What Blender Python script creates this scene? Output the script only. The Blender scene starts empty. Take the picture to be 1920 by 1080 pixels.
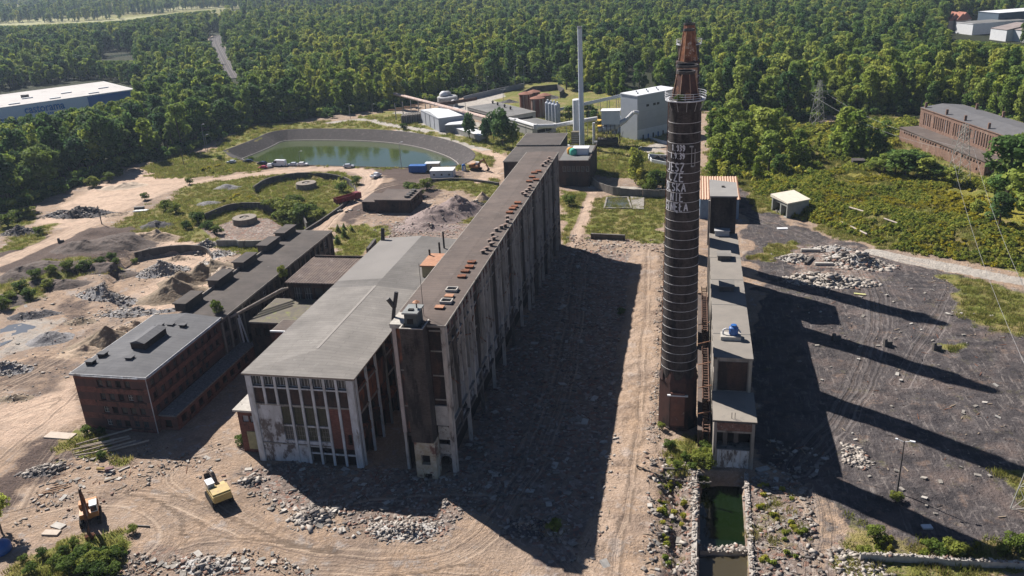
import bpy, math, random
import numpy as np
from math import radians, sin, cos, pi, atan2, hypot
random.seed(7); RNG=np.random.default_rng(7)
S=bpy.context.scene; COL=S.collection
# ---------------------------------------------------------------- camera, world, sun, exposure
F_PX,PITCH,ROLL,YAW=1587.59308,0.38226639,0.05482279,-0.22168444
CH=80.0
_F=np.array([sin(YAW)*cos(PITCH),cos(YAW)*cos(PITCH),-sin(PITCH)])
_R=np.array([cos(YAW),-sin(YAW),0.0]); _D=np.cross(_F,_R)
_c,_s=cos(ROLL),sin(ROLL)
CR,CD,CF=_c*_R+_s*_D,-_s*_R+_c*_D,_F
from mathutils import Matrix, Vector
cam=bpy.data.cameras.new('camera'); camo=bpy.data.objects.new('camera',cam); COL.objects.link(camo)
U=-CD; B=-CF
camo.matrix_world=Matrix(((CR[0],U[0],B[0],0),(CR[1],U[1],B[1],0),(CR[2],U[2],B[2],CH),(0,0,0,1)))
cam.sensor_width=36; cam.lens=F_PX/1920*36; cam.clip_end=12000; cam.clip_start=1
S.camera=camo
SV=np.array([0.915,-0.66,-1.0])                     # direction sunlight travels
SUN_EL=math.atan2(1.0,hypot(.915,.66)); SUN_AZ=math.atan2(-.915,.66)  # sun stands at (-.915,.66)
W=bpy.data.worlds.new('World'); S.world=W; W.use_nodes=True
nt=W.node_tree; bg=nt.nodes['Background']; sky=nt.nodes.new('ShaderNodeTexSky'); sky.sky_type='NISHITA'
sky.sun_disc=False; sky.sun_elevation=SUN_EL; sky.sun_rotation=SUN_AZ; sky.air_density=.5; sky.dust_density=.2; sky.ozone_density=3.0
nt.links.new(sky.outputs[0],bg.inputs[0]); bg.inputs[1].default_value=0.05
sl=bpy.data.lights.new('sun','SUN'); sl.energy=5.0; sl.angle=radians(.5); sl.color=(1,.93,.86)
so=bpy.data.objects.new('sun',sl); COL.objects.link(so)
so.rotation_euler=Vector(tuple(SV)).to_track_quat('-Z','Y').to_euler(); so.location=(-100,200,200)
S.view_settings.view_transform='Standard'; S.view_settings.look='None'; S.view_settings.gamma=1; S.view_settings.exposure=0.9
S.cycles.max_bounces=5; S.cycles.diffuse_bounces=1; S.cycles.glossy_bounces=2; S.cycles.transparent_max_bounces=8; S.cycles.volume_bounces=0
# ---------------------------------------------------------------- helpers
def G(x,y,z=0.0):
    v=CR*((x-960)/F_PX)+CD*((y-540)/F_PX)+CF; t=(CH-z)/-v[2]; return (v[0]*t,v[1]*t)
def PROJ(P):
    P=np.asarray(P,float); v=P-np.array([0,0,CH]); z=v@CF
    return 960+F_PX*(v@CR)/z, 540+F_PX*(v@CD)/z, z
def HT(bx,by,tx,ty,z0=0):
    g=G(bx,by,z0); v=CR*((tx-960)/F_PX)+CD*((ty-540)/F_PX)+CF; t=hypot(*g)/hypot(v[0],v[1]); return CH+v[2]*t
def tag(o,label=None,cat=None,group=None,kind=None):
    if label:o['label']=label
    if cat:o['category']=cat
    if group:o['group']=group
    if kind:o['kind']=kind
    return o
def thing(name,label,cat,loc=(0,0,0),rz=0,group=None,wc=False):
    o=bpy.data.objects.new(name,None); o.empty_display_size=.5; COL.objects.link(o); o.location=loc; o.rotation_euler=(0,0,rz)
    tag(o,label,cat,group)
    if wc:o['wc']=1
    return o
def mesh_np(name,V,Fc,mats,mi=None,smooth=False):
    me=bpy.data.meshes.new(name); V=np.asarray(V,np.float32); Fc=np.asarray(Fc,np.int32); n,k=Fc.shape
    me.vertices.add(len(V)); me.vertices.foreach_set('co',V.ravel())
    me.loops.add(n*k); me.loops.foreach_set('vertex_index',Fc.ravel())
    me.polygons.add(n); me.polygons.foreach_set('loop_start',np.arange(0,n*k,k,dtype=np.int32)); me.polygons.foreach_set('loop_total',np.full(n,k,np.int32))
    for m in mats: me.materials.append(m)
    if mi is not None: me.polygons.foreach_set('material_index',np.asarray(mi,np.int32))
    if smooth: me.polygons.foreach_set('use_smooth',np.ones(n,bool))
    me.update(calc_edges=True); return me
def link(name,me,parent=None,loc=None):
    o=bpy.data.objects.new(name,me); COL.objects.link(o)
    if parent is not None:
        o.parent=parent
        if parent.get('wc'): o.location=-parent.location
    if loc is not None:o.location=loc
    return o
class MB:
    def __init__(s): s.V=[];s.F=[];s.M=[]
    def add(s,vs,fs,m=0):
        b=len(s.V); s.V+=[tuple(map(float,v)) for v in vs]; s.F+=[tuple(b+i for i in f) for f in fs]; s.M+=[m]*len(fs); return s
    def box(s,x0,y0,z0,x1,y1,z1,m=0):
        if x0>x1:x0,x1=x1,x0
        if y0>y1:y0,y1=y1,y0
        if z0>z1:z0,z1=z1,z0
        return s.add([(x0,y0,z0),(x1,y0,z0),(x1,y1,z0),(x0,y1,z0),(x0,y0,z1),(x1,y0,z1),(x1,y1,z1),(x0,y1,z1)],
          [(0,3,2,1),(4,5,6,7),(0,1,5,4),(1,2,6,5),(2,3,7,6),(3,0,4,7)],m)
    def obox(s,c,sz,rz=0,m=0,tilt=0):
        b=len(s.V); s.box(-sz[0]/2,-sz[1]/2,-sz[2]/2,sz[0]/2,sz[1]/2,sz[2]/2,m)
        M=Matrix.Translation(Vector(c))@Matrix.Rotation(rz,4,'Z')@Matrix.Rotation(tilt,4,'Y')
        for i in range(b,len(s.V)): s.V[i]=tuple(M@Vector(s.V[i]))
        return s
    def cyl(s,p0,p1,r0,r1=None,n=10,m=0,caps=True):
        r1=r0 if r1 is None else r1
        p0=Vector(p0);p1=Vector(p1);d=(p1-p0).normalized(); a=d.orthogonal().normalized(); c=d.cross(a)
        vs=[];
        for p,r in((p0,r0),(p1,r1)):
            for i in range(n):
                t=2*pi*i/n; vs.append(p+a*(r*cos(t))+c*(r*sin(t)))
        fs=[(i,(i+1)%n,n+(i+1)%n,n+i) for i in range(n)]
        if caps: fs+=[tuple(range(n-1,-1,-1)),tuple(range(n,2*n))]
        return s.add(vs,fs,m)
    def lathe(s,prof,n=24,m=0,c=(0,0),ph=0):
        vs=[];fs=[]
        for r,z in prof:
            for i in range(n):
                t=2*pi*i/n+ph; vs.append((c[0]+r*cos(t),c[1]+r*sin(t),z))
        for k in range(len(prof)-1):
            for i in range(n):
                j=(i+1)%n; fs.append((k*n+i,k*n+j,(k+1)*n+j,(k+1)*n+i))
        return s.add(vs,fs,m)
    def tube(s,pts,r,n=6,m=0):
        for a,b in zip(pts,pts[1:]): s.cyl(a,b,r,r,n,m)
        return s
    def prism(s,pts,z0,z1,m=0,mt=None):
        n=len(pts); z1s=z1 if hasattr(z1,'__len__') else [z1]*n
        vs=[(x,y,z0) for x,y in pts]+[(p[0],p[1],zz) for p,zz in zip(pts,z1s)]
        area=sum(pts[i][0]*pts[(i+1)%n][1]-pts[(i+1)%n][0]*pts[i][1] for i in range(n))
        rev=area<0
        f=[(i,(i+1)%n,n+(i+1)%n,n+i) for i in range(n)]; top=tuple(range(n,2*n)); bot=tuple(range(n-1,-1,-1))
        if rev: f=[tuple(reversed(q)) for q in f]; top=tuple(reversed(top)); bot=tuple(reversed(bot))
        s.add(vs,f+[bot],m); b=len(s.V)-2*n; s.F.append(tuple(b+i for i in top)); s.M.append(m if mt is None else mt); return s
    def build(s,name,mats,parent=None,smooth=False,loc=None):
        me=bpy.data.meshes.new(name); me.from_pydata(s.V,[],s.F)
        if not isinstance(mats,(list,tuple)): mats=[mats]
        for m in mats: me.materials.append(m)
        me.polygons.foreach_set('material_index',s.M)
        if smooth: me.polygons.foreach_set('use_smooth',[True]*len(s.F))
        me.update(); return link(name,me,parent,loc)
# noise in numpy
def _h(ix,iy,seed):
    n=(ix.astype(np.int64)*374761393+iy.astype(np.int64)*668265263+seed*974634777)&0x7fffffff
    n=((n^(n>>13))*1274126177)&0x7fffffff; return ((n^(n>>16))&0xffff)/65535.0
def vnoise(x,y,seed=0):
    ix=np.floor(x);iy=np.floor(y);fx=x-ix;fy=y-iy; fx=fx*fx*(3-2*fx);fy=fy*fy*(3-2*fy)
    a=_h(ix,iy,seed);b=_h(ix+1,iy,seed);c=_h(ix,iy+1,seed);d=_h(ix+1,iy+1,seed)
    return (a*(1-fx)+b*fx)*(1-fy)+(c*(1-fx)+d*fx)*fy
def fbm(x,y,seed=0,o=4):
    r=0;a=.5;t=0
    for k in range(o): r=r+a*vnoise(x*2**k,y*2**k,seed+k);t+=a;a*=.5
    return r/t
def sdpoly(X,Y,P):
    P=np.asarray(P,float);n=len(P);d=np.full(X.shape,1e18);ins=np.zeros(X.shape,bool)
    for i in range(n):
        a=P[i];b=P[(i+1)%n];ex,ey=b-a;wx=X-a[0];wy=Y-a[1];L=ex*ex+ey*ey+1e-9
        t=np.clip((wx*ex+wy*ey)/L,0,1);dx=wx-ex*t;dy=wy-ey*t;d=np.minimum(d,dx*dx+dy*dy)
        c=((a[1]>Y)!=(b[1]>Y))&(X<(b[0]-a[0])*(Y-a[1])/(b[1]-a[1]+1e-12)+a[0]); ins^=c
    d=np.sqrt(d); return np.where(ins,d,-d)          # positive inside
def sdline(X,Y,P):
    best=np.full(X.shape,1e9);sg=np.zeros(X.shape)
    P=np.asarray(P,float)
    for a,b in zip(P,P[1:]):
        ex,ey=b-a;wx=X-a[0];wy=Y-a[1];L=ex*ex+ey*ey+1e-9;t=np.clip((wx*ex+wy*ey)/L,0,1);dx=wx-ex*t;dy=wy-ey*t
        d=np.hypot(dx,dy);s=np.sign(ex*wy-ey*wx);m=d<best;best=np.where(m,d,best);sg=np.where(m,s*d,sg)
    return best,sg
def sstep(a,b,x):
    t=np.clip((x-a)/(b-a),0,1);return t*t*(3-2*t)
def smooth_pts(P,it=2):
    P=[tuple(p) for p in P]
    for _ in range(it):
        Q=[P[0]]
        for a,b in zip(P,P[1:]): Q+=[(a[0]*.75+b[0]*.25,a[1]*.75+b[1]*.25),(a[0]*.25+b[0]*.75,a[1]*.25+b[1]*.75)]
        Q.append(P[-1]);P=Q
    return P
def GP(pts,z=0): return [G(x,y,z) for x,y in pts]
# ---------------------------------------------------------------- materials
def nodes(m):
    m.use_nodes=True; return m.node_tree,m.node_tree.nodes,m.node_tree.links
MATS={}
def M(name,c1,c2=None,sc=1.0,c3=None,sc3=.3,th3=.6,streak=1.0,bump=0.0,bsc=3.0,rough=.9,metal=0.0,spec=.3,obj=False,lo=.35,hi=.65):
    if name in MATS:return MATS[name]
    m=bpy.data.materials.new(name); t,N,L=nodes(m); b=N['Principled BSDF']
    b.inputs['Roughness'].default_value=rough;b.inputs['Metallic'].default_value=metal;b.inputs['Specular IOR Level'].default_value=spec
    if c2 is None: c2=tuple(v*.8 for v in c1)
    if obj: tc=N.new('ShaderNodeTexCoord'); src=tc.outputs['Object']
    else: tc=N.new('ShaderNodeNewGeometry'); src=tc.outputs['Position']
    mp=N.new('ShaderNodeMapping'); mp.inputs['Scale'].default_value=(1,1,streak); L.new(src,mp.inputs[0])
    n=N.new('ShaderNodeTexNoise'); n.inputs['Scale'].default_value=sc; n.inputs['Detail'].default_value=6; n.inputs['Roughness'].default_value=.65; L.new(mp.outputs[0],n.inputs[0])
    r=N.new('ShaderNodeMapRange'); r.inputs[1].default_value=lo;r.inputs[2].default_value=hi; L.new(n.outputs[0],r.inputs[0])
    mx=N.new('ShaderNodeMix'); mx.data_type='RGBA'; mx.inputs[6].default_value=(*c1,1);mx.inputs[7].default_value=(*c2,1); L.new(r.outputs[0],mx.inputs[0])
    out=mx.outputs[2]
    if c3:
        n3=N.new('ShaderNodeTexNoise'); n3.inputs['Scale'].default_value=sc3; n3.inputs['Detail'].default_value=8;n3.inputs['Roughness'].default_value=.7; L.new(mp.outputs[0],n3.inputs[0])
        r3=N.new('ShaderNodeMapRange'); r3.inputs[1].default_value=th3-.04;r3.inputs[2].default_value=th3+.04; L.new(n3.outputs[0],r3.inputs[0])
        m3=N.new('ShaderNodeMix'); m3.data_type='RGBA'; L.new(r3.outputs[0],m3.inputs[0]); L.new(out,m3.inputs[6]); m3.inputs[7].default_value=(*c3,1); out=m3.outputs[2]
    L.new(out,b.inputs['Base Color'])
    if bump:
        nb=N.new('ShaderNodeTexNoise'); nb.inputs['Scale'].default_value=bsc; nb.inputs['Detail'].default_value=5; L.new(src,nb.inputs[0])
        bp=N.new('ShaderNodeBump'); bp.inputs['Strength'].default_value=1;bp.inputs['Distance'].default_value=bump; L.new(nb.outputs[0],bp.inputs['Height']); L.new(bp.outputs[0],b.inputs['Normal'])
    MATS[name]=m; return m
def brick(name,c1,c2,mortar,dirt,sc=1.0,dirt_th=.52,roof=False):
    if name in MATS:return MATS[name]
    m=M(name,c1,c2,sc=.9,c3=dirt,sc3=.35,th3=dirt_th,streak=.35,bump=.02,bsc=8)
    t,N,L=nodes(m); b=N['Principled BSDF']; src=b.inputs['Base Color'].links[0].from_socket
    g=N.new('ShaderNodeNewGeometry'); sx=N.new('ShaderNodeSeparateXYZ'); L.new(g.outputs['Position'],sx.inputs[0])
    ad=N.new('ShaderNodeMath'); L.new(sx.outputs[0],ad.inputs[0]);L.new(sx.outputs[1],ad.inputs[1])
    cb=N.new('ShaderNodeCombineXYZ'); L.new(ad.outputs[0],cb.inputs[0]);L.new(sx.outputs[2],cb.inputs[1])
    br=N.new('ShaderNodeTexBrick'); br.inputs['Scale'].default_value=1.0; br.inputs['Brick Width'].default_value=.5;br.inputs['Row Height'].default_value=.16;br.inputs['Mortar Size'].default_value=.012
    br.inputs['Color1'].default_value=(1,1,1,1);br.inputs['Color2'].default_value=(.62,.58,.55,1);br.inputs['Mortar'].default_value=(*mortar,1)
    L.new(cb.outputs[0],br.inputs[0])
    mx=N.new('ShaderNodeMix');mx.data_type='RGBA';mx.blend_type='MULTIPLY';mx.inputs[0].default_value=1; L.new(src,mx.inputs[6]);L.new(br.outputs[0],mx.inputs[7]);L.new(mx.outputs[2],b.inputs['Base Color'])
    return m
BR_DARK=brick('sooty_brick',(.085,.052,.042),(.05,.036,.032),(1.5,1.4,1.3),(.028,.024,.024))
BR_RED=brick('red_brick',(.20,.085,.065),(.13,.062,.05),(1.4,1.3,1.3),(.05,.035,.032),dirt_th=.60)
BR_CHIM=brick('chimney_brick',(.078,.067,.062),(.036,.033,.033),(1.6,1.5,1.45),(.018,.017,.018),dirt_th=.56)
BR_FAR=brick('weathered_pink_brick',(.25,.155,.115),(.17,.11,.085),(1.2,1.2,1.2),(.30,.235,.19),dirt_th=.6)
CONC=M('weathered_concrete',(.30,.28,.25),(.19,.175,.155),sc=.8,c3=(.09,.08,.07),sc3=.5,th3=.60,streak=.25,bump=.03)
CONC_D=M('sooty_concrete',(.12,.108,.10),(.062,.057,.054),sc=.6,c3=(.20,.185,.17),sc3=.4,th3=.64,streak=.18,bump=.04)
CONC_L=M('pale_concrete',(.46,.44,.40),(.34,.32,.29),sc=1.5,c3=(.2,.19,.17),sc3=.8,th3=.66,bump=.02)
WHITE=M('flaking_white_paint',(.56,.57,.58),(.40,.40,.40),sc=.9,c3=(.13,.11,.10),sc3=.6,th3=.53,streak=.45,bump=.02)
WHITE_F=M('dirty_white_frame',(.58,.60,.62),(.36,.36,.35),sc=1.2,c3=(.24,.22,.2),sc3=.8,th3=.62,streak=.3)
VOID=M('unlit_interior',(.012,.011,.011),(.02,.018,.017),sc=.7)  # near-black colour stands in for the shade inside openings
GLASS=M('dusty_glass',(.05,.06,.07),(.03,.035,.04),sc=1,rough=.25,spec=.5)
GLASS_G=M('grimy_green_glass',(.055,.062,.035),(.025,.028,.018),sc=1.4,c3=(.09,.085,.05),sc3=2,th3=.6,rough=.4)
ROOF_G=M('grey_felt_roof',(.185,.185,.18),(.155,.155,.152),sc=.35,c3=(.10,.10,.098),sc3=.9,th3=.70,rough=.95,bump=.01)
ROOF_L=M('light_felt_roof',(.235,.222,.205),(.195,.185,.172),sc=.12,c3=(.27,.26,.24),sc3=.35,th3=.66,rough=.95,bump=.01)
ROOF_L2=M('darker_felt_patch',(.165,.158,.15),(.15,.143,.135),sc=.3,rough=.95)
ROOF_B=M('brown_felt_roof',(.135,.108,.094),(.105,.086,.077),sc=.25,c3=(.17,.145,.13),sc3=.5,th3=.64,rough=.95,bump=.015)
ROOF_BL=M('worn_tar_roof',(.098,.085,.077),(.07,.062,.058),sc=.3,c3=(.17,.155,.145),sc3=.6,th3=.67,rough=.95,bump=.015)
BLUEROOF=M('slate_grey_roof',(.125,.128,.135),(.10,.103,.112),sc=.4,c3=(.17,.17,.175),sc3=1.2,th3=.7,rough=.9)
RUST=M('rust',(.26,.095,.04),(.12,.045,.025),sc=1.3,c3=(.045,.028,.022),sc3=.8,th3=.56,streak=.5,rough=.85)
RUST_L=M('orange_rust_sheet',(.42,.22,.13),(.30,.15,.09),sc=.9,c3=(.62,.5,.4),sc3=.7,th3=.64,rough=.8)
STEEL_W=M('white_painted_steel',(.62,.63,.64),(.48,.48,.48),sc=1.2,c3=(.3,.2,.14),sc3=1.2,th3=.70,rough=.6)
STEEL_D=M('dark_steel',(.04,.04,.042),(.07,.06,.055),sc=1.5,rough=.6)
STEEL_G=M('galvanised_steel',(.36,.37,.38),(.28,.29,.30),sc=1.5,rough=.5,metal=.3)
BLUE=M('blue_paint',(.02,.12,.38),(.018,.09,.30),sc=2,rough=.45,spec=.5)
PALEBLUE=M('pale_blue_cladding',(.25,.33,.45),(.22,.30,.42),sc=.5,rough=.5)
CLAD_W=M('white_cladding',(.66,.68,.70),(.58,.60,.62),sc=.4,rough=.6)
CLAD_G=M('grey_cladding',(.42,.43,.44),(.39,.40,.41),sc=.4,rough=.5)
YEL=M('yellow_machine_paint',(.50,.37,.12),(.40,.29,.11),sc=1.5,c3=(.35,.22,.1),sc3=1.5,th3=.62,rough=.5,obj=True)
ORA=M('orange_machine_paint',(.46,.22,.07),(.32,.14,.055),sc=1.5,c3=(.16,.06,.03),sc3=1.2,th3=.6,rough=.5,obj=True)
RUBBER=M('black_rubber',(.02,.02,.02),(.03,.028,.026),sc=3,rough=.9)
WOOD=M('weathered_timber',(.30,.24,.18),(.2,.16,.12),sc=3,rough=.9)

def seams(m,w,l,dark=.8,msz=.03,ang=0.0):
    t,N,L=nodes(m); b=N['Principled BSDF']; src=b.inputs['Base Color'].links[0].from_socket; g=N.new('ShaderNodeNewGeometry'); mp=N.new('ShaderNodeMapping'); mp.inputs['Rotation'].default_value=(0,0,ang); L.new(g.outputs['Position'],mp.inputs[0])
    br=N.new('ShaderNodeTexBrick'); br.inputs['Scale'].default_value=1;br.inputs['Brick Width'].default_value=l;br.inputs['Row Height'].default_value=w;br.inputs['Mortar Size'].default_value=msz;br.inputs['Color1'].default_value=(1,1,1,1);br.inputs['Color2'].default_value=(.90,.90,.905,1);br.inputs['Mortar'].default_value=(dark,dark,dark,1); L.new(mp.outputs[0],br.inputs[0])
    n=N.new('ShaderNodeTexNoise'); n.inputs['Scale'].default_value=.09; n.inputs['Detail'].default_value=9;n.inputs['Roughness'].default_value=.75; L.new(g.outputs['Position'],n.inputs[0]); r=N.new('ShaderNodeMapRange'); r.inputs[1].default_value=.35;r.inputs[2].default_value=.65;r.inputs[3].default_value=.74;r.inputs[4].default_value=1.14; L.new(n.outputs[0],r.inputs[0])
    mx=N.new('ShaderNodeMix');mx.data_type='RGBA';mx.blend_type='MULTIPLY';mx.inputs[0].default_value=1; L.new(src,mx.inputs[6]);L.new(br.outputs[0],mx.inputs[7]); m2=N.new('ShaderNodeVectorMath');m2.operation='SCALE'; L.new(mx.outputs[2],m2.inputs[0]);L.new(r.outputs[0],m2.inputs['Scale']); L.new(m2.outputs[0],b.inputs['Base Color'])
for m_ in (ROOF_L,ROOF_L2,ROOF_G,BLUEROOF,ROOF_B,ROOF_BL): seams(m_,1.0,9.0,.70,.05)
# ---------------------------------------------------------------- ground
def axis_coords(segs,a_out,b_out,g=1.12):
    c=[segs[0][0]]
    for a,b,st in segs:
        n=max(1,int(round((b-a)/st))); c+=list(a+(b-a)*np.arange(1,n+1)/n)
    st=segs[-1][2]; x=c[-1]
    while x<b_out: st*=g; x+=st; c.append(x)
    st=segs[0][2]; x=c[0]; pre=[]
    while x>a_out: st*=g; x-=st; pre.append(x)
    return np.array(pre[::-1]+c)
gx=axis_coords([(-260,-130,1.4),(-130,60,.62),(60,130,1.4)],-9000,9000)
gy=axis_coords([(66,160,.55),(160,300,.9),(300,460,1.5)],-4000,12000)
X,Y=np.meshgrid(gx,gy,indexing='xy')
pond_rim=GP([(418,283),(432,296),(470,304),(560,310),(700,314),(800,315),(862,312),(890,300),(893,286),(860,268),(790,250),(700,242),(560,241),(505,247),(475,262),(440,275)])
pond_wat=None
trench=GP([(1313,884),(1395,884),(1398,925),(1404,1010),(1408,1100),(1306,1100),(1307,1000),(1310,930)])
pit=GP([(1222,885),(1300,880),(1303,960),(1302,1010),(1290,1100),(1235,1100),(1228,1010),(1240,950),(1218,900)])
bank=GP([(1392,345),(1440,338),(1560,318),(1650,312),(1760,330),(1900,350),(2150,360),(2150,620),(1920,512),(1800,492),(1680,472),(1560,430),(1500,412),(1440,392)])
far_pond=GP([(196,98),(215,96),(252,101),(250,110),(215,112),(198,106)])
basins=[((575,349),27.5,22.0,-2.4),((462,418),23.0,19.0,-2.2),((335,500),24.0,18,-2.5)]
basin_c=[]
for (px,py),rx,ry,dz in basins: basin_c.append((G(px,py,dz*.5),rx,ry,dz))
# the first basin's outline is taken from its rim
r1=GP([(474,352),(500,334),(560,324),(620,326),(662,338),(668,362),(640,392),(600,420),(570,430),(545,420),(500,395),(478,372)])
r2=GP([(383,402),(430,383),(470,380),(530,384),(566,398),(575,420),(555,448),(500,460),(420,452),(390,430),(372,412)])
r3=GP([(252,475),(290,466),(340,460),(385,462),(400,480),(390,540),(350,575),(300,585),(240,580),(200,560),(200,520),(225,490)])
lane=GP([(1050,470),(1180,470),(1165,700),(1140,1060),(1060,1060),(860,960),(850,885),(930,700)])
berm=smooth_pts(GP([(1213,470),(1210,600),(1195,800),(1180,1000)]))
spoil=GP([(0,520),(60,490),(140,440),(235,428),(290,445),(262,468),(180,500),(100,535),(0,560)])
def height(X,Y):
    Z=(fbm(X/9,Y/9,3)-.5)*.6+(fbm(X/2.2,Y/2.2,9)-.5)*.34
    far=sstep(400,900,np.hypot(X,Y)); Z=Z*(1-far)
    sd=sdpoly(X,Y,pond_rim); Z=Z-5.6*sstep(0,8,sd)
    for R,dz in((r1,-2.4),(r2,-2.2),(r3,-2.4)):
        s=sdpoly(X,Y,R); Z=Z+dz*sstep(-.3,.5,s)
    s=sdpoly(X,Y,trench); Z=Z-3.6*sstep(-.1,.5,s)
    s=sdpoly(X,Y,pit); Z=Z-1.5*sstep(0,4,s)+sstep(0,2,s)*(fbm(X/1.9,Y/1.9,21)-.5)*3.4
    s=sdpoly(X,Y,bank); Z=Z+sstep(0,14,s)*(3.2+(fbm(X/7,Y/7,5)-.5)*2.6)
    s=sdpoly(X,Y,lane); Z=Z+sstep(0,4,s)*((fbm(X/2.5,Y/2.5,31)-.5)*1.1)
    d,_=sdline(X,Y,berm); Z=Z+(.6+(fbm(X/1.7,Y/1.7,71)-.5)*.7)*(1-sstep(2.5,6,d))
    s=sdpoly(X,Y,spoil); Z=Z+sstep(0,4,s)*(.5+1.5*fbm(X/9,Y/5,61,3)+.5*(fbm(X/2.4,Y/2.0,62,2)-.5))
    s=sdpoly(X,Y,far_pond); Z=Z-1.0*sstep(0,3,s)
    return Z
Z=height(X,Y)
def H1(x,y): return float(height(np.array([float(x)]),np.array([float(y)]))[0])
masks={k:np.zeros(X.shape) for k in 'grass coal sand rubble brown yellow conc floor farm'.split()}
def zone(k,px,soft=2.0,val=1.0,world=False,nz=.0):
    P=px if world else GP(px); s=sdpoly(Xw,Yw,P); soft=soft*1.3
    masks[k]=np.maximum(masks[k],val*sstep(-soft,soft,s))
def cut(ks,px,soft=2.0,world=False,amt=1):
    P=px if world else GP(px); s=1-amt*sstep(-soft,soft,sdpoly(X,Y,P))
    for k in ks: masks[k]=masks[k]*s
def path(k,px,w,soft=1.0,val=1.0,erase='grass coal sand rubble brown yellow floor'.split()):
    P=smooth_pts(GP(px)); d,_=sdline(X+(Xw-X)*.22,Y+(Yw-Y)*.22,P); s=1-sstep(w-soft,w+soft,d)
    for e in erase:
        if e!=k: masks[e]=masks[e]*(1-s)
    if k: masks[k]=np.maximum(masks[k],val*s)
    return P
Xw=X+(fbm(X/11,Y/11,101)-.5)*13+(fbm(X/3,Y/3,102)-.5)*4; Yw=Y+(fbm(X/11,Y/11,103)-.5)*15+(fbm(X/3,Y/3,104)-.5)*5
# green everywhere far away, forest floor in the woods
zone('grass',[(-400,398),(60,378),(200,318),(330,292),(430,245),(640,214),(760,195),(1040,150),(1130,172),(1330,208),(1480,235),(1560,215),(1920,250),(2600,280),(2600,-60),(1900,-110),(-400,-20)],soft=6)
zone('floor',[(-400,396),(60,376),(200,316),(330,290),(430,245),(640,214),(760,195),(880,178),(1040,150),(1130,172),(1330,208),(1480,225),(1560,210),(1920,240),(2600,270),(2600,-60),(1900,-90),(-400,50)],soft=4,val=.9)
zone('sand',[(20,58),(120,54),(222,50),(225,44),(100,46),(20,50)],6,1);zone('sand',[(0,70),(50,56),(210,44),(215,54),(60,64)],8,1);zone('grass',[(-80,60),(420,30),(480,-10),(-80,-15)],10)
zone('farm',[(-80,58),(120,50),(200,40),(150,34),(-80,44)],8,.8);zone('farm',[(240,40),(400,30),(400,24),(240,32)],8);zone('farm',[(-80,40),(150,30),(140,18),(-80,24)],8);zone('farm',[(120,24),(330,16),(320,6),(120,12)],8);zone('farm',[(300,20),(420,14),(410,4),(300,8)],8);zone('farm',[(445,14),(475,12),(470,-6),(440,-4)],8);zone('farm',[(-80,14),(200,4),(180,-6),(-80,2)],8);zone('farm',[(1255,28),(1315,27),(1310,21),(1260,22)],6)
cut(['floor'],[(-80,58),(230,50),(430,26),(480,-20),(-80,-15)],10,amt=.8)
# meadows round the thickener basins
zone('grass',[(345,320),(480,305),(500,318),(380,330),(330,335)],2)
zone('grass',[(300,300),(340,285),(420,285),(460,300),(500,312),(420,328),(345,333),(260,335)],2,.9)
zone('grass',[(350,348),(480,322),(660,320),(690,335),(640,380),(560,440),(480,490),(410,460),(330,450),(210,425),(260,395),(320,370)],2)
zone('rubble',[(378,420),(450,392),(560,405),(560,425),(500,440),(400,440)],2,.75); cut(['grass'],[(372,425),(450,394),(550,402),(560,420),(500,438),(400,448)],1.5)
zone('grass',[(400,446),(480,440),(560,430),(545,452),(500,462),(405,462)],1)
zone('grass',[(0,530),(60,505),(130,488),(220,490),(230,505),(150,525),(60,560),(0,585)],2,.8)
zone('grass',[(0,410),(50,405),(60,425),(0,440)],2);zone('grass',[(60,430),(120,420),(90,450),(0,480),(0,455)],2,.8)
zone('grass',[(625,420),(700,418),(740,425),(735,445),(700,470),(660,490),(625,470)],1.5)
zone('brown',[(0,690),(60,660),(120,690),(80,740),(0,760)],2,.5);zone('brown',[(60,560),(150,565),(180,600),(100,620)],2,.6);zone('brown',[(330,570),(400,540),(430,560),(380,590)],1.5,.5);zone('coal',[(180,560),(260,565),(250,600),(180,610)],2,.45);zone('coal',[(0,650),(60,640),(70,690),(0,710)],2,.4)
zone('grass',[(850,390),(900,370),(950,350),(940,380),(880,420),(855,420)],1.5);zone('grass',[(830,335),(940,330),(950,350),(900,370),(860,355),(790,350)],2,.8)
zone('grass',[(0,1060),(40,1030),(140,985),(215,1000),(240,1040),(215,1090),(0,1130)],1.5)
zone('grass',[(130,830),(160,800),(200,810),(185,850),(150,860)],1);zone('grass',[(180,850),(240,845),(260,860),(200,875)],1,.7)
zone('grass',[(470,235),(650,225),(740,205),(800,240),(950,280),(945,310),(880,320),(700,318),(420,300),(400,280)],2,.85)
zone('grass',[(1060,350),(1095,360),(1110,390),(1090,440),(1060,460)],1.5);zone('grass',[(1110,365),(1250,370),(1255,455),(1180,450),(1100,440),(1115,395)],1.5,.9)
zone('grass',[(1100,270),(1180,268),(1260,300),(1320,330),(1290,345),(1100,330)],2);zone('grass',[(960,150),(1250,140),(1260,260),(1090,330),(960,290),(870,285)],3,.9)
zone('grass',[(1330,210),(1480,232),(1700,215),(1920,250),(2200,300),(2200,620),(1920,510),(1650,465),(1500,410),(1440,395),(1390,345),(1330,330)],2)
zone('grass',[(1240,830),(1330,820),(1330,880),(1240,885)],1,.8);zone('grass',[(1425,460),(1490,452),(1500,480),(1440,500)],1.5,.9)
zone('coal',[(1405,440),(1395,380),(1440,365),(1470,410),(1560,440),(1660,485),(1800,520),(2000,560),(2100,1100),(1760,1035),(1600,1000),(1560,930),(1480,880),(1420,870),(1410,700)],2.5)
zone('coal',[(1330,340),(1390,345),(1440,400),(1400,440),(1380,400)],2,.8)
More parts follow.
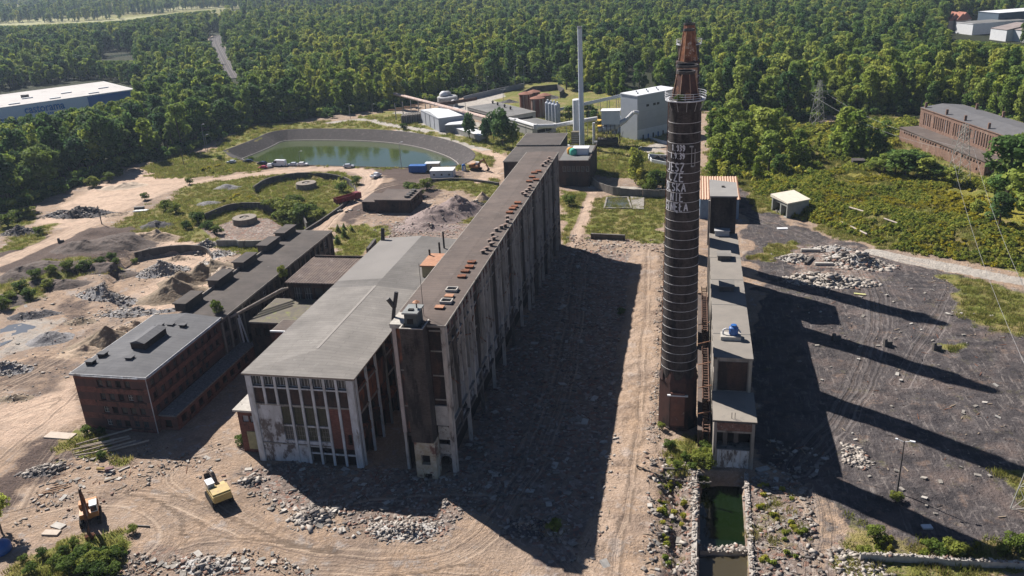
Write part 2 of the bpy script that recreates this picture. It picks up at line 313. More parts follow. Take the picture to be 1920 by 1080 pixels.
zone('grass',[(1760,520),(1860,530),(1990,560),(1990,640),(1860,630),(1790,600)],3,.85);zone('grass',[(1880,890),(1990,880),(1990,960),(1900,950)],2,.9)
zone('grass',[(1600,985),(1920,1010),(1990,1100),(1600,1100)],2,.62)
zone('grass',[(1750,640),(1790,630),(1800,650),(1765,662)],1.5,.8)
zone('yellow',[(390,312),(440,310),(430,322),(385,325)],2);zone('yellow',[(1560,350),(1640,340),(1700,352),(1640,370),(1580,368)],4,.6);zone('yellow',[(1720,375),(1800,365),(1900,400),(1960,440),(1840,425),(1760,410)],4,.7)
zone('yellow',[(1130,160),(1240,165),(1250,178),(1140,185)],4,.8);zone('yellow',[(440,362),(500,355),(480,375),(430,372)],2)
zone('brown',[(0,470),(140,430),(240,425),(290,440),(250,470),(140,500),(80,535),(0,545)],2);zone('brown',[(640,420),(700,350),(760,315),(860,325),(830,360),(700,400)],2,.85)
zone('brown',[(0,890),(90,820),(160,800),(140,850),(0,960)],1.5,.7);zone('brown',[(690,318),(760,312),(880,335),(850,350),(750,345)],2,.9)
zone('sand',[(60,420),(180,340),(330,295),(420,300),(350,340),(200,400),(150,430)],3,.9)
zone('sand',[(240,410),(330,430),(420,470),(400,560),(290,585),(180,680),(100,720),(0,760),(0,860),(150,790),(160,700),(300,590),(240,560),(300,470)],3,.8)
zone('rubble',lane,2,.8,world=True);zone('rubble',[(440,880),(560,870),(680,870),(760,890),(900,870),(880,960),(780,1030),(620,1000),(520,980),(450,920)],3,.75)
zone('rubble',[(1215,850),(1310,880),(1310,1100),(1205,1100),(1220,960)],1.5,.9);zone('rubble',[(1405,890),(1520,890),(1530,980),(1560,1100),(1410,1100)],2,.8)
zone('rubble',[(0,470),(60,450),(60,520),(0,560)],2,.0);zone('rubble',[(750,400),(900,370),(880,440),(700,455)],2,.7);zone('rubble',[(1180,455),(1250,455),(1245,830),(1232,830)],1,.6)
zone('rubble',[(1590,1030),(1690,1060),(1700,1100),(1560,1100)],2,.9);zone('rubble',[(640,370),(700,360),(560,500)],2,.0)
zone('rubble',[(1455,455),(1660,470),(1640,540),(1500,545)],2,.6);zone('conc',[(0,600),(120,590),(100,640),(0,680)],2,.55)
zone('rubble',[(200,1040),(500,1050),(480,1100),(200,1100)],2,.5)
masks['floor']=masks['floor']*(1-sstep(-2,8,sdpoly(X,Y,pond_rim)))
ROAD=[]
def road(px,w,val=.8): P=path('sand',px,w,.9,val); ROAD.append((P,w))
road([(-60,520),(0,492),(100,452),(190,408),(260,375),(340,345),(420,334),(520,322),(640,314),(690,320),(705,340),(670,375),(640,392)],3.6)
road([(640,392),(600,430),(570,470)],3.0,.7)
road([(860,300),(905,310),(930,330)],2.6);road([(740,245),(840,262),(930,290),(945,305),(900,340)],2.8,.8)
path('conc',[(1640,474),(1760,500),(1920,526),(2100,560)],3.0,.8,.9)
path('conc',[(620,230),(680,222),(740,236),(800,245)],2.5,.8,.8);path('conc',[(1110,350),(1180,352),(1290,356)],2.0,.8,.7)
road([(1075,460),(1085,430),(1100,395),(1110,360)],1.8,.7)
road([(1213,468),(1212,560),(1205,700),(1190,860),(1165,1000),(1150,1100)],5.2,.35)
# plant yard
zone('conc',[(850,190),(1020,160),(1060,170),(960,215),(880,220),(840,205)],3,.85);zone('conc',[(690,225),(800,215),(870,260),(1080,270),(1090,262),(1260,268),(1100,250),(930,240)],2,.0)
zone('conc',[(700,218),(800,240),(870,262),(930,285),(900,285),(780,255),(640,225)],2,.8);zone('conc',[(960,262),(1090,248),(1090,260),(975,280)],2,.8);zone('conc',[(1040,290),(1090,272),(1100,285),(1060,300)],1.5,.8)
zone('conc',[(690,215),(800,205),(880,225),(960,262),(900,285),(800,255),(700,232)],3,.75);zone('conc',[(950,240),(1085,235),(1090,262),(985,285)],3,.6);zone('conc',[(1095,262),(1190,268),(1262,255),(1262,285),(1180,290),(1100,280)],3,.6);zone('conc',[(1200,285),(1265,285),(1262,345),(1230,350)],2,.5)
zone('conc',[(930,165),(1060,150),(1130,165),(1060,172)],2,.7)
zone('brown',[(1222,900),(1300,890),(1300,1100),(1228,1100)],2,.62);zone('grass',[(1410,960),(1500,950),(1520,1040),(1420,1080)],1.5,.45)
zone('coal',[(1515,900),(1600,905),(1610,1000),(1585,1110),(1500,1110),(1525,980)],2,.5)
# tyre tracks
TR=[([(-20,985),(90,948),(180,935),(250,937),(300,965),(322,1005),(300,1045),(240,1085)],3.2),
    ([(215,1095),(330,1040),(450,1018),(600,1052),(740,1068),(860,1045),(940,970),(1000,860),(1045,740),(1075,600),(1085,480)],3.6),
    ([(250,930),(340,945),(420,985),(560,1040),(760,1075)],3.0),([(330,1000),(400,960),(330,930),(300,900),(340,860),(420,830)],2.4),
    ([(400,940),(500,1000),(640,1060),(900,1080)],2.4),([(0,860),(100,770),(150,730),(280,610),(330,590),(420,540),(470,480)],3.2),
    ([(0,730),(80,690),(160,640),(220,600),(300,575),(400,540)],3.0),([(0,790),(80,760),(150,742)],2.2),([(30,960),(110,840),(150,800)],2.5),
    ([(1213,468),(1212,560),(1205,700),(1190,860),(1165,1000),(1150,1100)],.8),([(1530,920),(1545,980),(1530,1100)],2.8),
    ([(1690,720),(1760,600),(1800,520),(1700,490)],3),([(1500,880),(1600,760),(1640,650),(1660,560),(1600,480),(1480,430),(1400,400)],4),
    ([(560,470),(640,390),(700,350),(840,330),(930,320)],3.4),([(-60,520),(0,492),(100,452),(190,408),(340,345),(420,334),(640,314),(690,320),(700,345),(640,392)],3.4),
    ([(640,440),(740,425),(700,455)],2),([(1075,470),(1085,430),(1105,380)],1.6),([(600,960),(760,940),(900,930),(1000,960),(1100,1080)],2.6)]
def sdalong(X,Y,P):
    best=np.full(X.shape,1e9);sg=np.zeros(X.shape);al=np.zeros(X.shape);acc=0
    P=np.asarray(P,float)
    for a,b in zip(P,P[1:]):
        ex,ey=b-a;Ls=hypot(ex,ey)+1e-9;wx=X-a[0];wy=Y-a[1];t=np.clip((wx*ex+wy*ey)/Ls**2,0,1);dx=wx-ex*t;dy=wy-ey*t
        d=np.hypot(dx,dy);s=np.sign(ex*wy-ey*wx);m=d<best;best=np.where(m,d,best);sg=np.where(m,s*d,sg);al=np.where(m,acc+t*Ls,al);acc+=Ls
    return best,sg,al
tw=np.zeros(X.shape);td=np.zeros(X.shape);ta=np.zeros(X.shape);koff=0
for px,w in TR:
    P=smooth_pts(GP(px),3); d,s,al=sdalong(X+(Xw-X)*.12,Y+(Yw-Y)*.12,P); k=1-sstep(w*.55,w*1.15,d); m=k>tw; td=np.where(m,s+koff*7.3,td); ta=np.where(m,al,ta); tw=np.maximum(tw,k); koff+=1
tw*=1-masks['grass']*.6
Z=Z-tw*.07
# gravel under buildings keeps to the default dirt
ny,nx=X.shape; idx=np.arange(ny*nx).reshape(ny,nx)
Fq=np.stack([idx[:-1,:-1],idx[:-1,1:],idx[1:,1:],idx[1:,:-1]],-1).reshape(-1,4)
V=np.stack([X,Y,Z],-1).reshape(-1,3)
def gmat():
    m=bpy.data.materials.new('site_ground'); t,N,L=nodes(m); b=N['Principled BSDF']; b.inputs['Roughness'].default_value=.95;b.inputs['Specular IOR Level'].default_value=.15
    geo=N.new('ShaderNodeNewGeometry'); P=geo.outputs['Position']
    def noise(sc,det=6,ro=.6,vec=P):
        n=N.new('ShaderNodeTexNoise'); n.inputs['Scale'].default_value=sc;n.inputs['Detail'].default_value=det;n.inputs['Roughness'].default_value=ro; L.new(vec,n.inputs[0]); return n.outputs[0]
    def mth(op,a,b_=None,c=None,cl=False):
        n=N.new('ShaderNodeMath'); n.operation=op;n.use_clamp=cl
        for i,v in enumerate((a,b_,c)):
            if v is None: continue
            if isinstance(v,(int,float)): n.inputs[i].default_value=v
            else: L.new(v,n.inputs[i])
        return n.outputs[0]
    def mixc(f,a,b_,bt='MIX'):
        n=N.new('ShaderNodeMix'); n.data_type='RGBA'; n.blend_type=bt
        for i,v in((0,f),(6,a),(7,b_)):
            if isinstance(v,tuple): n.inputs[i].default_value=(*v,1)
            elif isinstance(v,(int,float)): n.inputs[i].default_value=v
            else: L.new(v,n.inputs[i])
        return n.outputs[2]
    def rng(v,a,b_):
        n=N.new('ShaderNodeMapRange'); n.inputs[1].default_value=a;n.inputs[2].default_value=b_; L.new(v,n.inputs[0]); return n.outputs[0]
    def attr(nm,ch=None):
        a=N.new('ShaderNodeAttribute');a.attribute_name=nm
        if ch is None: return a.outputs['Fac']
        s=N.new('ShaderNodeSeparateColor');L.new(a.outputs['Color'],s.inputs[0]); return [s.outputs[0],s.outputs[1],s.outputs[2],a.outputs['Alpha']]
    gr,co,sa,ru=attr('mA',1); br,ye,cn,fl=attr('mB',1); TWn=attr('tw'); TDn=attr('td')
    nA=noise(.12);nB=noise(.5);nC=noise(2.2,5);nD=noise(7,4);nE=noise(.035,4)
    nmix=mth('ADD',mth('MULTIPLY',nA,.5),mth('MULTIPLY',nB,.5))
    def brk(mask,k=.9,s=.12):
        v=mth('ADD',mask,mth('MULTIPLY',mth('SUBTRACT',nmix,.5),k*2)); v=mth('ADD',v,mth('MULTIPLY',mth('SUBTRACT',nC,.5),.5)); return rng(v,.5-s,.5+s)
    base=mixc(rng(nB,.35,.65),(.40,.29,.205),(.23,.17,.125)); base=mixc(rng(nA,.42,.62),base,(.30,.23,.175)); 
    base=mixc(mth('MULTIPLY',rng(nC,.5,.7),.5),base,(.54,.43,.36)); base=mixc(mth('MULTIPLY',rng(noise(.09,8,.7),.50,.60),.55),base,(.165,.13,.11)); base=mixc(mth('MULTIPLY',rng(noise(.25,8,.72),.55,.63),.6),base,(.40,.37,.35))
    sand=mixc(rng(nB,.35,.7),(.56,.42,.32),(.41,.305,.235)); sand=mixc(mth('MULTIPLY',rng(nC,.5,.7),.5),sand,(.55,.465,.375)); sand=mixc(mth('MULTIPLY',rng(noise(.14,8,.72),.52,.62),.5),sand,(.27,.22,.18))
    c=mixc(brk(sa,.5,.25),base,sand)
    brown=mixc(rng(nC,.35,.65),(.125,.092,.078),(.075,.058,.052)); c=mixc(brk(br,.5,.15),c,brown)
    conc=mixc(rng(nB,.4,.6),(.42,.39,.35),(.35,.33,.30)); c=mixc(brk(cn,.35,.12),c,conc)
    coal=mixc(rng(nB,.35,.65),(.05,.045,.048),(.10,.09,.09)); coal=mixc(rng(nA,.50,.66),coal,(.13,.104,.096)); coal=mixc(mth('MULTIPLY',rng(nD,.60,.66),.45),coal,(.30,.28,.26))
    # pale scrape lines across the coal yard
    sv=N.new('ShaderNodeMapping'); sv.inputs['Rotation'].default_value=(0,0,.9); sv.inputs['Scale'].default_value=(1,.12,1); L.new(P,sv.inputs[0]); nS=noise(1.6,6,.7,sv.outputs[0])
    coal=mixc(mth('MULTIPLY',rng(nS,.55,.66),.7),coal,(.24,.215,.20)); coal=mixc(mth('MULTIPLY',rng(noise(.3,7,.7),.56,.64),.6),coal,(.20,.145,.115)); coal=mixc(mth('MULTIPLY',rng(noise(.21,7,.75),.58,.66),.5),coal,(.13,.125,.05)); coal=mixc(rng(noise(.16,7,.7),.52,.62),coal,(.045,.042,.045))
    sv2=N.new('ShaderNodeMapping'); sv2.inputs['Rotation'].default_value=(0,0,-.5); sv2.inputs['Scale'].default_value=(1,.1,1); L.new(P,sv2.inputs[0]); nS2=noise(1.1,6,.7,sv2.outputs[0])
    coal=mixc(mth('MULTIPLY',rng(nS2,.58,.68),.5),coal,(.17,.15,.145))
    vv=N.new('ShaderNodeTexVoronoi'); vv.inputs['Scale'].default_value=.22; vv.feature='DISTANCE_TO_EDGE'
    dv=N.new('ShaderNodeVectorMath'); dv.operation='ADD'; nv=N.new('ShaderNodeTexNoise'); nv.inputs['Scale'].default_value=.35; L.new(P,nv.inputs[0]); ms=N.new('ShaderNodeVectorMath'); ms.operation='SCALE'; ms.inputs['Scale'].default_value=5; L.new(nv.outputs[1],ms.inputs[0]); L.new(P,dv.inputs[0]);L.new(ms.outputs[0],dv.inputs[1]); L.new(dv.outputs[0],vv.inputs['Vector'])
    coal=mixc(mth('MULTIPLY',mth('MULTIPLY',rng(vv.outputs[0],.035,.0),.5),rng(nB,.5,.6)),coal,(.30,.27,.25))
    c=mixc(brk(co,.45,.1),c,coal)
    vo=N.new('ShaderNodeTexVoronoi'); vo.inputs['Scale'].default_value=1.7; vo.inputs['Randomness'].default_value=1; L.new(P,vo.inputs['Vector'])
    vs=N.new('ShaderNodeSeparateColor'); L.new(vo.outputs['Color'],vs.inputs[0])
    rub=mixc(rng(vs.outputs[0],.55,1.0),(.17,.135,.118),(.38,.34,.31)); rub=mixc(rng(vs.outputs[1],.8,.85),rub,(.26,.15,.115)); rub=mixc(rng(nB,.45,.65),rub,(.26,.205,.17))
    c=mixc(brk(ru,.9,.12),c,rub)
    cbv=N.new('ShaderNodeCombineXYZ'); L.new(mth('MULTIPLY',TDn,1.05),cbv.inputs[0]); L.new(mth('MULTIPLY',attr('ta'),.035),cbv.inputs[1]); nW=N.new('ShaderNodeTexNoise'); nW.noise_dimensions='2D'; nW.inputs['Scale'].default_value=1.0; nW.inputs['Detail'].default_value=5; nW.inputs['Roughness'].default_value=.7; L.new(cbv.outputs[0],nW.inputs[0])
    ww=mth('MULTIPLY',mth('SUBTRACT',nW.outputs[0],.5),6.0); st=mth('MULTIPLY',mth('MULTIPLY',rng(ww,.0,.9),TWn),rng(nA,.30,.55))
    c=mixc(mth('MULTIPLY',st,.8),c,mixc(co,(.54,.43,.33),(.25,.225,.215))); w2=mth('MULTIPLY',mth('MULTIPLY',rng(ww,-.2,-.9),TWn),.5); c=mixc(w2,c,(.12,.095,.08))
    grs=mixc(rng(nC,.35,.65),(.21,.215,.05),(.11,.14,.035)); grs=mixc(rng(nA,.45,.62),grs,(.27,.22,.10)); grs=mixc(mth('MULTIPLY',rng(nB,.5,.62),.5),grs,(.21,.20,.05)); 
    grs=mixc(brk(ye,.5,.2),grs,(.27,.25,.04)); c=mixc(brk(gr,.6,.12),c,grs)
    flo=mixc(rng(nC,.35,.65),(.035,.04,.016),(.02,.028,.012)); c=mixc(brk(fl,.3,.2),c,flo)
    c=mixc(attr('farm'),c,(.36,.36,.19))
    c=mixc(rng(nE,.3,.75),c,mixc(1.0,c,(.86,.84,.82),'MULTIPLY'))
    L.new(c,b.inputs['Base Color'])
    h=mth('ADD',mth('MULTIPLY',nC,.38),mth('MULTIPLY',nD,.12)); h=mth('ADD',h,mth('MULTIPLY',mth('MULTIPLY',ww,TWn),.10))
    h=mth('ADD',h,mth('MULTIPLY',mth('MULTIPLY',vs.outputs[2],ru),.16)); h=mth('ADD',h,mth('MULTIPLY',nB,.6))
    h=mth('ADD',h,mth('MULTIPLY',mth('MULTIPLY',nC,gr),.5))
    bp=N.new('ShaderNodeBump'); bp.inputs['Strength'].default_value=.85;bp.inputs['Distance'].default_value=1; L.new(h,bp.inputs['Height']); L.new(bp.outputs[0],b.inputs['Normal'])
    return m
GM=gmat()
def ground_part(name,sel,label=None):
    f=Fq[sel]; u,inv=np.unique(f,return_inverse=True); me=mesh_np(name,V[u],inv.reshape(f.shape),[GM],smooth=True)
    for nm,ks in(('mA',('grass','coal','sand','rubble')),('mB',('brown','yellow','conc','floor'))):
        a=me.attributes.new(nm,'FLOAT_COLOR','POINT'); a.data.foreach_set('color',np.stack([masks[k].reshape(-1)[u] for k in ks],-1).astype(np.float32).ravel())
    for nm,arr in(('tw',tw),('td',td)):
        a=me.attributes.new(nm,'FLOAT','POINT'); a.data.foreach_set('value',arr.reshape(-1)[u].astype(np.float32))
    a=me.attributes.new('farm','FLOAT','POINT'); a.data.foreach_set('value',masks['farm'].reshape(-1)[u].astype(np.float32))
    o=link(name,me); tag(o,label,None,None,'structure'); return o
fx=V[Fq].mean(1); fxx,fyy=fx[:,0],fx[:,1]
rm=np.zeros(len(Fq),bool)
for P,w in ROAD: d,_=sdline(fxx,fyy,P); rm|=d<w
ym=(masks['coal'].reshape(-1)[Fq].mean(1)>.5)&~rm
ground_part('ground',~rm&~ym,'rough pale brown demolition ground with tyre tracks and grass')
ground_part('road',rm,'pale dirt haul roads winding through the site')
ground_part('yard',ym,'dark coal stained yard right of the chimneys')
# ---------------------------------------------------------------- water
def water(name,pts,z,col,label,rough=.06):
    m=bpy.data.materials.new(name+'_surface'); t,N,L=nodes(m); b=N['Principled BSDF']; b.inputs['Base Color'].default_value=(*col,1); b.inputs['Roughness'].default_value=rough; b.inputs['IOR'].default_value=1.33; b.inputs['Specular IOR Level'].default_value=.9
    g=N.new('ShaderNodeNewGeometry'); n=N.new('ShaderNodeTexNoise'); n.inputs['Scale'].default_value=.6;n.inputs['Detail'].default_value=3; L.new(g.outputs['Position'],n.inputs[0]); bp=N.new('ShaderNodeBump'); bp.inputs['Distance'].default_value=.03; L.new(n.outputs[0],bp.inputs['Height']); L.new(bp.outputs[0],b.inputs['Normal'])
    mb=MB(); mb.add([(x,y,z) for x,y in pts],[tuple(range(len(pts)))]); o=mb.build(name,m); tag(o,label,None,None,'structure'); return o
water('pond',pond_rim,-4.3,(.045,.065,.022),'still green pond behind the parked cars')
water('trench_water',GP([(1308,880),(1400,880),(1406,1012),(1306,1012)]),-2.6,(.005,.012,.003),'bright green stagnant water in the sunken concrete trench')
water('far_pond',far_pond,-.55,(.06,.08,.07),'small distant pond among the trees')
# bank of the pond: concrete lining ring
mb=MB(); n=len(pond_rim)
pr=smooth_pts(pond_rim+[pond_rim[0]],2)
cxp=np.mean([p[0] for p in pond_rim]);cyp=np.mean([p[1] for p in pond_rim])
def inset(P,d):
    Q=[];n=len(P)
    for i in range(n):
        a=np.array(P[i-1]);b=np.array(P[i]);c=np.array(P[(i+1)%n]); t=(c-a)/np.linalg.norm(c-a); nrm=np.array([-t[1],t[0]])
        if nrm@(np.array([cxp,cyp])-b)<0:nrm=-nrm
        Q.append(tuple(b+nrm*d))
    return Q
pr=pr[:-1]; A=inset(pr,.6);Bq=inset(pr,9.0)
vs=[(x,y,.18) for x,y in A]+[(x,y,-5.0) for x,y in Bq]+[(x,y,.18) for x,y in inset(pr,0)]; n=len(pr)
fs=[(i,(i+1)%n,n+(i+1)%n,n+i) for i in range(n)]+[(2*n+i,2*n+(i+1)%n,(i+1)%n,i) for i in range(n)]
mb.add(vs,fs); LIN=M('dark_slab_lining',(.062,.053,.052),(.035,.031,.031),sc=.9,c3=(.10,.085,.08),sc3=.5,th3=.6,rough=.9,bump=.08,bsc=1.5)
tag(mb.build('pond_embankment',LIN),'dark sloping slab embankment around the pond',None,None,'structure')
A2=inset(pr,6.7);B2=inset(pr,7.4)
mb=MB(); vs=[(x,y,-3.75) for x,y in A2]+[(x,y,-3.95) for x,y in B2]+[(x,y,-4.6) for x,y in B2]
mb.add(vs,[(i,(i+1)%n,n+(i+1)%n,n+i) for i in range(n)]+[(n+i,n+(i+1)%n,2*n+(i+1)%n,2*n+i) for i in range(n)])
tag(mb.build('pond_kerb',CONC_L),'pale concrete kerb along the waterline of the pond',None,None,'structure')
# ---------------------------------------------------------------- vegetation
def leafmat(name,cols,hue_loc=True):
    m=bpy.data.materials.new(name); t,N,L=nodes(m); b=N['Principled BSDF']; b.inputs['Roughness'].default_value=.7;b.inputs['Specular IOR Level'].default_value=.12
    oi=N.new('ShaderNodeObjectInfo')
    mr=N.new('ShaderNodeMapping'); mr.inputs['Scale'].default_value=(.012,.012,0); L.new(oi.outputs['Location'],mr.inputs[0])
    n=N.new('ShaderNodeTexNoise'); n.inputs['Scale'].default_value=1; n.inputs['Detail'].default_value=3; L.new(mr.outputs[0],n.inputs[0])
    ad=N.new('ShaderNodeMath');ad.operation='ADD'; s1=N.new('ShaderNodeMath');s1.operation='MULTIPLY_ADD'; L.new(oi.outputs['Random'],s1.inputs[0]); s1.inputs[1].default_value=1.1;s1.inputs[2].default_value=-.45
    s2=N.new('ShaderNodeMath');s2.operation='MULTIPLY_ADD';L.new(n.outputs[0],s2.inputs[0]);s2.inputs[1].default_value=2.4;s2.inputs[2].default_value=-.75
    L.new(s1.outputs[0],ad.inputs[0]);L.new(s2.outputs[0],ad.inputs[1])
    r=N.new('ShaderNodeValToRGB'); e=r.color_ramp.elements
    while len(e)<len(cols): e.new(.5)
    for i,c in enumerate(cols): e[i].position=i/(len(cols)-1); e[i].color=(*c,1)
    L.new(ad.outputs[0],r.inputs[0])
    g=N.new('ShaderNodeTexCoord'); n2=N.new('ShaderNodeTexNoise'); n2.inputs['Scale'].default_value=.8; n2.inputs['Detail'].default_value=2; L.new(g.outputs['Object'],n2.inputs[0])
    mp=N.new('ShaderNodeMapRange'); mp.inputs[1].default_value=.35;mp.inputs[2].default_value=.65;mp.inputs[3].default_value=.6;mp.inputs[4].default_value=1.45; L.new(n2.outputs[0],mp.inputs[0])
    mx=N.new('ShaderNodeVectorMath'); mx.operation='SCALE'; L.new(r.outputs[0],mx.inputs[0]); L.new(mp.outputs[0],mx.inputs['Scale'])
    L.new(mx.outputs[0],b.inputs['Base Color'])
    tr=N.new('ShaderNodeBsdfTranslucent'); L.new(mx.outputs[0],tr.inputs[0]); ms=N.new('ShaderNodeMixShader'); ms.inputs[0].default_value=.45; L.new(b.outputs[0],ms.inputs[1]);L.new(tr.outputs[0],ms.inputs[2]); L.new(ms.outputs[0],N['Material Output'].inputs[0])
    return m
LEAF=leafmat('mixed_broadleaf_foliage',[(0.086,0.162,0.044),(0.142,0.222,0.053),(0.223,0.300,0.063),(0.327,0.370,0.078)])
LEAFY=leafmat('yellow_green_foliage',[(0.146,0.222,0.037),(0.206,0.272,0.045),(0.275,0.332,0.053),(0.352,0.370,0.068)])
LEAFD=leafmat('dark_foliage',[(0.056,0.115,0.044),(0.082,0.153,0.047),(0.120,0.190,0.053),(0.185,0.249,0.063)])
SHRUB=leafmat('bank_shrub_foliage',[(.17,.225,.04),(.24,.29,.05),(.32,.34,.06),(.42,.40,.07)])
BUSHM=leafmat('bush_foliage',[(.065,.115,.024),(.10,.155,.03),(.15,.20,.036),(.22,.25,.05)])
GOLD=leafmat('goldenrod_bloom',[(.24,.24,.03),(.34,.31,.03),(.42,.36,.03),(.30,.30,.05)])
GRASSM=leafmat('rough_grass',[(.15,.18,.04),(.20,.21,.05),(.28,.24,.09),(.19,.22,.045)])
BARK=M('bark',(.11,.09,.07),(.07,.056,.045),sc=4,obj=True,bump=.02)
BARK_P=M('birch_bark',(.40,.38,.34),(.22,.2,.18),sc=4,obj=True)
def crown(rng,h,r,base,n,ls,lobes=9,style='round'):
    """leaf clumps spread over overlapping lobes"""
    C=[]
    for i in range(lobes):
        if style=='tall':
            z=base+(h-base)*rng.uniform(.05,.92); k=1-abs((z-base)/(h-base)-.4)*1.05; a=rng.uniform(0,2*pi);rr=r*.5*k*rng.uniform(.2,1)
            C.append((rr*cos(a),rr*sin(a),z,r*(.42+.25*k)*rng.uniform(.7,1.1)))
        elif style=='cone':
            t=(i+.5)/lobes; z=base+(h-base)*t; C.append((rng.normal()*.1,rng.normal()*.1,z,r*(1.05-t)*.95))
        else:
            a=rng.uniform(0,2*pi); t=rng.uniform(0,1); z=base+(h-base)*(.18+.62*t); rr=r*.78*math.sqrt(max(0,1-(t-.25)**2*1.3))*rng.uniform(.2,1.0)
            C.append((rr*cos(a),rr*sin(a),z,r*rng.uniform(.20,.42)))
    C=np.array(C); w=C[:,3]**2; ci=rng.choice(len(C),n,p=w/w.sum())
    d=rng.normal(size=(n,3)); d[:,2]+=.35; d/=np.linalg.norm(d,axis=1)[:,None]
    rad=C[ci,3]*rng.uniform(.72,1.08,n); p=C[ci,:3]+d*rad[:,None]*np.array([1,1,.85])
    nn=d+rng.normal(size=(n,3))*.55; nn/=np.linalg.norm(nn,axis=1)[:,None]
    up=rng.normal(size=(n,3)); u=np.cross(nn,up);u/=np.linalg.norm(u,axis=1)[:,None]; v=np.cross(nn,u)
    s=ls*rng.uniform(.55,1.25,n)[:,None]
    q=np.stack([p-u*s,p+v*s*.75,p+u*s,p-v*s*.75],1).reshape(-1,3)
    return q,np.arange(n*4).reshape(n,4)
def tree_meshes(seed,h,r,base,n,ls,lobes,style,lm,bark):
    rng=np.random.default_rng(seed); q,f=crown(rng,h,r,base,n,ls,lobes,style); cm=mesh_np('crown',q,f,[lm])
    mb=MB(); tr=max(.14,h*.016); bend=rng.normal(size=2)*.25
    pts=[(0,0,-.3),(bend[0]*.4,bend[1]*.4,h*.25),(bend[0],bend[1],h*.5),(bend[0]*1.4,bend[1]*1.4,h*.78)]
    rr=[tr*1.25,tr,tr*.7,tr*.3]
    for i in range(3): mb.cyl(pts[i],pts[i+1],rr[i],rr[i+1],6,0,caps=False)
    for i in range(5):
        a=rng.uniform(0,2*pi); z=h*rng.uniform(.32,.62); k=r*rng.uniform(.45,.8); z2=z+h*rng.uniform(.08,.2)
        mb.cyl((bend[0]*z/h*1.4,bend[1]*z/h*1.4,z),(k*cos(a),k*sin(a),z2),tr*.4,tr*.12,4,0,caps=False)
    me=bpy.data.meshes.new('trunk'); me.from_pydata(mb.V,[],mb.F); me.materials.append(bark); me.update()
    return cm,me
def joined(cm,tm,name):
    nv=len(cm.vertices); V1=np.zeros(nv*3,np.float32); cm.vertices.foreach_get('co',V1); V2=np.zeros(len(tm.vertices)*3,np.float32); tm.vertices.foreach_get('co',V2)
    me=bpy.data.meshes.new(name); F1=[tuple(p.vertices) for p in cm.polygons]; F2=[tuple(i+nv for i in p.vertices) for p in tm.polygons]
    me.from_pydata(np.concatenate([V1,V2]).reshape(-1,3).tolist(),[],F1+F2); me.materials.append(cm.materials[0]); me.materials.append(tm.materials[0])
    me.polygons.foreach_set('material_index',[0]*len(F1)+[1]*len(F2)); me.update(); return me
#        kind, h, r, base, n, leaf, lobes, style, leaf mat
KINDS={'dark':[tree_meshes(s,15+s%3*1.5,4.3+s%2*.5,2.2,1400,.52,26,'round',LEAFD,BARK) for s in (1,2)],
       'mid':[tree_meshes(s,14.5+s%3*1.6,4.0+s%2*.6,1.8,1400,.50,24,'round',LEAF,BARK) for s in (3,4,5)],
       'tall':[tree_meshes(s,18.5,2.9,2.0,1050,.55,14,'tall',LEAF,BARK) for s in (6,7)],
       'yellow':[tree_meshes(s,15.5,3.3,1.5,1100,.55,14,'tall',LEAFY,BARK_P) for s in (8,9)],
       'pine':[tree_meshes(10,11,3.4,3.0,1100,.5,14,'tall',LEAFD,BARK)],
       'cone':[tree_meshes(11,5.2,1.25,.2,520,.28,7,'cone',LEAFD,BARK)],
       'bush':[tree_meshes(s,3.4,2.1,.1,1300,.19,15,'round',BUSHM,BARK) for s in (12,13)],
       'youngpoplar':[tree_meshes(14,8.5,2.3,.6,900,.36,12,'tall',SHRUB,BARK_P)]}
def scatter(name,protos,P,scale,rot,idx,label,kind='stuff',cat=None,zs=None):
    """one object; geometry nodes put the prototypes on its points"""
    coll=bpy.data.collections.new(name+'_kinds')
    for i,me in enumerate(protos): coll.objects.link(bpy.data.objects.new('%02d_%s'%(i,name),me))
    me=bpy.data.meshes.new(name); me.vertices.add(len(P)); me.vertices.foreach_set('co',np.asarray(P,np.float32).ravel())
    for nm,arr,ty,key in(('sc',scale,'FLOAT_VECTOR','vector'),('ro',rot,'FLOAT_VECTOR','vector'),('ix',idx,'INT','value')):
        a=me.attributes.new(nm,ty,'POINT'); a.data.foreach_set(key,np.asarray(arr,np.int32 if ty=='INT' else np.float32).ravel())
    o=link(name,me); tag(o,label,cat,None,kind)
    ng=bpy.data.node_groups.new(name,'GeometryNodeTree'); ng.interface.new_socket('Geometry',in_out='INPUT',socket_type='NodeSocketGeometry'); ng.interface.new_socket('Geometry',in_out='OUTPUT',socket_type='NodeSocketGeometry')
    N=ng.nodes;L=ng.links; gi=N.new('NodeGroupInput');go=N.new('NodeGroupOutput'); iop=N.new('GeometryNodeInstanceOnPoints')
    ci=N.new('GeometryNodeCollectionInfo'); ci.inputs['Collection'].default_value=coll; ci.inputs['Separate Children'].default_value=True; ci.inputs['Reset Children'].default_value=True
    def na(nm,ty):
        a=N.new('GeometryNodeInputNamedAttribute'); a.data_type=ty; a.inputs['Name'].default_value=nm; return a.outputs['Attribute']
    L.new(gi.outputs[0],iop.inputs['Points']);L.new(ci.outputs[0],iop.inputs['Instance']); iop.inputs['Pick Instance'].default_value=True
    L.new(na('ix','INT'),iop.inputs['Instance Index']);L.new(na('ro','FLOAT_VECTOR'),iop.inputs['Rotation']);L.new(na('sc','FLOAT_VECTOR'),iop.inputs['Scale'])
    L.new(iop.outputs[0],go.inputs[0]); md=o.modifiers.new('scatter','NODES'); md.node_group=ng; return o
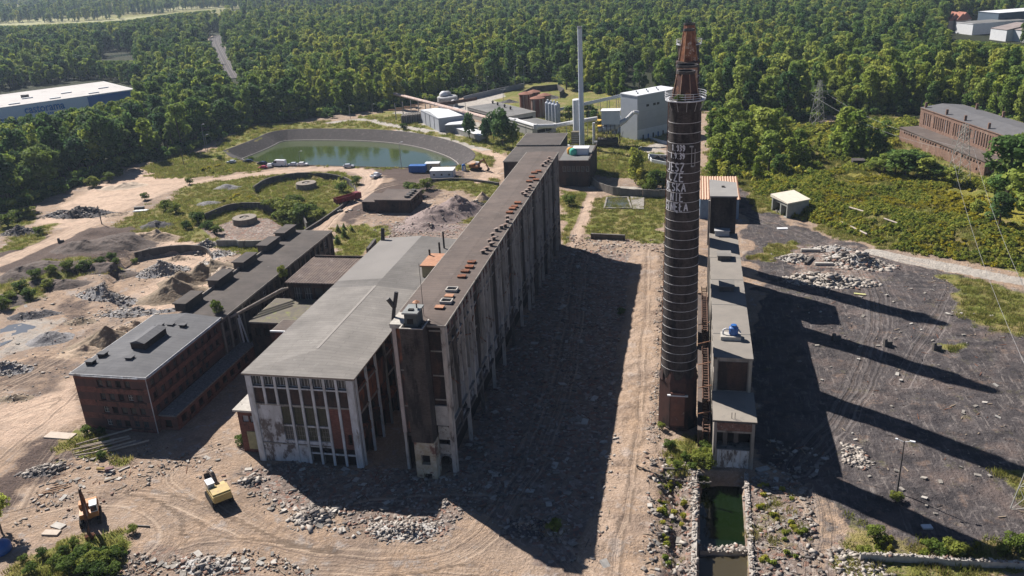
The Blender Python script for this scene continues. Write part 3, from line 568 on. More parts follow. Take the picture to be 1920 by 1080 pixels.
# forest edge as pixel line on the ground
EDGE=np.array([(-300,460),(0,398),(60,380),(150,342),(200,320),(240,308),(330,292),(400,262),(430,247),(470,232),(560,222),(640,214),(700,206),(740,204),(760,196),(830,186),(880,176),(960,158),(1040,148),(1060,158),(1100,168),(1150,176),(1250,182),(1330,205),(1400,222),(1480,228),(1560,212),(1640,214),(1700,205),(1800,215),(1920,245),(2300,300)],float)
EXC=[GP([(-90,272),(0,256),(120,240),(215,218),(275,196),(252,160),(172,148),(-90,180)]),  # warehouse
     GP([(392,62),(418,60),(424,90),(450,160),(420,160),(398,110)]),far_pond,
     GP([(-50,72),(50,62),(215,54),(210,42),(60,44),(-50,50)]),
     GP([(1165,135),(1250,130),(1260,175),(1160,170)]),
     GP([(1760,72),(1780,40),(1860,36),(1960,40),(1960,78),(1850,78)]),GP([(1395,18),(1420,17),(1425,25),(1398,26)]),GP([(1270,22),(1310,22),(1312,28),(1275,29)])]
def forest_points():
    out=[]
    for d0,d1,st in((250,520,6.6),(520,900,7.8),(900,1500,8.8),(1500,3300,13)):
        xs=np.arange(-2600,1400,st);ys=np.arange(150,3300,st); A,Bv=np.meshgrid(xs,ys); A=A+RNG.uniform(-.45,.45,A.shape)*st;Bv=Bv+RNG.uniform(-.45,.45,A.shape)*st
        A=A.ravel();Bv=Bv.ravel(); d=np.hypot(A,Bv); k=(d>=d0)&(d<d1); A=A[k];Bv=Bv[k]
        px,py,z=PROJ(np.stack([A,Bv,np.zeros_like(A)],-1)); ok=(z>0)&(px>-130)&(px<2050)&(py>-45)
        ok&=py<np.interp(px,EDGE[:,0],EDGE[:,1])-2*vnoise(A/20,Bv/20,4); A=A[ok];Bv=Bv[ok]
        for E in EXC:
            s=sdpoly(A,Bv,E)<0; A=A[s];Bv=Bv[s]
        fl=(PROJ(np.stack([A,Bv,np.zeros_like(A)],-1))); fx_,fy_=fl[0],fl[1]; fz=(fx_<470)&(fy_<np.interp(fx_,[-200,0,230,430,470],[74,66,54,36,20])); kk=~fz|(fbm(A/170,Bv/26,88,3)>.53); A=A[kk];Bv=Bv[kk]
        if st>=8.5: # far fields and clearings
            k=(fbm(A/260,Bv/260,55,3)<.62+.0*A)|(np.hypot(A,Bv)<1300); A=A[k];Bv=Bv[k]
        out.append(np.stack([A,Bv,np.full(A.shape,st)],-1))
    return np.concatenate(out)
FP=forest_points(); d=np.hypot(FP[:,0],FP[:,1]); FP=FP[np.argsort(d)]; d=np.sort(d)
LOWZ=[GP([(-150,350),(0,292),(140,268),(300,205),(262,178),(-150,232)]),GP([(1740,105),(1960,110),(1960,72),(1740,62)]),GP([(190,135),(262,135),(256,108),(190,108)]),GP([(415,175),(462,175),(448,150),(420,150)]),GP([(1160,150),(1260,150),(1260,128),(1160,128)])]
lowf=np.ones(len(FP))
for q in LOWZ: lowf=np.where(sdpoly(FP[:,0],FP[:,1],q)>0,.42,lowf)
NIND=250
fkinds=[k for k in('dark','mid','tall','yellow')]; allp=[];kidx={}
for k in fkinds:
    kidx[k]=list(range(len(allp),len(allp)+len(KINDS[k]))); allp+=KINDS[k]
px,py,_=PROJ(np.stack([FP[:,0],FP[:,1],np.zeros(len(FP))],-1))
zn=fbm(FP[:,0]/90,FP[:,1]/90,77,3); yel=((px>560)&(px<1120)&(py<215)&(py>70)); lf=(px<560)&(py>60)
pick=[]
for i in range(len(FP)):
    r=random.random(); z=zn[i]
    if yel[i] and z>.40: k='yellow' if r<.7 else ('tall' if r<.85 else 'mid')
    elif lf[i]: k='dark' if r<.40 else ('mid' if r<.72 else 'tall' if r<.9 else 'yellow')
    elif z>.57: k='yellow' if r<.5 else ('tall' if r<.75 else 'mid')
    else: k='mid' if r<.42 else ('tall' if r<.70 else ('dark' if r<.86 else 'yellow'))
    pick.append(k)
KL={'dark':'dark green','mid':'mid green','tall':'tall slender green','yellow':'yellow green'}
def place_tree(kind,x,y,s,label,cat='tree',group=None,name='tree',rz=None,zs=1,v=None,z=None):
    cm,tm=random.choice(KINDS[kind]) if v is None else KINDS[kind][v]
    o=thing(name,label,cat,(x,y,H1(x,y) if z is None else z),random.uniform(0,6.28) if rz is None else rz,group); o.scale=(s,s,s*zs)
    a=bpy.data.objects.new('trunk',tm);b=bpy.data.objects.new('crown',cm)
    for c in(a,b): COL.objects.link(c);c.parent=o
    return o
def where(x,y):
    if x<330:return 'at the edge of the woods on the left','trees along the left edge of the woods'
    if x<760:return 'at the edge of the woods behind the pond','trees along the woods behind the pond'
    if x<1260:return 'in the woods behind the modern plant','trees along the woods behind the plant'
    if x<1560:return 'in the wood right of the brick chimneys','trees of the wood right of the chimneys'
    return 'in the woods behind the long brick factory','trees of the woods behind the brick factory'
H0={'dark':16,'mid':16,'tall':18.5,'yellow':15.5}
fs=RNG.uniform(.72,1.5,len(FP))*np.where(FP[:,2]>12,1.2,np.where(FP[:,2]>8,1.02,.95))*np.where(lowf<1,.75,1); fz=RNG.uniform(.8,1.15,len(FP)); keepT=np.ones(len(FP),bool)
# sightlines left open in the photograph: store front, railway cutting, far pond, far sheds
PROT=[((-60,262),[(-60,230),(0,221),(60,212),(120,205),(180,192),(262,177)]),((392,450),[(392,74),(405,92),(415,110),(427,134),(440,154),(450,156)]),((190,258),[(190,112),(258,112)]),((1775,1940),[(1775,72),(1940,84)]),((-60,420),[(-60,48),(60,46),(230,38),(330,24),(420,16)])]
for i in range(len(FP)):
    h=H0[pick[i]]*fs[i]*fz[i]
    for (a_,b_),ln in PROT:
        if a_-5<px[i]<b_+5:
            yt=np.interp(px[i],[q[0] for q in ln],[q[1] for q in ln])
            if py[i]>yt-2:
                g_=hypot(FP[i,0],FP[i,1]); v=CR*((px[i]-960)/F_PX)+CD*((yt-540)/F_PX)+CF; hm_=CH+v[2]*g_/hypot(v[0],v[1])
                if h>hm_:
                    if hm_<3.2: keepT[i]=False
                    else: k_=hm_/h; h=hm_; fs[i]*=max(k_,.55); fz[i]*=k_/max(k_,.55)
pick=[k for k,q in zip(pick,keepT) if q]; FP=FP[keepT];px=px[keepT];py=py[keepT];fs=fs[keepT];fz=fz[keepT]
for i in range(NIND):
    w,g=where(px[i],py[i]); s=fs[i]
    place_tree(pick[i],FP[i,0],FP[i,1],s,KL[pick[i]]+' tree '+w,'tree',KL[pick[i]]+' '+g,z=-.1,zs=fz[i])
rest=np.arange(NIND,len(FP)); n=len(rest); sc=fs[rest]
sc3=np.stack([sc,sc,sc*fz[rest]],-1)
ro=np.zeros((n,3)); ro[:,2]=RNG.uniform(0,6.28,n)
scatter('forest',[joined(a,b,'tree') for a,b in allp],np.stack([FP[rest,0],FP[rest,1],np.full(n,-.2)],-1),sc3,ro,[random.choice(kidx[pick[i]]) for i in rest],'mass of mixed woodland stretching to the horizon')
print('forest',len(FP))
# ---------------------------------------------------------------- building helpers
_wm={}
def wall(mb,p0,p1,z0,z1,ops,depth=.35,m=0,mv=1):
    """wall face from p0 to p1 (outside on the right of the direction), real openings with reveals and a near-black sheet painted as the shade behind"""
    p0=np.array(p0,float);p1=np.array(p1,float);Lw=np.linalg.norm(p1-p0);u=(p1-p0)/Lw;nr=np.array([u[1],-u[0]])
    us=sorted({0,Lw,*[max(0,min(Lw,o[0])) for o in ops],*[max(0,min(Lw,o[1])) for o in ops]}); zs=sorted({z0,z1,*[o[2] for o in ops],*[o[3] for o in ops]})
    def P(a,z,d=0): q=p0+u*a-nr*d; return (q[0],q[1],z)
    for a,b in zip(us,us[1:]):
        for c,e in zip(zs,zs[1:]):
            mu=(a+b)/2;mz=(c+e)/2
            if any(o[0]<mu<o[1] and o[2]<mz<o[3] for o in ops): continue
            mb.add([P(a,c),P(b,c),P(b,e),P(a,e)],[(0,1,2,3)],m)
    for a,b,c,e in [o[:4] for o in ops]:
        D=depth
        mb.add([P(a,c),P(a,c,D),P(b,c,D),P(b,c),P(a,e),P(a,e,D),P(b,e,D),P(b,e)],[(0,3,2,1),(4,5,6,7),(0,1,5,4),(3,7,6,2)],m)
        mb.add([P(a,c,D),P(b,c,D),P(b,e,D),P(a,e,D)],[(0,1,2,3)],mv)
def winmesh(w,h,nu,nv,fm,gm,key):
    k=(round(w,2),round(h,2),nu,nv,key)
    if k in _wm: return _wm[k]
    mb=MB(); t=.09
    mb.box(0,0,0,w,.06,t,0);mb.box(0,0,h-t,w,.06,h,0);mb.box(0,.001,t,t,.06,h-t,0);mb.box(w-t,.001,t,w,.06,h-t,0)
    for i in range(1,nu): mb.box(w*i/nu-.035,.003,t,w*i/nu+.035,.05,h-t,0)
    for j in range(1,nv): mb.box(t,.006,h*j/nv-.03,w-t,.047,h*j/nv+.03,0)
    mb.add([(t*.5,.03,t*.5),(w-t*.5,.03,t*.5),(w-t*.5,.03,h-t*.5),(t*.5,.03,h-t*.5)],[(0,1,2,3)],1)
    me=bpy.data.meshes.new('window'); me.from_pydata(mb.V,[],mb.F); me.materials.append(fm);me.materials.append(gm); me.polygons.foreach_set('material_index',mb.M); me.update(); _wm[k]=me; return me
def window(parent,p0,p1,op,depth,nu=2,nv=2,fm=None,gm=None,key='a'):
    p0=np.array(p0,float);p1=np.array(p1,float);u=(p1-p0)/np.linalg.norm(p1-p0);nr=np.array([u[1],-u[0]])
    q=p0+u*op[0]-nr*(depth-.1); me=winmesh(op[1]-op[0],op[3]-op[2],nu,nv,fm or WHITE_F,gm or GLASS,key)
    o=link('window',me); o.parent=parent; o.location=Vector((q[0],q[1],op[2]))-(parent.location if parent.get('wc') else Vector((0,0,0))); o.rotation_euler=(0,0,atan2(u[1],u[0])); return o
def roof_slab(mb,x0,y0,x1,y1,z,t=.35,ov=.25,m=0,me=1,ridge=0.0,axis='y'):
    a,b,c,d=x0-ov,y0-ov,x1+ov,y1+ov
    mb.box(a,b,z-t,c,d,z,me)
    if ridge:
        xm=(a+c)/2; i=.12
        mb.add([(a+i,b+i,z+.01),(c-i,b+i,z+.01),(c-i,d-i,z+.01),(a+i,d-i,z+.01),(xm,b+(c-a)*.45,z+ridge),(xm,d-i,z+ridge)],[(0,1,4),(1,2,5,4),(3,0,4,5),(2,3,5)],m)
    else: mb.add([(a+.1,b+.1,z+.01),(c-.1,b+.1,z+.01),(c-.1,d-.1,z+.01),(a+.1,d-.1,z+.01)],[(0,1,2,3)],m)
# ---------------------------------------------------------------- four storey brick office block
def office():
    x0,x1,y0,y1,h=-110.3,-95.3,118.7,144.6,11.5
    t=thing('brick_office_block','dark red brick four storey block with grey flat roof, leftmost building','building',(-103,119,0),wc=True)
    mb=MB(); fo=[];so=[]
    for k in range(4):
        z=.9+k*2.75
        for i in range(5): fo.append((4.7+i*1.9,4.7+i*1.9+1.15,z,z+1.35))
        for i in range(10): so.append((1.2+i*2.45,1.2+i*2.45+1.2,z,z+1.35))
    fo=[o for j,o in enumerate(fo) if j not in (15+4,)]; so=[o for j,o in enumerate(so) if not (j%10>7 and j//10<2)]
    
    zz=[-.6]+[v for k in range(4) for v in (.8+k*2.75,2.35+k*2.75)]+[h]
    for j_,(za,zb) in enumerate(zip(zz,zz[1:])):
        wall(mb,(x0,y0),(x1,y0),za,zb,[o for o in fo if za<o[2]<zb],.35,2 if j_%2 else 0);wall(mb,(x1,y0),(x1,y1),za,zb,[o for o in so if za<o[2]<zb],.35,2 if j_%2 else 0)
    wall(mb,(x1,y1),(x0,y1),-.6,h,[]);wall(mb,(x0,y1),(x0,y0),-.6,h,so[:24])
    mb.build('wall',[BR_RED,VOID,M('band_brick',(.11,.058,.05),(.075,.045,.042),sc=1,streak=.4)],t)
    for j,o in enumerate(fo):
        if j not in (2,12,17,6): window(t,(x0,y0),(x1,y0),o,.35,2,2,CONC_L if j in(0,5,6,13) else STEEL_D,GLASS,'dl' if j in(0,5,6,13) else 'd')  # a few pale frames stand in for glints on the windows
    for j,o in enumerate(so):
        if j%3!=1: window(t,(x1,y0),(x1,y1),o,.35,2,2,STEEL_D,GLASS,'d')
    for k in range(4):
        b=MB(); z=.9+k*2.75-.28; b.box(x0+4.2,y0-.07,z,x1-.9,y0+.02,z+.16); b.box(x1-.02,y0+.6,z,x1+.07,y1-1,z+.16); b.build('string_course',BR_DARK,t)
    mb=MB(); roof_slab(mb,x0,y0,x1,y1,h+.25,.4,.4,0,1,.75); mb.build('roof',[BLUEROOF,WHITE_F],t)
    mb=MB(); mb.box(x0+2.2,y0-.62,h-.12,x1-1.2,y0-.42,h+.05); mb.box(x1+.42,y0,h-.15,x1+.6,y1,h+.03); mb.cyl((x1+.1,y0-.1,h-.2),(x1+.1,y0-.1,0),.08,.08,8); mb.build('gutter',WHITE_F,t)
    mb=MB(); cx,cy=-102.6,131.5; mb.prism([(cx-1.5,cy-3.6),(cx+1.5,cy-3.6),(cx+1.5,cy+3.6),(cx-1.5,cy+3.6)],h+.3,h+2.2); mb.build('skylight_box',BR_DARK,t)
    mb=MB(); mb.add([(cx-1.7,cy-3.8,h+2.2),(cx+1.7,cy-3.8,h+2.2),(cx+1.7,cy+3.8,h+2.2),(cx-1.7,cy+3.8,h+2.2),(cx,cy-3.8,h+2.75),(cx,cy+3.8,h+2.75)],[(0,1,4),(1,2,5,4),(3,0,4,5),(2,3,5),(0,3,2,1)]); mb.build('skylight_roof',BLUEROOF,t)
    for a,b,s in ((-108.6,122,1),(-108.4,125.2,1),(-101.9,124.2,.9),(-104.9,138.6,.9),(-102.6,139,.8),(-99.9,139,.8)):
        mb=MB(); mb.box(a-.7*s,b-.6*s,h+.2,a+.7*s,b+.6*s,h+1.15,0); mb.box(a-.85*s,b-.75*s,h+1.15,a+.85*s,b+.75*s,h+1.27,1); mb.build('roof_vent',[BR_DARK,BLUEROOF],t)
    # low wing along the right side
    w=thing('low_brick_annex','low brick annex with debris covered roof at the foot of the leftmost block','building',(-93,130,0),wc=True)
    mb=MB(); wall(mb,(x1+.02,y0+1.2),(x1+3.6,y0+1.2),-.6,3.0,[(1,2.4,.6,2.2)]);wall(mb,(x1+3.6,y0+1.2),(x1+3.6,y1+6),-.6,3.0,[(1.5+i*3,3.3+i*3,.7,2.3) for i in range(9)]);wall(mb,(x1+3.6,y1+6),(x1+.02,y1+6),-.6,3,[]); mb.build('wall',[BR_RED,VOID],w)
    mb=MB(); mb.box(x1+.02,y0+1,3.0,x1+3.8,y1+6.2,3.3); mb.build('roof',M('debris_roof',(.23,.22,.21),(.12,.115,.11),sc=1.8,c3=(.4,.4,.4),sc3=2.5,th3=.62,bump=.1),w)
office()
# ---------------------------------------------------------------- long low production hall
def long_hall():
    x0,x1,y0,y1,h=-105.6,-95.2,144.7,203.5,11.0
    t=thing('long_flat_roofed_hall','long dark flat roofed hall with five roof boxes running back from the leftmost block','building',(-100,160,0),wc=True)
    mb=MB(); ops=[]
    for i in range(20):
        for k in range(3): ops.append((1.2+i*2.92,1.2+i*2.92+1.7,1.0+k*3.4,3.3+k*3.4))
    wall(mb,(x1,y0),(x1,y1),-.6,h,[o for j,o in enumerate(ops) if j%7!=3],.4);wall(mb,(x1,y1),(x0,y1),-.6,h,[]);wall(mb,(x0,y1),(x0,y0),-.6,h,[(2+i*4,5+i*4,6,9) for i in range(13)],.4); mb.build('wall',[CONC_D,VOID],t)
    for j,o in enumerate(ops):
        if j%7!=3 and (j*7)%5<3: window(t,(x1,y0),(x1,y1),o,.4,2,3,WHITE_F if j%4==0 else CONC_D,GLASS,'w' if j%4==0 else 'c')
    for i in range(21):
        mb=MB(); y=y0+.3+i*2.92; mb.box(x1,y-.22,-.5,x1+.22,y+.22,h-.3); mb.build('pilaster',CONC if i<4 else CONC_D,t)
    mb=MB(); roof_slab(mb,x0,y0+.35,x1,y1,h+.3,.4,.3,0,1); mb.build('roof',[ROOF_BL,CONC],t)
    mb=MB(); mb.box(x0-4.9,y0-.02,h-.4,x1+.3,y0+.42,h+.65); mb.build('parapet',BR_DARK,t)
    for (px,py) in ((362,567),(413,524),(461,491),(505,460),(540,437)):
        gx_,gy_=G(px,py,h+1); mb=MB(); X0=x0-1.0;mb.box(X0-.9,gy_-3.4,h+.3,X0+1.7,gy_+3.4,h+2.0,0); mb.box(X0-1.2,gy_-3.7,h+2.0,X0+2.0,gy_+3.7,h+2.25,1); mb.build('roof_monitor',[STEEL_D,ROOF_BL],t)
    mb=MB(); mb.box(x0-.55,y0+6,h-1,x0-.31,y1-4,h+.9); mb.build('side_parapet',CONC,t)
    for i,(px,py) in enumerate(((463,578),(472,577))):
        pass
    mb=MB(); mb.cyl((x1+1.0,150.8,0),(x1+.5,150.8,9),.22,.22,8);mb.cyl((x1+1.9,151.6,0),(x1+.5,151.2,9.6),.18,.18,8); mb.build('drainpipe',CLAD_W,t)
long_hall()
for px,py,s in ((408,588,.75),(530,520,.7)):
    g=G(px,py,11); place_tree('bush',g[0],g[1],s,'small yellow green bush growing from the roof of the long hall '+('near the leftmost block' if px<450 else 'at its right edge'),'bush',name='bush',z=10.6,zs=1.4)
# ---------------------------------------------------------------- halls between
def middle():
    t=thing('corrugated_hall','brick hall with brown corrugated roof between the long hall and the big hall','building',(-82,170,0),wc=True)
    x0,x1,y0,y1,h=-88.2,-74.6,162.6,177.8,12.6
    mb=MB(); ops=[(1.2+i*2.5,3.1+i*2.5,8.6,11.6) for i in range(5)]
    wall(mb,(x0,y0),(x1,y0),-.5,h,ops);wall(mb,(x1,y0),(x1,y1),-.5,h,[]);wall(mb,(x1,y1),(x0,y1),-.5,h+1,[]);wall(mb,(x0,y1),(x0,y0),-.5,h,[(2,5,6,9),(8,11,6,9)]); mb.build('wall',[BR_DARK,VOID],t)
    for j,o in enumerate(ops): window(t,(x0,y0),(x1,y0),o,.35,3,2,STEEL_G if j<2 else STEEL_D,GLASS,'g%d'%(j<2))
    mb=MB(); n=44
    for i in range(n):
        a=x0-.5+(x1-x0+1)*i/n;b=x0-.5+(x1-x0+1)*(i+1)/n; z=h+.3; c=.16*(i%2); d=.16*((i+1)%2)
        mb.add([(a,y0-.5,z+c),(b,y0-.5,z+d),(b,y1+.2,z+d+.3),(a,y1+.2,z+c+.3)],[(0,1,2,3)]); mb.add([(a,y0-.5,z+c-.25),(b,y0-.5,z+d-.25),(b,y0-.5,z+d),(a,y0-.5,z+c)],[(0,1,2,3)])
    mb.build('corrugated_roof',M('brown_corrugated_sheet',(.20,.155,.13),(.12,.095,.085),sc=.5,c3=(.26,.22,.2),sc3=.8,th3=.6),t)
    mb=MB(); mb.box(x0,y1+.02,h-.2,x1+2.8,y1+.4,h+1.1); mb.build('parapet',BR_DARK,t)
    t=thing('lower_brick_wing','low brick wing with moss patched flat roof in front of the corrugated hall','building',(-80,155,0),wc=True)
    x0,x1,y0,y1,h=-91.5,-74.6,149.6,162.4,8.6
    mb=MB(); wall(mb,(x0,y0),(x1,y0),-.5,h,[(1+i*2.1,2.3+i*2.1,5.6,7.4) for i in range(8)]);wall(mb,(x1,y0),(x1,y1),-.5,h,[]);wall(mb,(x1,y1),(x0,y1),-.5,h,[]);wall(mb,(x0,y1),(x0,y0),-.5,h,[(2,4,3,6),(7,9,3,6)]); mb.build('wall',[BR_DARK,VOID],t)
    mb=MB(); roof_slab(mb,x0,y0,x1,y1,h+.25,.35,.1,0,1); mb.build('roof',[M('mossy_tar_roof',(.14,.125,.09),(.10,.09,.08),sc=.6,c3=(.16,.17,.06),sc3=.7,th3=.6,bump=.02),CONC],t)
    for i in range(3):
        mb=MB(); mb.cyl((-95.1,148.5+i*1.4,10.2-i*.3),(-88.6,160.8+i*1.2,12.0-i*.4),.25,.25,8); mb.build('inclined_pipe',M('rusty_white_pipe',(.4,.37,.33),(.22,.18,.15),sc=1.5),t)
    t=thing('red_brick_hall','red brick hall with white roof edge tucked left of the big hall','building',(-80,146,0),wc=True)
    x0,x1,y0,y1,h=-83.5,-71.2,143.8,149.5,9.5
    mb=MB(); ops=[(1.2+i*2.0,2.5+i*2.0,5.8,7.9) for i in range(5)]; wall(mb,(x0,y0),(x1,y0),-.5,h,ops);wall(mb,(x0,y1),(x0,y0),-.5,h,[]);wall(mb,(x1,y1),(x0,y1),-.5,h,[]); mb.build('wall',[BR_RED,VOID],t)
    for o in ops: window(t,(x0,y0),(x1,y0),o,.35,2,2,BR_DARK,GLASS,'rb')
    mb=MB(); roof_slab(mb,x0,y0+.2,x1,y1,h+.2,.25,.0,0,1); mb.build('roof',[ROOF_B,CONC],t)
    mb=MB(); mb.box(x0-.12,y0-.15,h-.05,x1,y0+.18,h+.28); mb.build('roof_edge',CLAD_W,t)
middle()
# ---------------------------------------------------------------- big hall with white frame front
def big_hall():
    x0,x1,y0,y1,h=-71.6,-52.6,112.9,181.5,17.0
    t=thing('white_framed_hall','big hall with white concrete frame front, brick panels and pale grey roof','building',(-62,113,0),wc=True)
    # front: nine bays; u measured from the left
    n=8; e=.85; cw=.42; us=[e+i*((x1-x0-2*e)/n) for i in range(n+1)]; bw=us[1]-us[0]
    fr=MB(); yF=y0
    for i,u in enumerate(us):
        x=x0+u; zb=11.2 if i<=2 else 0
        fr.box(x-cw/2,yF-.18,zb if i else -.5,x+cw/2,yF+.3,h-.5)
    fr.box(x0,yF-.2,-.5,x0+.8,yF+.4,h-.5);fr.box(x1-1.2,yF-.22,-.5,x1,yF+.4,h-.5)
    fr.box(x0+.8,yF-.15,h-.5,x1-1.2,yF+.3,h-.01); fr.box(x0+.8,yF-.12,14.3,x1-1.2,yF+.2,14.55)
    fr.build('concrete_frame',WHITE_F,t)
    mb=MB(); ops=[];W1=[];W2=[];W3=[]
    for i in range(n):
        a,b=us[i]+cw/2,us[i+1]-cw/2
        W1.append((a,b,14.6,h-.55))
        if 2<=i<=5: W2.append((a,b,7.4,10.9)); W3.append((a,b,4.4,7.1))
    G0=[(us[i]+cw/2,us[i+1]-cw/2,-.3,3.3) for i in (4,5,6,7)]
    xtra=[(us[7]+.7,us[7]+1.5,4.2,6.2)]
    ops=W1+W2+W3+G0+xtra
    wall(mb,(x0,yF+.05),(x1,yF+.05),11.25,h-.4,W1,.4,0,2)
    mb.build('brick_panel_wall',[BR_DARK,CONC,VOID],t)
    mb=MB(); wall(mb,(x0,yF+.02),(x0+us[6],yF+.02),-.5,11.25,[o for o in ops if o[3]<11.2 and o[1]<us[6]+.01],.5,0,1); mb.build('lower_plaster_wall',[WHITE,VOID],t)
    mb=MB(); wall(mb,(x0+us[6],yF+.04),(x1,yF+.04),-.5,11.25,[(o[0]-us[6],o[1]-us[6],o[2],o[3]) for o in ops if o[3]<11.2 and o[0]>us[6]-.01],.5,0,1); mb.build('lower_brick_wall',[BR_RED,VOID],t)
    for o in W1: window(t,(x0,yF+.05),(x1,yF+.05),o,.4,3,1,WHITE_F,GLASS,'w1')
    for o in W2: window(t,(x0,yF),(x1,yF),o,.3,3,4,CONC_D,GLASS_G,'w2')
    for j,o in enumerate(W3): window(t,(x0,yF),(x1,yF),o,.3,4,3,CONC,GLASS_G if j else GLASS,'w3%d'%(j>0))
    mb=MB(); mb.box(x0+.85,yF-.12,11.05,x1-1.25,yF+.02,11.35); mb.box(x0+.85,yF-.1,3.5,x0+us[6],yF+.02,3.75); mb.build('floor_beam',CONC,t)
    for i in (4,5,6,7):
        mb=MB(); mb.box(x0+us[i]+.2,yF+.1,1.9,x0+us[i+1]-.2,yF+.25,2.2); mb.build('door_lintel',WHITE_F,t)
    # right side with broken bays, only the near part is whole
    xs=x1; bays=15; bl=(y1-y0-1)/bays
    mb=MB(); ops=[]
    for i in range(bays):
        a,b=.5+i*bl+.35,.5+(i+1)*bl-.1
        ops+= [(a,b,14.2,16.2)]
        if i in (0,1,2,4,7): ops+=[(a,b,6.2,9.2)]
        else: ops+=[(a,b,5.4,12.4)]
        ops+=[(a,b,-.4,4.6)]
    wall(mb,(xs,y0+.45),(xs,y1),-.5,h-.4,ops,1.2,0,1); mb.build('side_wall',[M('rusty_brick',(.24,.085,.045),(.11,.05,.035),sc=.6,c3=(.045,.035,.03),sc3=.35,th3=.50,streak=.4),VOID],t)
    for i in range(bays+1):
        y=y0+.75+i*bl; mb=MB(); mb.box(xs-.1,y-.2,-.5,xs+.28,y+.2,h-.4); mb.build('side_column',WHITE_F if i<3 else CONC,t)
    for i in range(0,bays):
        if i%3!=2:
            mb=MB(); y=y0+.75+i*bl; mb.box(xs+.02,y+.22,13.5,xs+.2,y+bl-.22,13.75);mb.box(xs+.02,y+.22,9.6,xs+.2,y+bl-.22,9.85); mb.build('side_beam',CONC,t)
    mb=MB(); wall(mb,(x0,y1),(x0,y0),-.5,h-.4,[]);wall(mb,(x1,y1),(x0,y1),-.5,h-.4,[]); mb.build('rear_wall',[BR_DARK,VOID],t)
    # roof in three lengths of slightly different felt
    mb=MB(); xm=(x0+x1)/2;o=.45;z=h; r=.85; a,c=x0-o,x1+o; b=y0-o
    mb.box(a,b,z-.28,c,y1+.2,z,2)
    s=[b+.02,150,167,y1+.2]
    mb.add([(a,b,z+.01),(c,b,z+.01),(xm,b+8,z+r)],[(0,1,2)],0)
    mb.add([(a,b,z+.01),(xm,b+8,z+r),(xm,150,z+r),(a,150,z+.01)],[(0,1,2,3)],0);mb.add([(c,b,z+.01),(c,150,z+.01),(xm,150,z+r),(xm,b+8,z+r)],[(0,1,2,3)],0)
    mb.add([(a,150,z+.01),(xm,150,z+r),(xm,154,z+r),(a,154,z+.01)],[(0,1,2,3)],1);mb.add([(c,150,z+.01),(c,154,z+.01),(xm,154,z+r),(xm,150,z+r)],[(0,1,2,3)],1)
    mb.add([(a,154,z+.01),(xm,154,z+r),(xm,y1+.2,z+r),(a,y1+.2,z+.01)],[(0,1,2,3)],3);mb.add([(c,154,z+.01),(c,y1+.2,z+.01),(xm,y1+.2,z+r),(xm,154,z+r)],[(0,1,2,3)],1)
    mb.add([(a,y1+.2,z+.01),(xm,y1+.2,z+r),(c,y1+.2,z+.01)],[(0,1,2)],2)
    mb.build('roof',[ROOF_L,ROOF_L2,M('roof_edge_strip',(.28,.24,.2),(.2,.16,.13),sc=2),M('mid_felt_roof',(.205,.195,.185),(.18,.172,.163),sc=.15)],t)
    mb=MB(); mb.box(xm-.25,121,z+r-.03,xm+.25,150,z+r+.03); mb.build('ridge_cap',M('ridge_felt',(.27,.255,.235),(.24,.225,.21),sc=1),t)
    mb=MB(); mb.box(xm-6,153.7,z+.25,xm+9,153.95,z+1.1,0); 
    # leaning broken stub on the left edge
    q=thing('leaning_chimney_stub','dark leaning pipe stub on the left edge of the pale hall roof','pipe',(-71.4,180.2,17),wc=True); mb=MB(); mb.cyl((-71.4,180.2,16.9),(-71.4,181,19.8),.5,.45,8); mb.cyl((-71.4,180.1,17.05),(-67.8,180.4,17.15),.12,.12,6); mb.build('pipe',STEEL_D,q)
    q=thing('rusty_roof_cabin','small yellow roof cabin with rusty orange top beside the silo roof','cabin',(-54.5,155,17),wc=True)
    gx0,gy0=G(800,500,19); mb=MB(); mb.box(gx0-.6,gy0-1.5,17,gx0+3.2,gy0+5.5,19.6,0); mb.box(gx0-.9,gy0-1.8,19.6,gx0+3.4,gy0+5.8,19.9,1); mb.build('cabin_body',[M('pale_yellow_sheet',(.45,.38,.2),(.32,.26,.16),sc=1),RUST_L],q)
    for (px,py) in ((808,502),(826,488),(833,467)):
        g=G(px,py,17); q=thing('roof_flue','dark narrow flue standing on the pale hall roof '+{808:'in front of the rusty cabin',826:'behind the rusty cabin',833:'farthest from the camera'}[px],'flue',(g[0],g[1],17)); mb=MB(); mb.cyl((0,0,0),(0,0,4.2),.22,.22,8); mb.build('flue_pipe',STEEL_D,q)
    # small annex on the left of the front
    q=thing('small_brick_annex','small brick annex with pale roof slab at the left foot of the white framed hall','building',(-74,115,0),wc=True)
    mb=MB(); X0,X1,Y0,Y1,hh=-75.8,-71.65,115.0,126,8.3; ops=[(.8,1.9,6.0,7.3),(2.2,3.3,6.0,7.3)]; wall(mb,(X0,Y0),(X1,Y0),-.5,hh,ops);wall(mb,(X0,Y1),(X0,Y0),-.5,hh,[]);wall(mb,(X1,Y1),(X0,Y1),-.5,hh,[]); mb.build('wall',[BR_RED,VOID],q)
    for o in ops: window(q,(X0,Y0),(X1,Y0),o,.35,1,1,WHITE_F,M('pale_pane',(.3,.33,.36),(.25,.27,.3),sc=1,rough=.3),'an')
    mb=MB(); mb.box(X0-.5,Y0-.6,hh,X1-.02,Y1,hh+.35); mb.build('roof',CONC_L,q); mb=MB(); mb.box(X0+1.2,Y0-.12,.7,X1-.3,Y0+.1,4.2); mb.build('boarded_panel',M('yellowish_board',(.38,.36,.20),(.26,.25,.15),sc=1.5),q)
big_hall()
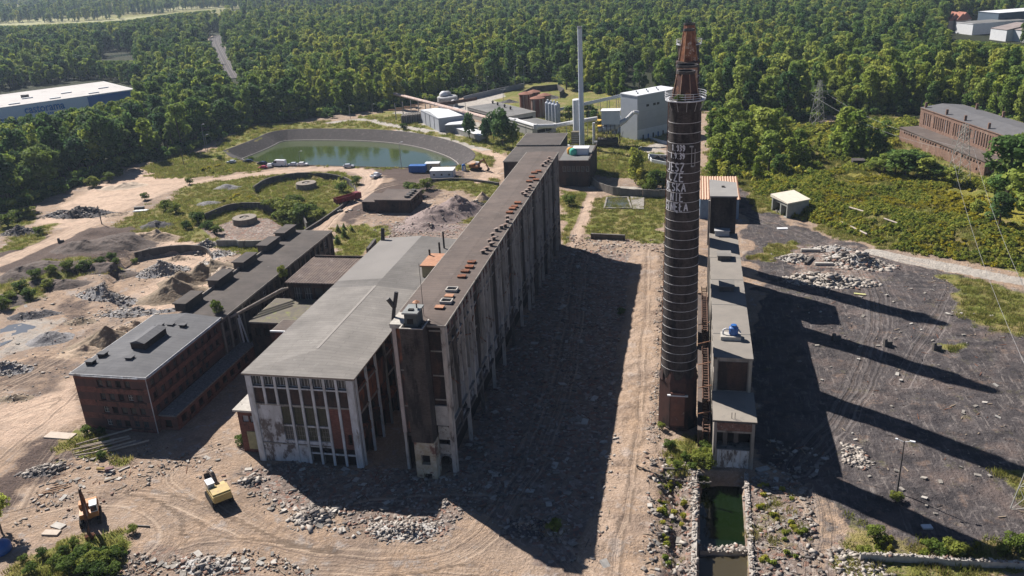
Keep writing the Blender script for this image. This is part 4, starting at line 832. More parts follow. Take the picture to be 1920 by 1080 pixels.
# ---------------------------------------------------------------- the long silo block
PEEL=M('flaking_blue_white_wall',(.34,.36,.38),(.10,.095,.09),sc=.7,c3=(.05,.045,.045),sc3=.5,th3=.50,streak=.6)
BIN=M('stained_bin_concrete',(.33,.325,.32),(.17,.165,.165),sc=.45,c3=(.06,.056,.055),sc3=.4,th3=.66,streak=.12,bump=.08,bsc=1.5)
COLM=M('column_concrete',(.50,.47,.43),(.30,.275,.25),sc=1.2,c3=(.10,.085,.075),sc3=1.2,th3=.62,streak=.3)
def silo():
    x0,x1,y0,y1,h=-45.0,-36.6,113.4,228.6,26.8
    t=thing('long_coal_silo','tall narrow derelict silo block, decaying concrete side, brown felt roof and rows of hatches','building',(-41,113,0),wc=True)
    rnd=random.Random(5)
    mb=MB(); mb.box(x0-.35,y0-.3,h-.35,x1+.35,y1+.3,h,1); mb.add([(x0-.2,y0-.15,h+.01),(x1+.2,y0-.15,h+.01),(x1+.2,y1+.15,h+.01),(x0-.2,y1+.15,h+.01),((x0+x1)/2,y0-.15,h+.2),((x0+x1)/2,y1+.15,h+.2)],[(0,1,4),(1,2,5,4),(3,0,4,5),(2,3,5)],0)
    mb.build('roof',[ROOF_B,CONC],t)
    n=24; bl=(y1-y0-.8)/n; mid_=lambda y: y+bl*.5
    # near-black sheets added as painted shade inside the block, floors
    mb=MB(); mb.box(x0+.6,y0+.6,6.6,x0+1.1,y1-.5,h-.4); mb.box(x1-3.9,y0+.6,6.7,x1-3.6,y1-.5,h-.36,1); mb.box(x1-1.9,y0+2.2,-.5,x1-1.6,y1-.5,5.98); mb.build('shade_backing',[VOID,VOID],t)
    mb=MB(); mb.box(x0,y0+.7,6.0,x1-.1,y1,6.6); mb.build('lower_floor_slab',CONC_D,t)
    mb=MB(); mb.box(x0,y1-.5,.0,x1,y1,h-.36); mb.build('end_wall',BR_DARK,t)
    mb=MB(); mb.box(x0,y0+.8,-.4,x0+.35,y1-.5,h-.4); mb.build('rear_wall',BR_DARK,t)
    # top strip of brick with small windows
    mb=MB(); ops=[(1.2+i*bl,1.2+i*bl+1.0,h-1.5,h-.8) for i in range(n)]+[(3.2+i*bl,3.2+i*bl+1.0,h-1.5,h-.8) for i in range(n-1) if i%3]
    wall(mb,(x1,y0+.3),(x1,y1),h-2.2,h-.36,ops,.3,0,1); mb.box(x1-.35,y0+.3,h-2.35,x1+.12,y1,h-2.2,2); mb.build('upper_brick_strip',[M('red_strip_brick',(.17,.085,.07),(.11,.07,.065),sc=.9,c3=(.06,.05,.05),sc3=.6,th3=.55),VOID,CONC],t)
    for i in range(n+1):
        y=y0+.4+i*bl; a=MB(); a.box(x1-.35,y-.16,-.5 if i%2==0 or i>14 else 6,x1+.3,y+.16,h-.36)
        if rnd.random()<.5: a.box(x1-.02,y-.3,h-9-rnd.random()*3,x1+.3,y+.34,h-6-rnd.random()*2)
        a.build('column',COLM if i%3!=1 else CONC_D,t)
        if i<n:
            a=MB(); a.box(x1-.35,mid_(y)-.12,13.2,x1+.2,mid_(y)+.12,h-.36); a.box(x1-.3,y+.18,h-4.4,x1+.08,y+bl-.18,h-4.15); a.build('rib',COLM if i%2 else CONC,t)
            a=MB(); top=14.8+i*.13+rnd.uniform(-1.2,1.2)+(3.5 if i%5==2 else 0); mid=y+bl/2; j=rnd.uniform(-1.5,1.5)
            # bin wall with ragged broken upper edge
            pts=[(y+.25,9.4),(y+bl-.25,9.4),(y+bl-.25,top+j),(y+bl*.72,top-rnd.uniform(0,2.5)),(y+bl*.45,top+rnd.uniform(-.5,2)),(y+.25,top-j)]
            vs=[(x1-.25,p,z) for p,z in pts]+[(x1-.6,p,z) for p,z in pts]; m_=len(pts)
            a.add(vs,[tuple(range(m_)),tuple(range(2*m_-1,m_-1,-1))]+[(k,m_+k,m_+(k+1)%m_,(k+1)%m_) for k in range(m_)],0)
            for q in range(2): yy=y+bl*(.33+.33*q); a.box(x1-.28,yy-.06,9.4,x1-.14,yy+.06,top-2.6)
            a.build('bin_wall',BIN if i%4 else CONC,t)
            # hoppers and chutes hanging in the open upper storey
            a=MB(); 
            for q in range(2):
                yy=y+bl*(.28+.44*q); z2=h-2.4; z1=z2-rnd.uniform(2.5,4.5); a.cyl((x1-1.5,yy,z2),(x1-1.5,yy,z1),.5,.45,8,0); a.cyl((x1-1.5,yy,z1),(x1-1.2,yy+rnd.uniform(-.3,.3),z1-1.5),.45,.2,8,0); a.cyl((x1-.9,yy,z1-1.8),(x1-.8,yy+rnd.uniform(-.4,.4),z1-rnd.uniform(3,5)),.24,.2,6,0)
            a.build('hopper',CONC_D if i%2 else M('pale_hopper',(.36,.335,.31),(.16,.15,.14),sc=1.1,c3=(.06,.05,.05),sc3=1,th3=.55),t)
            if rnd.random()<.55:
                a=MB(); zz=rnd.uniform(13,22); a.cyl((x1+.05,y,zz),(x1+.05,y+bl*rnd.uniform(.7,1.6),zz+rnd.uniform(-5,4)),.1,.1,5); a.build('hanging_bar',RUST,t)
            a=MB(); 
            if i in (0,2,3,6,9,13): a.box(x1-.5,y+.22,6.7,x1-.1,y+bl-.22,9.1)
            else: a.box(x1-.5,y+.22,6.7,x1-.15,y+bl-.22,7.3+rnd.random())
            a.build('low_wall',PEEL,t)
            if i%2: a=MB(); zz=rnd.uniform(16,21); a.box(x1-.32,y+.2,zz,x1-.05,y+bl-.2,zz+.35); a.build('cross_beam',CONC,t)
    mb=MB(); mb.box(x1-.6,y0+.4,9.1,x1+.2,y1,9.42); mb.build('upper_beam',CONC,t); mb=MB(); mb.box(x1-.6,y0+.4,6.05,x1+.24,y1,6.62); mb.build('lower_beam',CONC_D,t)
    mb=MB()
    for i in range(n): y=y0+2.8+i*bl; mb.box(x0+2.6,y-.25,-.5,x0+3.1,y+.25,6.0);
    mb.build('inner_column',CONC_D,t)
    # front face
    F=y0
    a=MB(); a.box(x0-.1,F-.15,7.2,x0+.55,F+.45,h-.36); a.build('corner_column',M('pinkish_white_column',(.50,.44,.42),(.36,.31,.29),sc=1.3,c3=(.2,.14,.12),sc3=.9,th3=.62,streak=.3),t)
    a=MB(); a.box(x1-.6,F-.15,-.5,x1+.1,F+.45,h-.36); a.build('corner_column',COLM,t)
    a=MB(); a.box(x0+.55,F+.1,7.2,x0+2.1,F+.4,h-.36); a.build('brick_panel',M('orange_red_brick',(.27,.11,.065),(.12,.06,.045),sc=.6,c3=(.06,.045,.045),sc3=.3,th3=.52,streak=.5),t)
    a=MB(); a.box(x0+5.7,F+.1,8.8,x1-.6,F+.4,h-.36); a.build('brick_panel',BR_DARK,t)
    for z in (13.5,17.8,22.1,25.6):
        a=MB(); a.box(x0+5.9,F-.02,z,x1-.6,F+.16,z+.22); a.build('panel_beam',CONC,t)
    for z in (12,18.5):
        a=MB(); a.box(x0+.55,F-.02,z,x0+1.9,F+.16,z+.22); a.build('panel_beam',CONC,t)
    a=MB(); a.box(x0+5.8,F-.25,9.0,x1-.55,F+.05,12.6); a.build('white_panel',M('dirty_white_panel',(.48,.47,.44),(.33,.32,.3),sc=.9,c3=(.2,.18,.16),sc3=1,th3=.62),t)
    # elevator shaft
    s0,s1,sf=x0+2.15,x0+5.75,F-2.6
    a=MB(); a.box(s0,sf,7.0,s1,F-.16,h-.7,0); 
    a.box(s0+.35,sf,h-.7,s1-.35,sf+.3,h+.3,0);a.box(s0,sf,h-.7,s0+.35,F+.9,h+.3,0);a.box(s1-.35,sf,h-.7,s1,F+1.1,h+.3,0); a.build('lift_shaft',BR_CHIM,t)
    a=MB(); a.box(s0-.08,sf-.08,h+.3,s1+.08,sf+.12,h+.42);a.box(s0-.08,sf+.12,h+.3,s0+.14,F+.9,h+.42);a.box(s1-.14,sf+.12,h+.3,s1+.08,F+1.1,h+.42); a.build('shaft_coping',CONC_L,t)
    a=MB(); a.box(s0-2.0,sf+1.2,h-.25,s0-.02,F+3.2,h+.45); a.build('side_roof',CONC_L,t)
    p=MB(); p.box(s0+.6,sf+.9,h-.6,s1-1.0,F+1.2,h+2.4,0); p.build('machine_room',M('dark_grey_green_sheet',(.10,.115,.115),(.07,.08,.08),sc=1.5),t)
    p=MB(); p.box(s0+.35,sf+.6,h+2.4,s1-.75,F+1.5,h+2.65,0); p.box(s0+1.1,sf+1.5,h+2.65,s0+1.9,sf+2.1,h+2.85,1); p.build('machine_room_roof',[M('grey_sheet_roof',(.24,.26,.26),(.19,.2,.2),sc=1),VOID],t)
    p=MB(); p.box(s0+1.0,sf+.88,h+.7,s0+2.0,sf+.9,h+1.6,0); p.build('machine_room_window',VOID,t)
    p=MB(); p.cyl((s1-1.5,F+.2,h+2.6),(s1-1.5,F+.2,h+3.6),.12,.12,6); p.cyl((s1-1.5,F+.2,h+3.6),(s1-1.5,F+.2,h+3.9),.6,.1,10,1); p.build('roof_cowl',[STEEL_D,RUST_L],t)
    p=MB(); p.cyl((s1-1.3,F+2.6,h),(s1-1.3,F+2.6,h+9),.05,.04,5); p.build('lightning_rod',STEEL_D,t)
    p=MB(); p.cyl((x0-.3,F+1.0,h-1.0),(x0+.1,F+1.6,h+2.2),.33,.3,8); p.cyl((x0+.1,F+1.6,h+2.0),(x0-.7,F+1.2,h+3.6),.36,.36,8);p.cyl((x0+.1,F+1.6,h+2.0),(x0+.55,F+2.0,h+4.4),.34,.34,8); p.build('forked_exhaust',STEEL_D,t)
    # ruined base of the shaft
    a=MB(); wall(a,(s0+.2,sf+.25),(s1+.1,sf+.25),-.5,7.0,[(1.0,2.5,2.7,4.5),(1.2,2.6,-.5,1.0)],.8,0,1); wall(a,(s1+.1,sf+.25),(s1+.1,F),-.5,7,[],.4);wall(a,(s0+.2,F),(s0+.2,sf+.25),-.5,7,[(.6,1.9,.5,5.2)],.6); a.build('shaft_base',[M('white_yellow_ruin_plaster',(.47,.44,.36),(.30,.24,.15),sc=.7,c3=(.16,.08,.06),sc3=.6,th3=.56),VOID],t)
    a=MB(); a.box(x0-.05,F-.1,-.5,x0+.4,F+.4,7.2); a.build('front_leg',COLM,t)
    for k,(za,zb) in enumerate(((6.3,8.8),(3.6,5.4))):
        a=MB(); a.box(x0+5.95,F-.15,za,x1-.62,F+.1,zb); a.build('ruined_wall_piece',M('pale_ruin_plaster',(.42,.41,.37),(.25,.23,.2),sc=.8,c3=(.1,.08,.07),sc3=.9,th3=.56),t)
    a=MB(); cxx=(x0+6+x1-.6)/2
    for k in range(8):
        t0=pi*k/8;t1=pi*(k+1)/8; R=1.15
        a.add([(cxx+R*cos(t0),F-.1,1.6+R*1.4*sin(t0)),(cxx+R*cos(t1),F-.1,1.6+R*1.4*sin(t1)),(cxx+1.7*cos(t1),F-.1,1.6+2.2*sin(t1)),(cxx+1.7*cos(t0),F-.1,1.6+2.2*sin(t0))],[(0,1,2,3)])
    a.box(cxx-1.7,F-.12,-.5,cxx-1.15,F+.2,1.62);a.build('broken_arch',PEEL,t)
    # roof hatches
    def at(px,py,z=h+.1): return G(px,py,z)
    for px,py in ((834,574),(852,553),(875,516),(881,506),(889,498),(893,489),(972,385),(968,389),(963,396),(978,378),(1004,330),(1008,322),(1012,335),(999,338),(1016,319)):
        x,y=at(px,py,h+.5); a=MB(); a.box(-.95,-.75,0,.95,.75,.42,0); a.box(-1.02,-.82,.42,1.02,.82,.5,1); o=a.build('hatch_cover',[RUST,RUST_L if py>550 else RUST],t); o.scale=(.72,.72,.6); o.location=Vector((x-.9,y,h+.15))-t.location
    for px,py in ((847,564),(857,542)):
        x,y=at(px,py,h+.4); a=MB(); 
        for s in(-1,1): a.box(-.95,s*.7-.1,0,.95,s*.7+.1,.4,0);a.box(s*.9-.1,-.6,0,s*.9+.1,.6,.39,0)
        a.box(-.8,-.6,0,.8,.6,.06,1); o=a.build('open_hatch',[CONC_L,VOID],t); o.location=Vector((x-.9,y,h+.15))-t.location
    for px,py in ((914,466),(921,460),(929,452),(926,446),(934,441),(932,434),(939,425),(948,420),(955,417),(959,409),(959,402),(987,357),(994,353),(999,349),(1001,343),(1024,305),(1029,300),(1034,297),(1036,292),(992,360)):
        x,y=at(px,py,h+1.0); a=MB(); a.cyl((0,0,0),(0,0,.5),.5,.46,10,0); a.add([(-.95,-.5,.55),(.55,-.7,.85),(.95,.5,.7),(-.55,.8,.5),(0,0,1.0)],[(0,1,4),(1,2,4),(2,3,4),(3,0,4),(0,3,2,1)],1); o=a.build('roof_vent',[STEEL_D,M('mottled_cowl',(.36,.31,.28),(.2,.12,.09),sc=1.2)],t); o.scale=(.72,.72,.75); o.location=Vector((x-.9,y,h+.15))-t.location
silo()
def rear_blocks():
    gx_,gy_=G(946,341); h=HT(946,341,945,304)
    t=thing('dark_rear_block','dark windowless brick block behind the far end of the silo roof','building',(gx_+5,gy_,0),wc=True)
    a=MB(); a.box(gx_,gy_,-.4,gx_+20,gy_+24,h); a.build('wall',BR_DARK,t); a=MB(); a.box(gx_-.2,gy_-.2,h,gx_+20.2,gy_+24,h+.35,1);a.box(gx_,gy_,h+.35,gx_+20,gy_+23.8,h+.37,0); a.build('roof',[ROOF_BL,CONC],t)
    t2=thing('rear_penthouse_block','slightly lower dark brick block with brown roof behind the dark rear block','building',(gx_+5,gy_+24,0),wc=True)
    a=MB(); a.box(gx_+.3,gy_+24.1,-.4,gx_+17,gy_+46,h+.6); a.build('wall',BR_DARK,t2); a=MB(); a.box(gx_,gy_+24.1,h+.6,gx_+17.3,gy_+46,h+.95,1);a.box(gx_+.2,gy_+24.3,h+.95,gx_+17.1,gy_+45.8,h+.97,0); a.build('roof',[ROOF_BL,CONC],t2)
    x0,y0=G(1054,350);x1,_=G(1106,350); h=9.2
    t=thing('small_window_brick_building','dark brick building with a row of white framed windows right of the silo far end','building',(x0,y0,0),wc=True)
    a=MB(); ops=[(-6+7.2+i*1.65,-6+7.2+i*1.65+1.0,5.4,7.4) for i in range(6)]+[(2.2,4.8,0,3.3)]
    wall(a,(x0-1,y0),(x1,y0),-.4,h,[(o[0]+.2,o[1]+.2,o[2],o[3]) for o in ops],.3);wall(a,(x1,y0),(x1,y0+24),-.4,h,[]);wall(a,(x1,y0+24),(x0-1,y0+24),-.4,h,[]);wall(a,(x0-1,y0+24),(x0-1,y0),-.4,h,[]); a.build('wall',[BR_DARK,VOID],t)
    for o in ops[:6]: window(t,(x0-1,y0),(x1,y0),(o[0]+.2,o[1]+.2,o[2],o[3]),.3,1,1,WHITE_F,GLASS,'bb')
    a=MB(); wall(a,(x0-1,y0),(x0-1.01,y0),0,.1,[]); 
    a=MB(); a.box(x0-1.2,y0-.2,h,x1+.2,y0+24,h+.3,1);a.box(x0-.9,y0+.1,h+.3,x1-.1,y0+23.7,h+.32,0); a.build('roof',[ROOF_G,BR_DARK],t)
    a=MB(); a.box(x1-.3,y0-.2,h+.3,x1+.2,y0+24,h+.9); a.build('side_parapet',BR_DARK,t)
    for (px,py,c,nm,lb) in ((1070,290,M('orange_tank_paint',(.6,.33,.05),(.5,.25,.05),sc=2),'roof_tank','round yellow orange tank on the small windowed brick building'),(1075,292,M('mint_tank_paint',(.1,.5,.36),(.08,.42,.3),sc=2),'roof_tank','round mint green tank on the small windowed brick building')):
        g=G(px,py,h); q=thing(nm,lb,'tank',(g[0],g[1],h+.34)); a=MB(); a.lathe([(0,0),(1.2,0),(1.35,.5),(1.35,1.7),(.9,2.3),(0,2.5)],14,0); a.build('tank_shell',c,q,smooth=True)
    g=G(1088,292,h); q=thing('roof_cabin','pale flat roofed cabin beside the mint tank','cabin',(g[0],g[1]+2,h+.34)); a=MB(); a.box(-2.6,-2,0,2.8,2,2.2,0); a.box(-2.8,-2.2,2.2,3,2.2,2.4,1); a.build('cabin_body',[CLAD_W,CLAD_W],q)
rear_blocks()
# ---------------------------------------------------------------- chimneys
LET={'J':[[(.75,1),(.75,.2),(.5,0),(.15,.1)]],'E':[[(.85,1),(.1,1),(.1,0),(.9,0)],[(.1,.52),(.7,.52)]],'S':[[(.85,.85),(.5,1),(.15,.8),(.3,.55),(.7,.45),(.85,.2),(.5,0),(.1,.12)]],
 'Z':[[(.1,1),(.9,1),(.1,0),(.95,0)]],'C':[[(.9,.85),(.5,1),(.12,.75),(.12,.25),(.5,0),(.9,.15)]],'P':[[(.12,0),(.12,1),(.7,.97),(.88,.75),(.7,.5),(.12,.48)]],'O':[[(.5,1),(.12,.7),(.12,.3),(.5,0),(.88,.3),(.88,.7),(.5,1)]],
 'L':[[(.15,1),(.15,0),(.85,0)]],'K':[[(.12,0),(.12,1)],[(.85,1),(.12,.45),(.9,0)]],'A':[[(.05,0),(.5,1),(.95,0)],[(.25,.38),(.75,.38)]],'N':[[(.12,0),(.12,1),(.88,0),(.88,1)]],'I':[[(.5,0),(.5,1)]],
 'G':[[(.9,.85),(.5,1),(.12,.75),(.12,.25),(.5,0),(.88,.2),(.88,.48),(.55,.48)]],'1':[[(.25,.75),(.55,1),(.55,0)]],'9':[[(.85,.6),(.5,.48),(.15,.7),(.5,1),(.85,.75),(.8,.3),(.4,0)]],'3':[[(.15,.92),(.5,1),(.85,.78),(.45,.53),(.88,.25),(.5,0),(.12,.1)]],'.':[[(.42,0),(.58,.05)]]}
LET['\u0118']=LET['E']+[[(.7,0),(.6,-.14),(.85,-.2)]]; LET['\u0141']=LET['L']+[[(-.02,.38),(.5,.68)]]
def paint_on_cyl(mb,txt,arc_end,z,hgt,pitch,w,cx,cy,Rf,phi0):
    """strokes as raised ribbons; arc_end is the right end in metres from the side facing phi0"""
    for k,ch in enumerate(txt):
        s0=arc_end-(len(txt)-k)*pitch
        for st in LET.get(ch,[]):
            pts=[]
            for (a,b),(c,d) in zip(st,st[1:]):
                for q in range(4): t=q/4; pts.append((a+(c-a)*t,b+(d-b)*t))
            pts.append(st[-1]); vs=[];fs=[]
            for i,(u,v) in enumerate(pts):
                a=pts[max(0,i-1)];b=pts[min(len(pts)-1,i+1)]; dx=(b[0]-a[0])*w;dy=(b[1]-a[1])*hgt; l=hypot(dx,dy)+1e-6; nx_,ny_=-dy/l,dx/l
                for sg in(-1,1):
                    su=s0+u*w+nx_*sg*.1; zz=z+v*hgt+ny_*sg*.1; R=Rf(zz)+.035; ph=phi0+su/R; vs.append((cx+R*cos(ph),cy+R*sin(ph),zz))
            for i in range(len(pts)-1): fs.append((2*i,2*i+1,2*i+3,2*i+2))
            mb.add(vs,fs)
def chimney(idx,cx,cy,label,gal=True,top=61.6,conez0=57.4,cone_top_r=1.38,ringn=30,cut=False):
    t=thing('brick_chimney',label,'chimney',(cx,cy,0),0,'row of four old brick chimneys')
    Rf=lambda z: 3.02-(z-9)*(3.02-2.45)/48.0
    ph=pi/8; a=MB(); n=8; R8=3.55
    prof=[(3.75,-.6),(3.7,.5),(3.55,.6),(3.45,9.3),(3.2,9.9)]
    a.lathe(prof,8,0,(0,0),ph); 
    for i in range(8): # shoulders rising against the shaft
        th=ph+2*pi*i/8; b=len(a.V); p=[(3.45*cos(th-.3),3.45*sin(th-.3),9.3),(3.45*cos(th+.3),3.45*sin(th+.3),9.3),(2.9*cos(th),2.9*sin(th),11.6),(3.5*cos(th),3.5*sin(th),9.3)]; a.add(p,[(0,3,2),(3,1,2)])
    a.build('base',M('dark_red_brick',(.10,.052,.043),(.062,.038,.034),sc=.8,c3=(.035,.028,.027),sc3=.4,th3=.53,streak=.4) if idx==0 else BR_DARK,t)
    if idx==0:
        a=MB(); a.box(-1.2,-3.62,1.2,1.2,-3.3,7.6); a.build('recess_panel',M('pinkish_brick_panel',(.21,.10,.075),(.13,.07,.06),sc=.8,c3=(.30,.2,.16),sc3=.8,th3=.62),t); a=MB(); a.box(-1.75,-3.72,7.0,1.75,-3.3,7.2); a.build('white_bar',CLAD_W,t)
    a=MB(); zs=np.linspace(9.0,conez0-.6,18); a.lathe([(Rf(z),z) for z in zs]+[(Rf(zs[-1])-.5,zs[-1]+.02),(0.0,zs[-1]+.03)],40,0); a.build('shaft',BR_CHIM,t,smooth=False)
    hz=[11.6+k*1.56 for k in range(int((conez0-2.5-11.6)/1.56)+1)]
    for z in hz:
        a=MB(); R=Rf(z)+.015; a.lathe([(R,z-.032),(R+.04,z-.032),(R+.04,z+.032),(R,z+.032)],40,0); a.build('hoop',M('worn_hoop_steel',(.66,.66,.66),(.42,.40,.38),sc=1.2,rough=.6),t)
    a=MB(); cr=Rf(conez0)-.35
    a.lathe([(Rf(zs[-1])+.12,conez0-.6),(Rf(zs[-1])+.12,conez0-.2),(cr,conez0-.1)],24,1)
    m=6; zz=[conez0-.1+(top-.35-conez0)*k/m for k in range(m+1)]; a.lathe([(cr+(cone_top_r-cr)*max(0.0,(z-conez0)/(top-conez0))**.9,z) for z in zz],8,0,(0,0),ph)
    a.lathe([(cone_top_r+.06,top-.4),(cone_top_r+.06,top),(cone_top_r-.16,top),(cone_top_r-.16,top-2.5)],16,2)
    a.build('steel_cone',[(M('dark_rust_plates',(.11,.06,.05),(.055,.036,.034),sc=.9,c3=(.3,.15,.09),sc3=.6,th3=.6) if idx==0 else M('bright_rust_plates',(.36,.16,.075),(.13,.05,.03),sc=.9,c3=(.62,.5,.4),sc3=.7,th3=.60)) if not cut else M('pale_rust_plates',(.42,.26,.17),(.16,.06,.035),sc=.8,c3=(.5,.42,.35),sc3=.6,th3=.55),BR_DARK,STEEL_D],t)
    if idx in(0,2):
        a=MB()
        for i in range(8):
            th=ph+2*pi*i/8
            a.cyl(((cr+.05)*cos(th),(cr+.05)*sin(th),conez0),((cone_top_r+.05)*cos(th),(cone_top_r+.05)*sin(th),top-.4),.06,.06,5)
        if idx==2: 
            for i,(dz,rr) in enumerate(((2.6,.0),(1.6,0),(3.6,0))): pass
        a.build('cone_rib',M('pale_rust_rib',(.42,.3,.22),(.3,.16,.09),sc=1.5),t)
    if gal:
        gz=conez0-.35; a=MB(); a.lathe([(Rf(gz)+.05,gz-.1),(3.05,gz-.1),(3.05,gz+.05),(Rf(gz)+.05,gz+.05)],32,0); a.build('gallery_floor',CLAD_W,t)
        a=MB()
        for hh in(.4,.75,1.1): 
            for i in range(32):
                t0=2*pi*i/32;t1=2*pi*(i+1)/32; a.cyl((3.1*cos(t0),3.1*sin(t0),gz+hh),(3.1*cos(t1),3.1*sin(t1),gz+hh),.035,.035,4,0,False)
        for i in range(16): t0=2*pi*i/16; a.cyl((3.1*cos(t0),3.1*sin(t0),gz),(3.1*cos(t0),3.1*sin(t0),gz+1.1),.04,.04,4,0,False)
        a.build('gallery_rail',CLAD_W,t)
        for i in range(12):
            a=MB(); t0=2*pi*i/12+.1; R=Rf(gz-1.5); a.cyl((R*cos(t0),R*sin(t0),gz-1.6),(3.0*cos(t0),3.0*sin(t0),gz-.1),.05,.05,4); a.build('gallery_bracket',STEEL_G,t)
    a=MB(); th=-2.95 # ladder on the left
    for s in(-.22,.22): a.cyl((3.1*cos(th)+s*sin(th),3.1*sin(th)-s*cos(th),9.5),((Rf(56)+.12)*cos(th)+s*sin(th),(Rf(56)+.12)*sin(th)-s*cos(th),conez0-.6),.035,.035,4)
    for k in range(60):
        z=10+k*.78
        if z>conez0-.8: break
        R=Rf(z)+.12; a.box(R*cos(th)-.03,R*sin(th)-.22,z,R*cos(th)+.03,R*sin(th)+.22,z+.04)
    a.build('ladder',RUST,t)
    if idx==0:
        a=MB(); ph0=math.atan2(-cy,-cx)
        for txt,end,z,hh,p,w in (('1.939',.2,49.45,.95,.46,.38),('1.9.39',.15,48.25,.9,.42,.36),('JESZ',.28,46.25,1.3,.82,.62),('CZE',.28,44.65,1.35,.95,.72),('POLSKA',.55,43.05,1.3,.82,.66),('NIE',.25,41.45,1.35,.80,.62),('ZGIN\u0118\u0141A',.95,39.85,1.3,.76,.62)):
            paint_on_cyl(a,txt,end,z,hh,p,w,0,0,Rf,ph0)
        a.build('painted_lettering',M('white_wall_paint',(.66,.68,.72),(.42,.43,.46),sc=2.2,c3=(.09,.08,.08),sc3=2.6,th3=.60),t)
        b=place_tree('bush',cx-.9,cy-2.4,.42,'small bush growing on the gallery of the nearest brick chimney','bush',name='bush',z=57.0,zs=.8)
        a=MB(); R=Rf(49); th2=ph0+.55
        a.box(R*cos(th2)-.25,R*sin(th2)-.5,47.0,R*cos(th2)+.2,R*sin(th2)-.1,47.15);a.box(R*cos(th2)-.2,R*sin(th2)-.45,47.1,R*cos(th2)-.1,R*sin(th2)-.35,50.2);a.box(R*cos(th2)+.3,R*sin(th2)-.5,47.1,R*cos(th2)+.4,R*sin(th2)-.2,49.8);a.box(R*cos(th2)-.5,R*sin(th2)-.5,50.1,R*cos(th2)+.1,R*sin(th2)-.3,50.3); a.build('wall_bracket',STEEL_G,t)
    return t
chimney(0,-1.3,134.0,'nearest dark brick chimney with white hoops and painted white lettering',True,61.3,57.4)
chimney(1,-1.4,163.2,'second brick chimney in the row, with short pale rust cone seen over the nearest',False,58.3,54.2,2.0,cut=True)
chimney(2,-1.5,192.2,'third brick chimney in the row, its rusty cone is the highest top',False,61.9,55.4,1.15)
chimney(3,-1.6,220.6,'farthest brick chimney in the row, its railed gallery peeks out both sides',True,60.6,56.0)
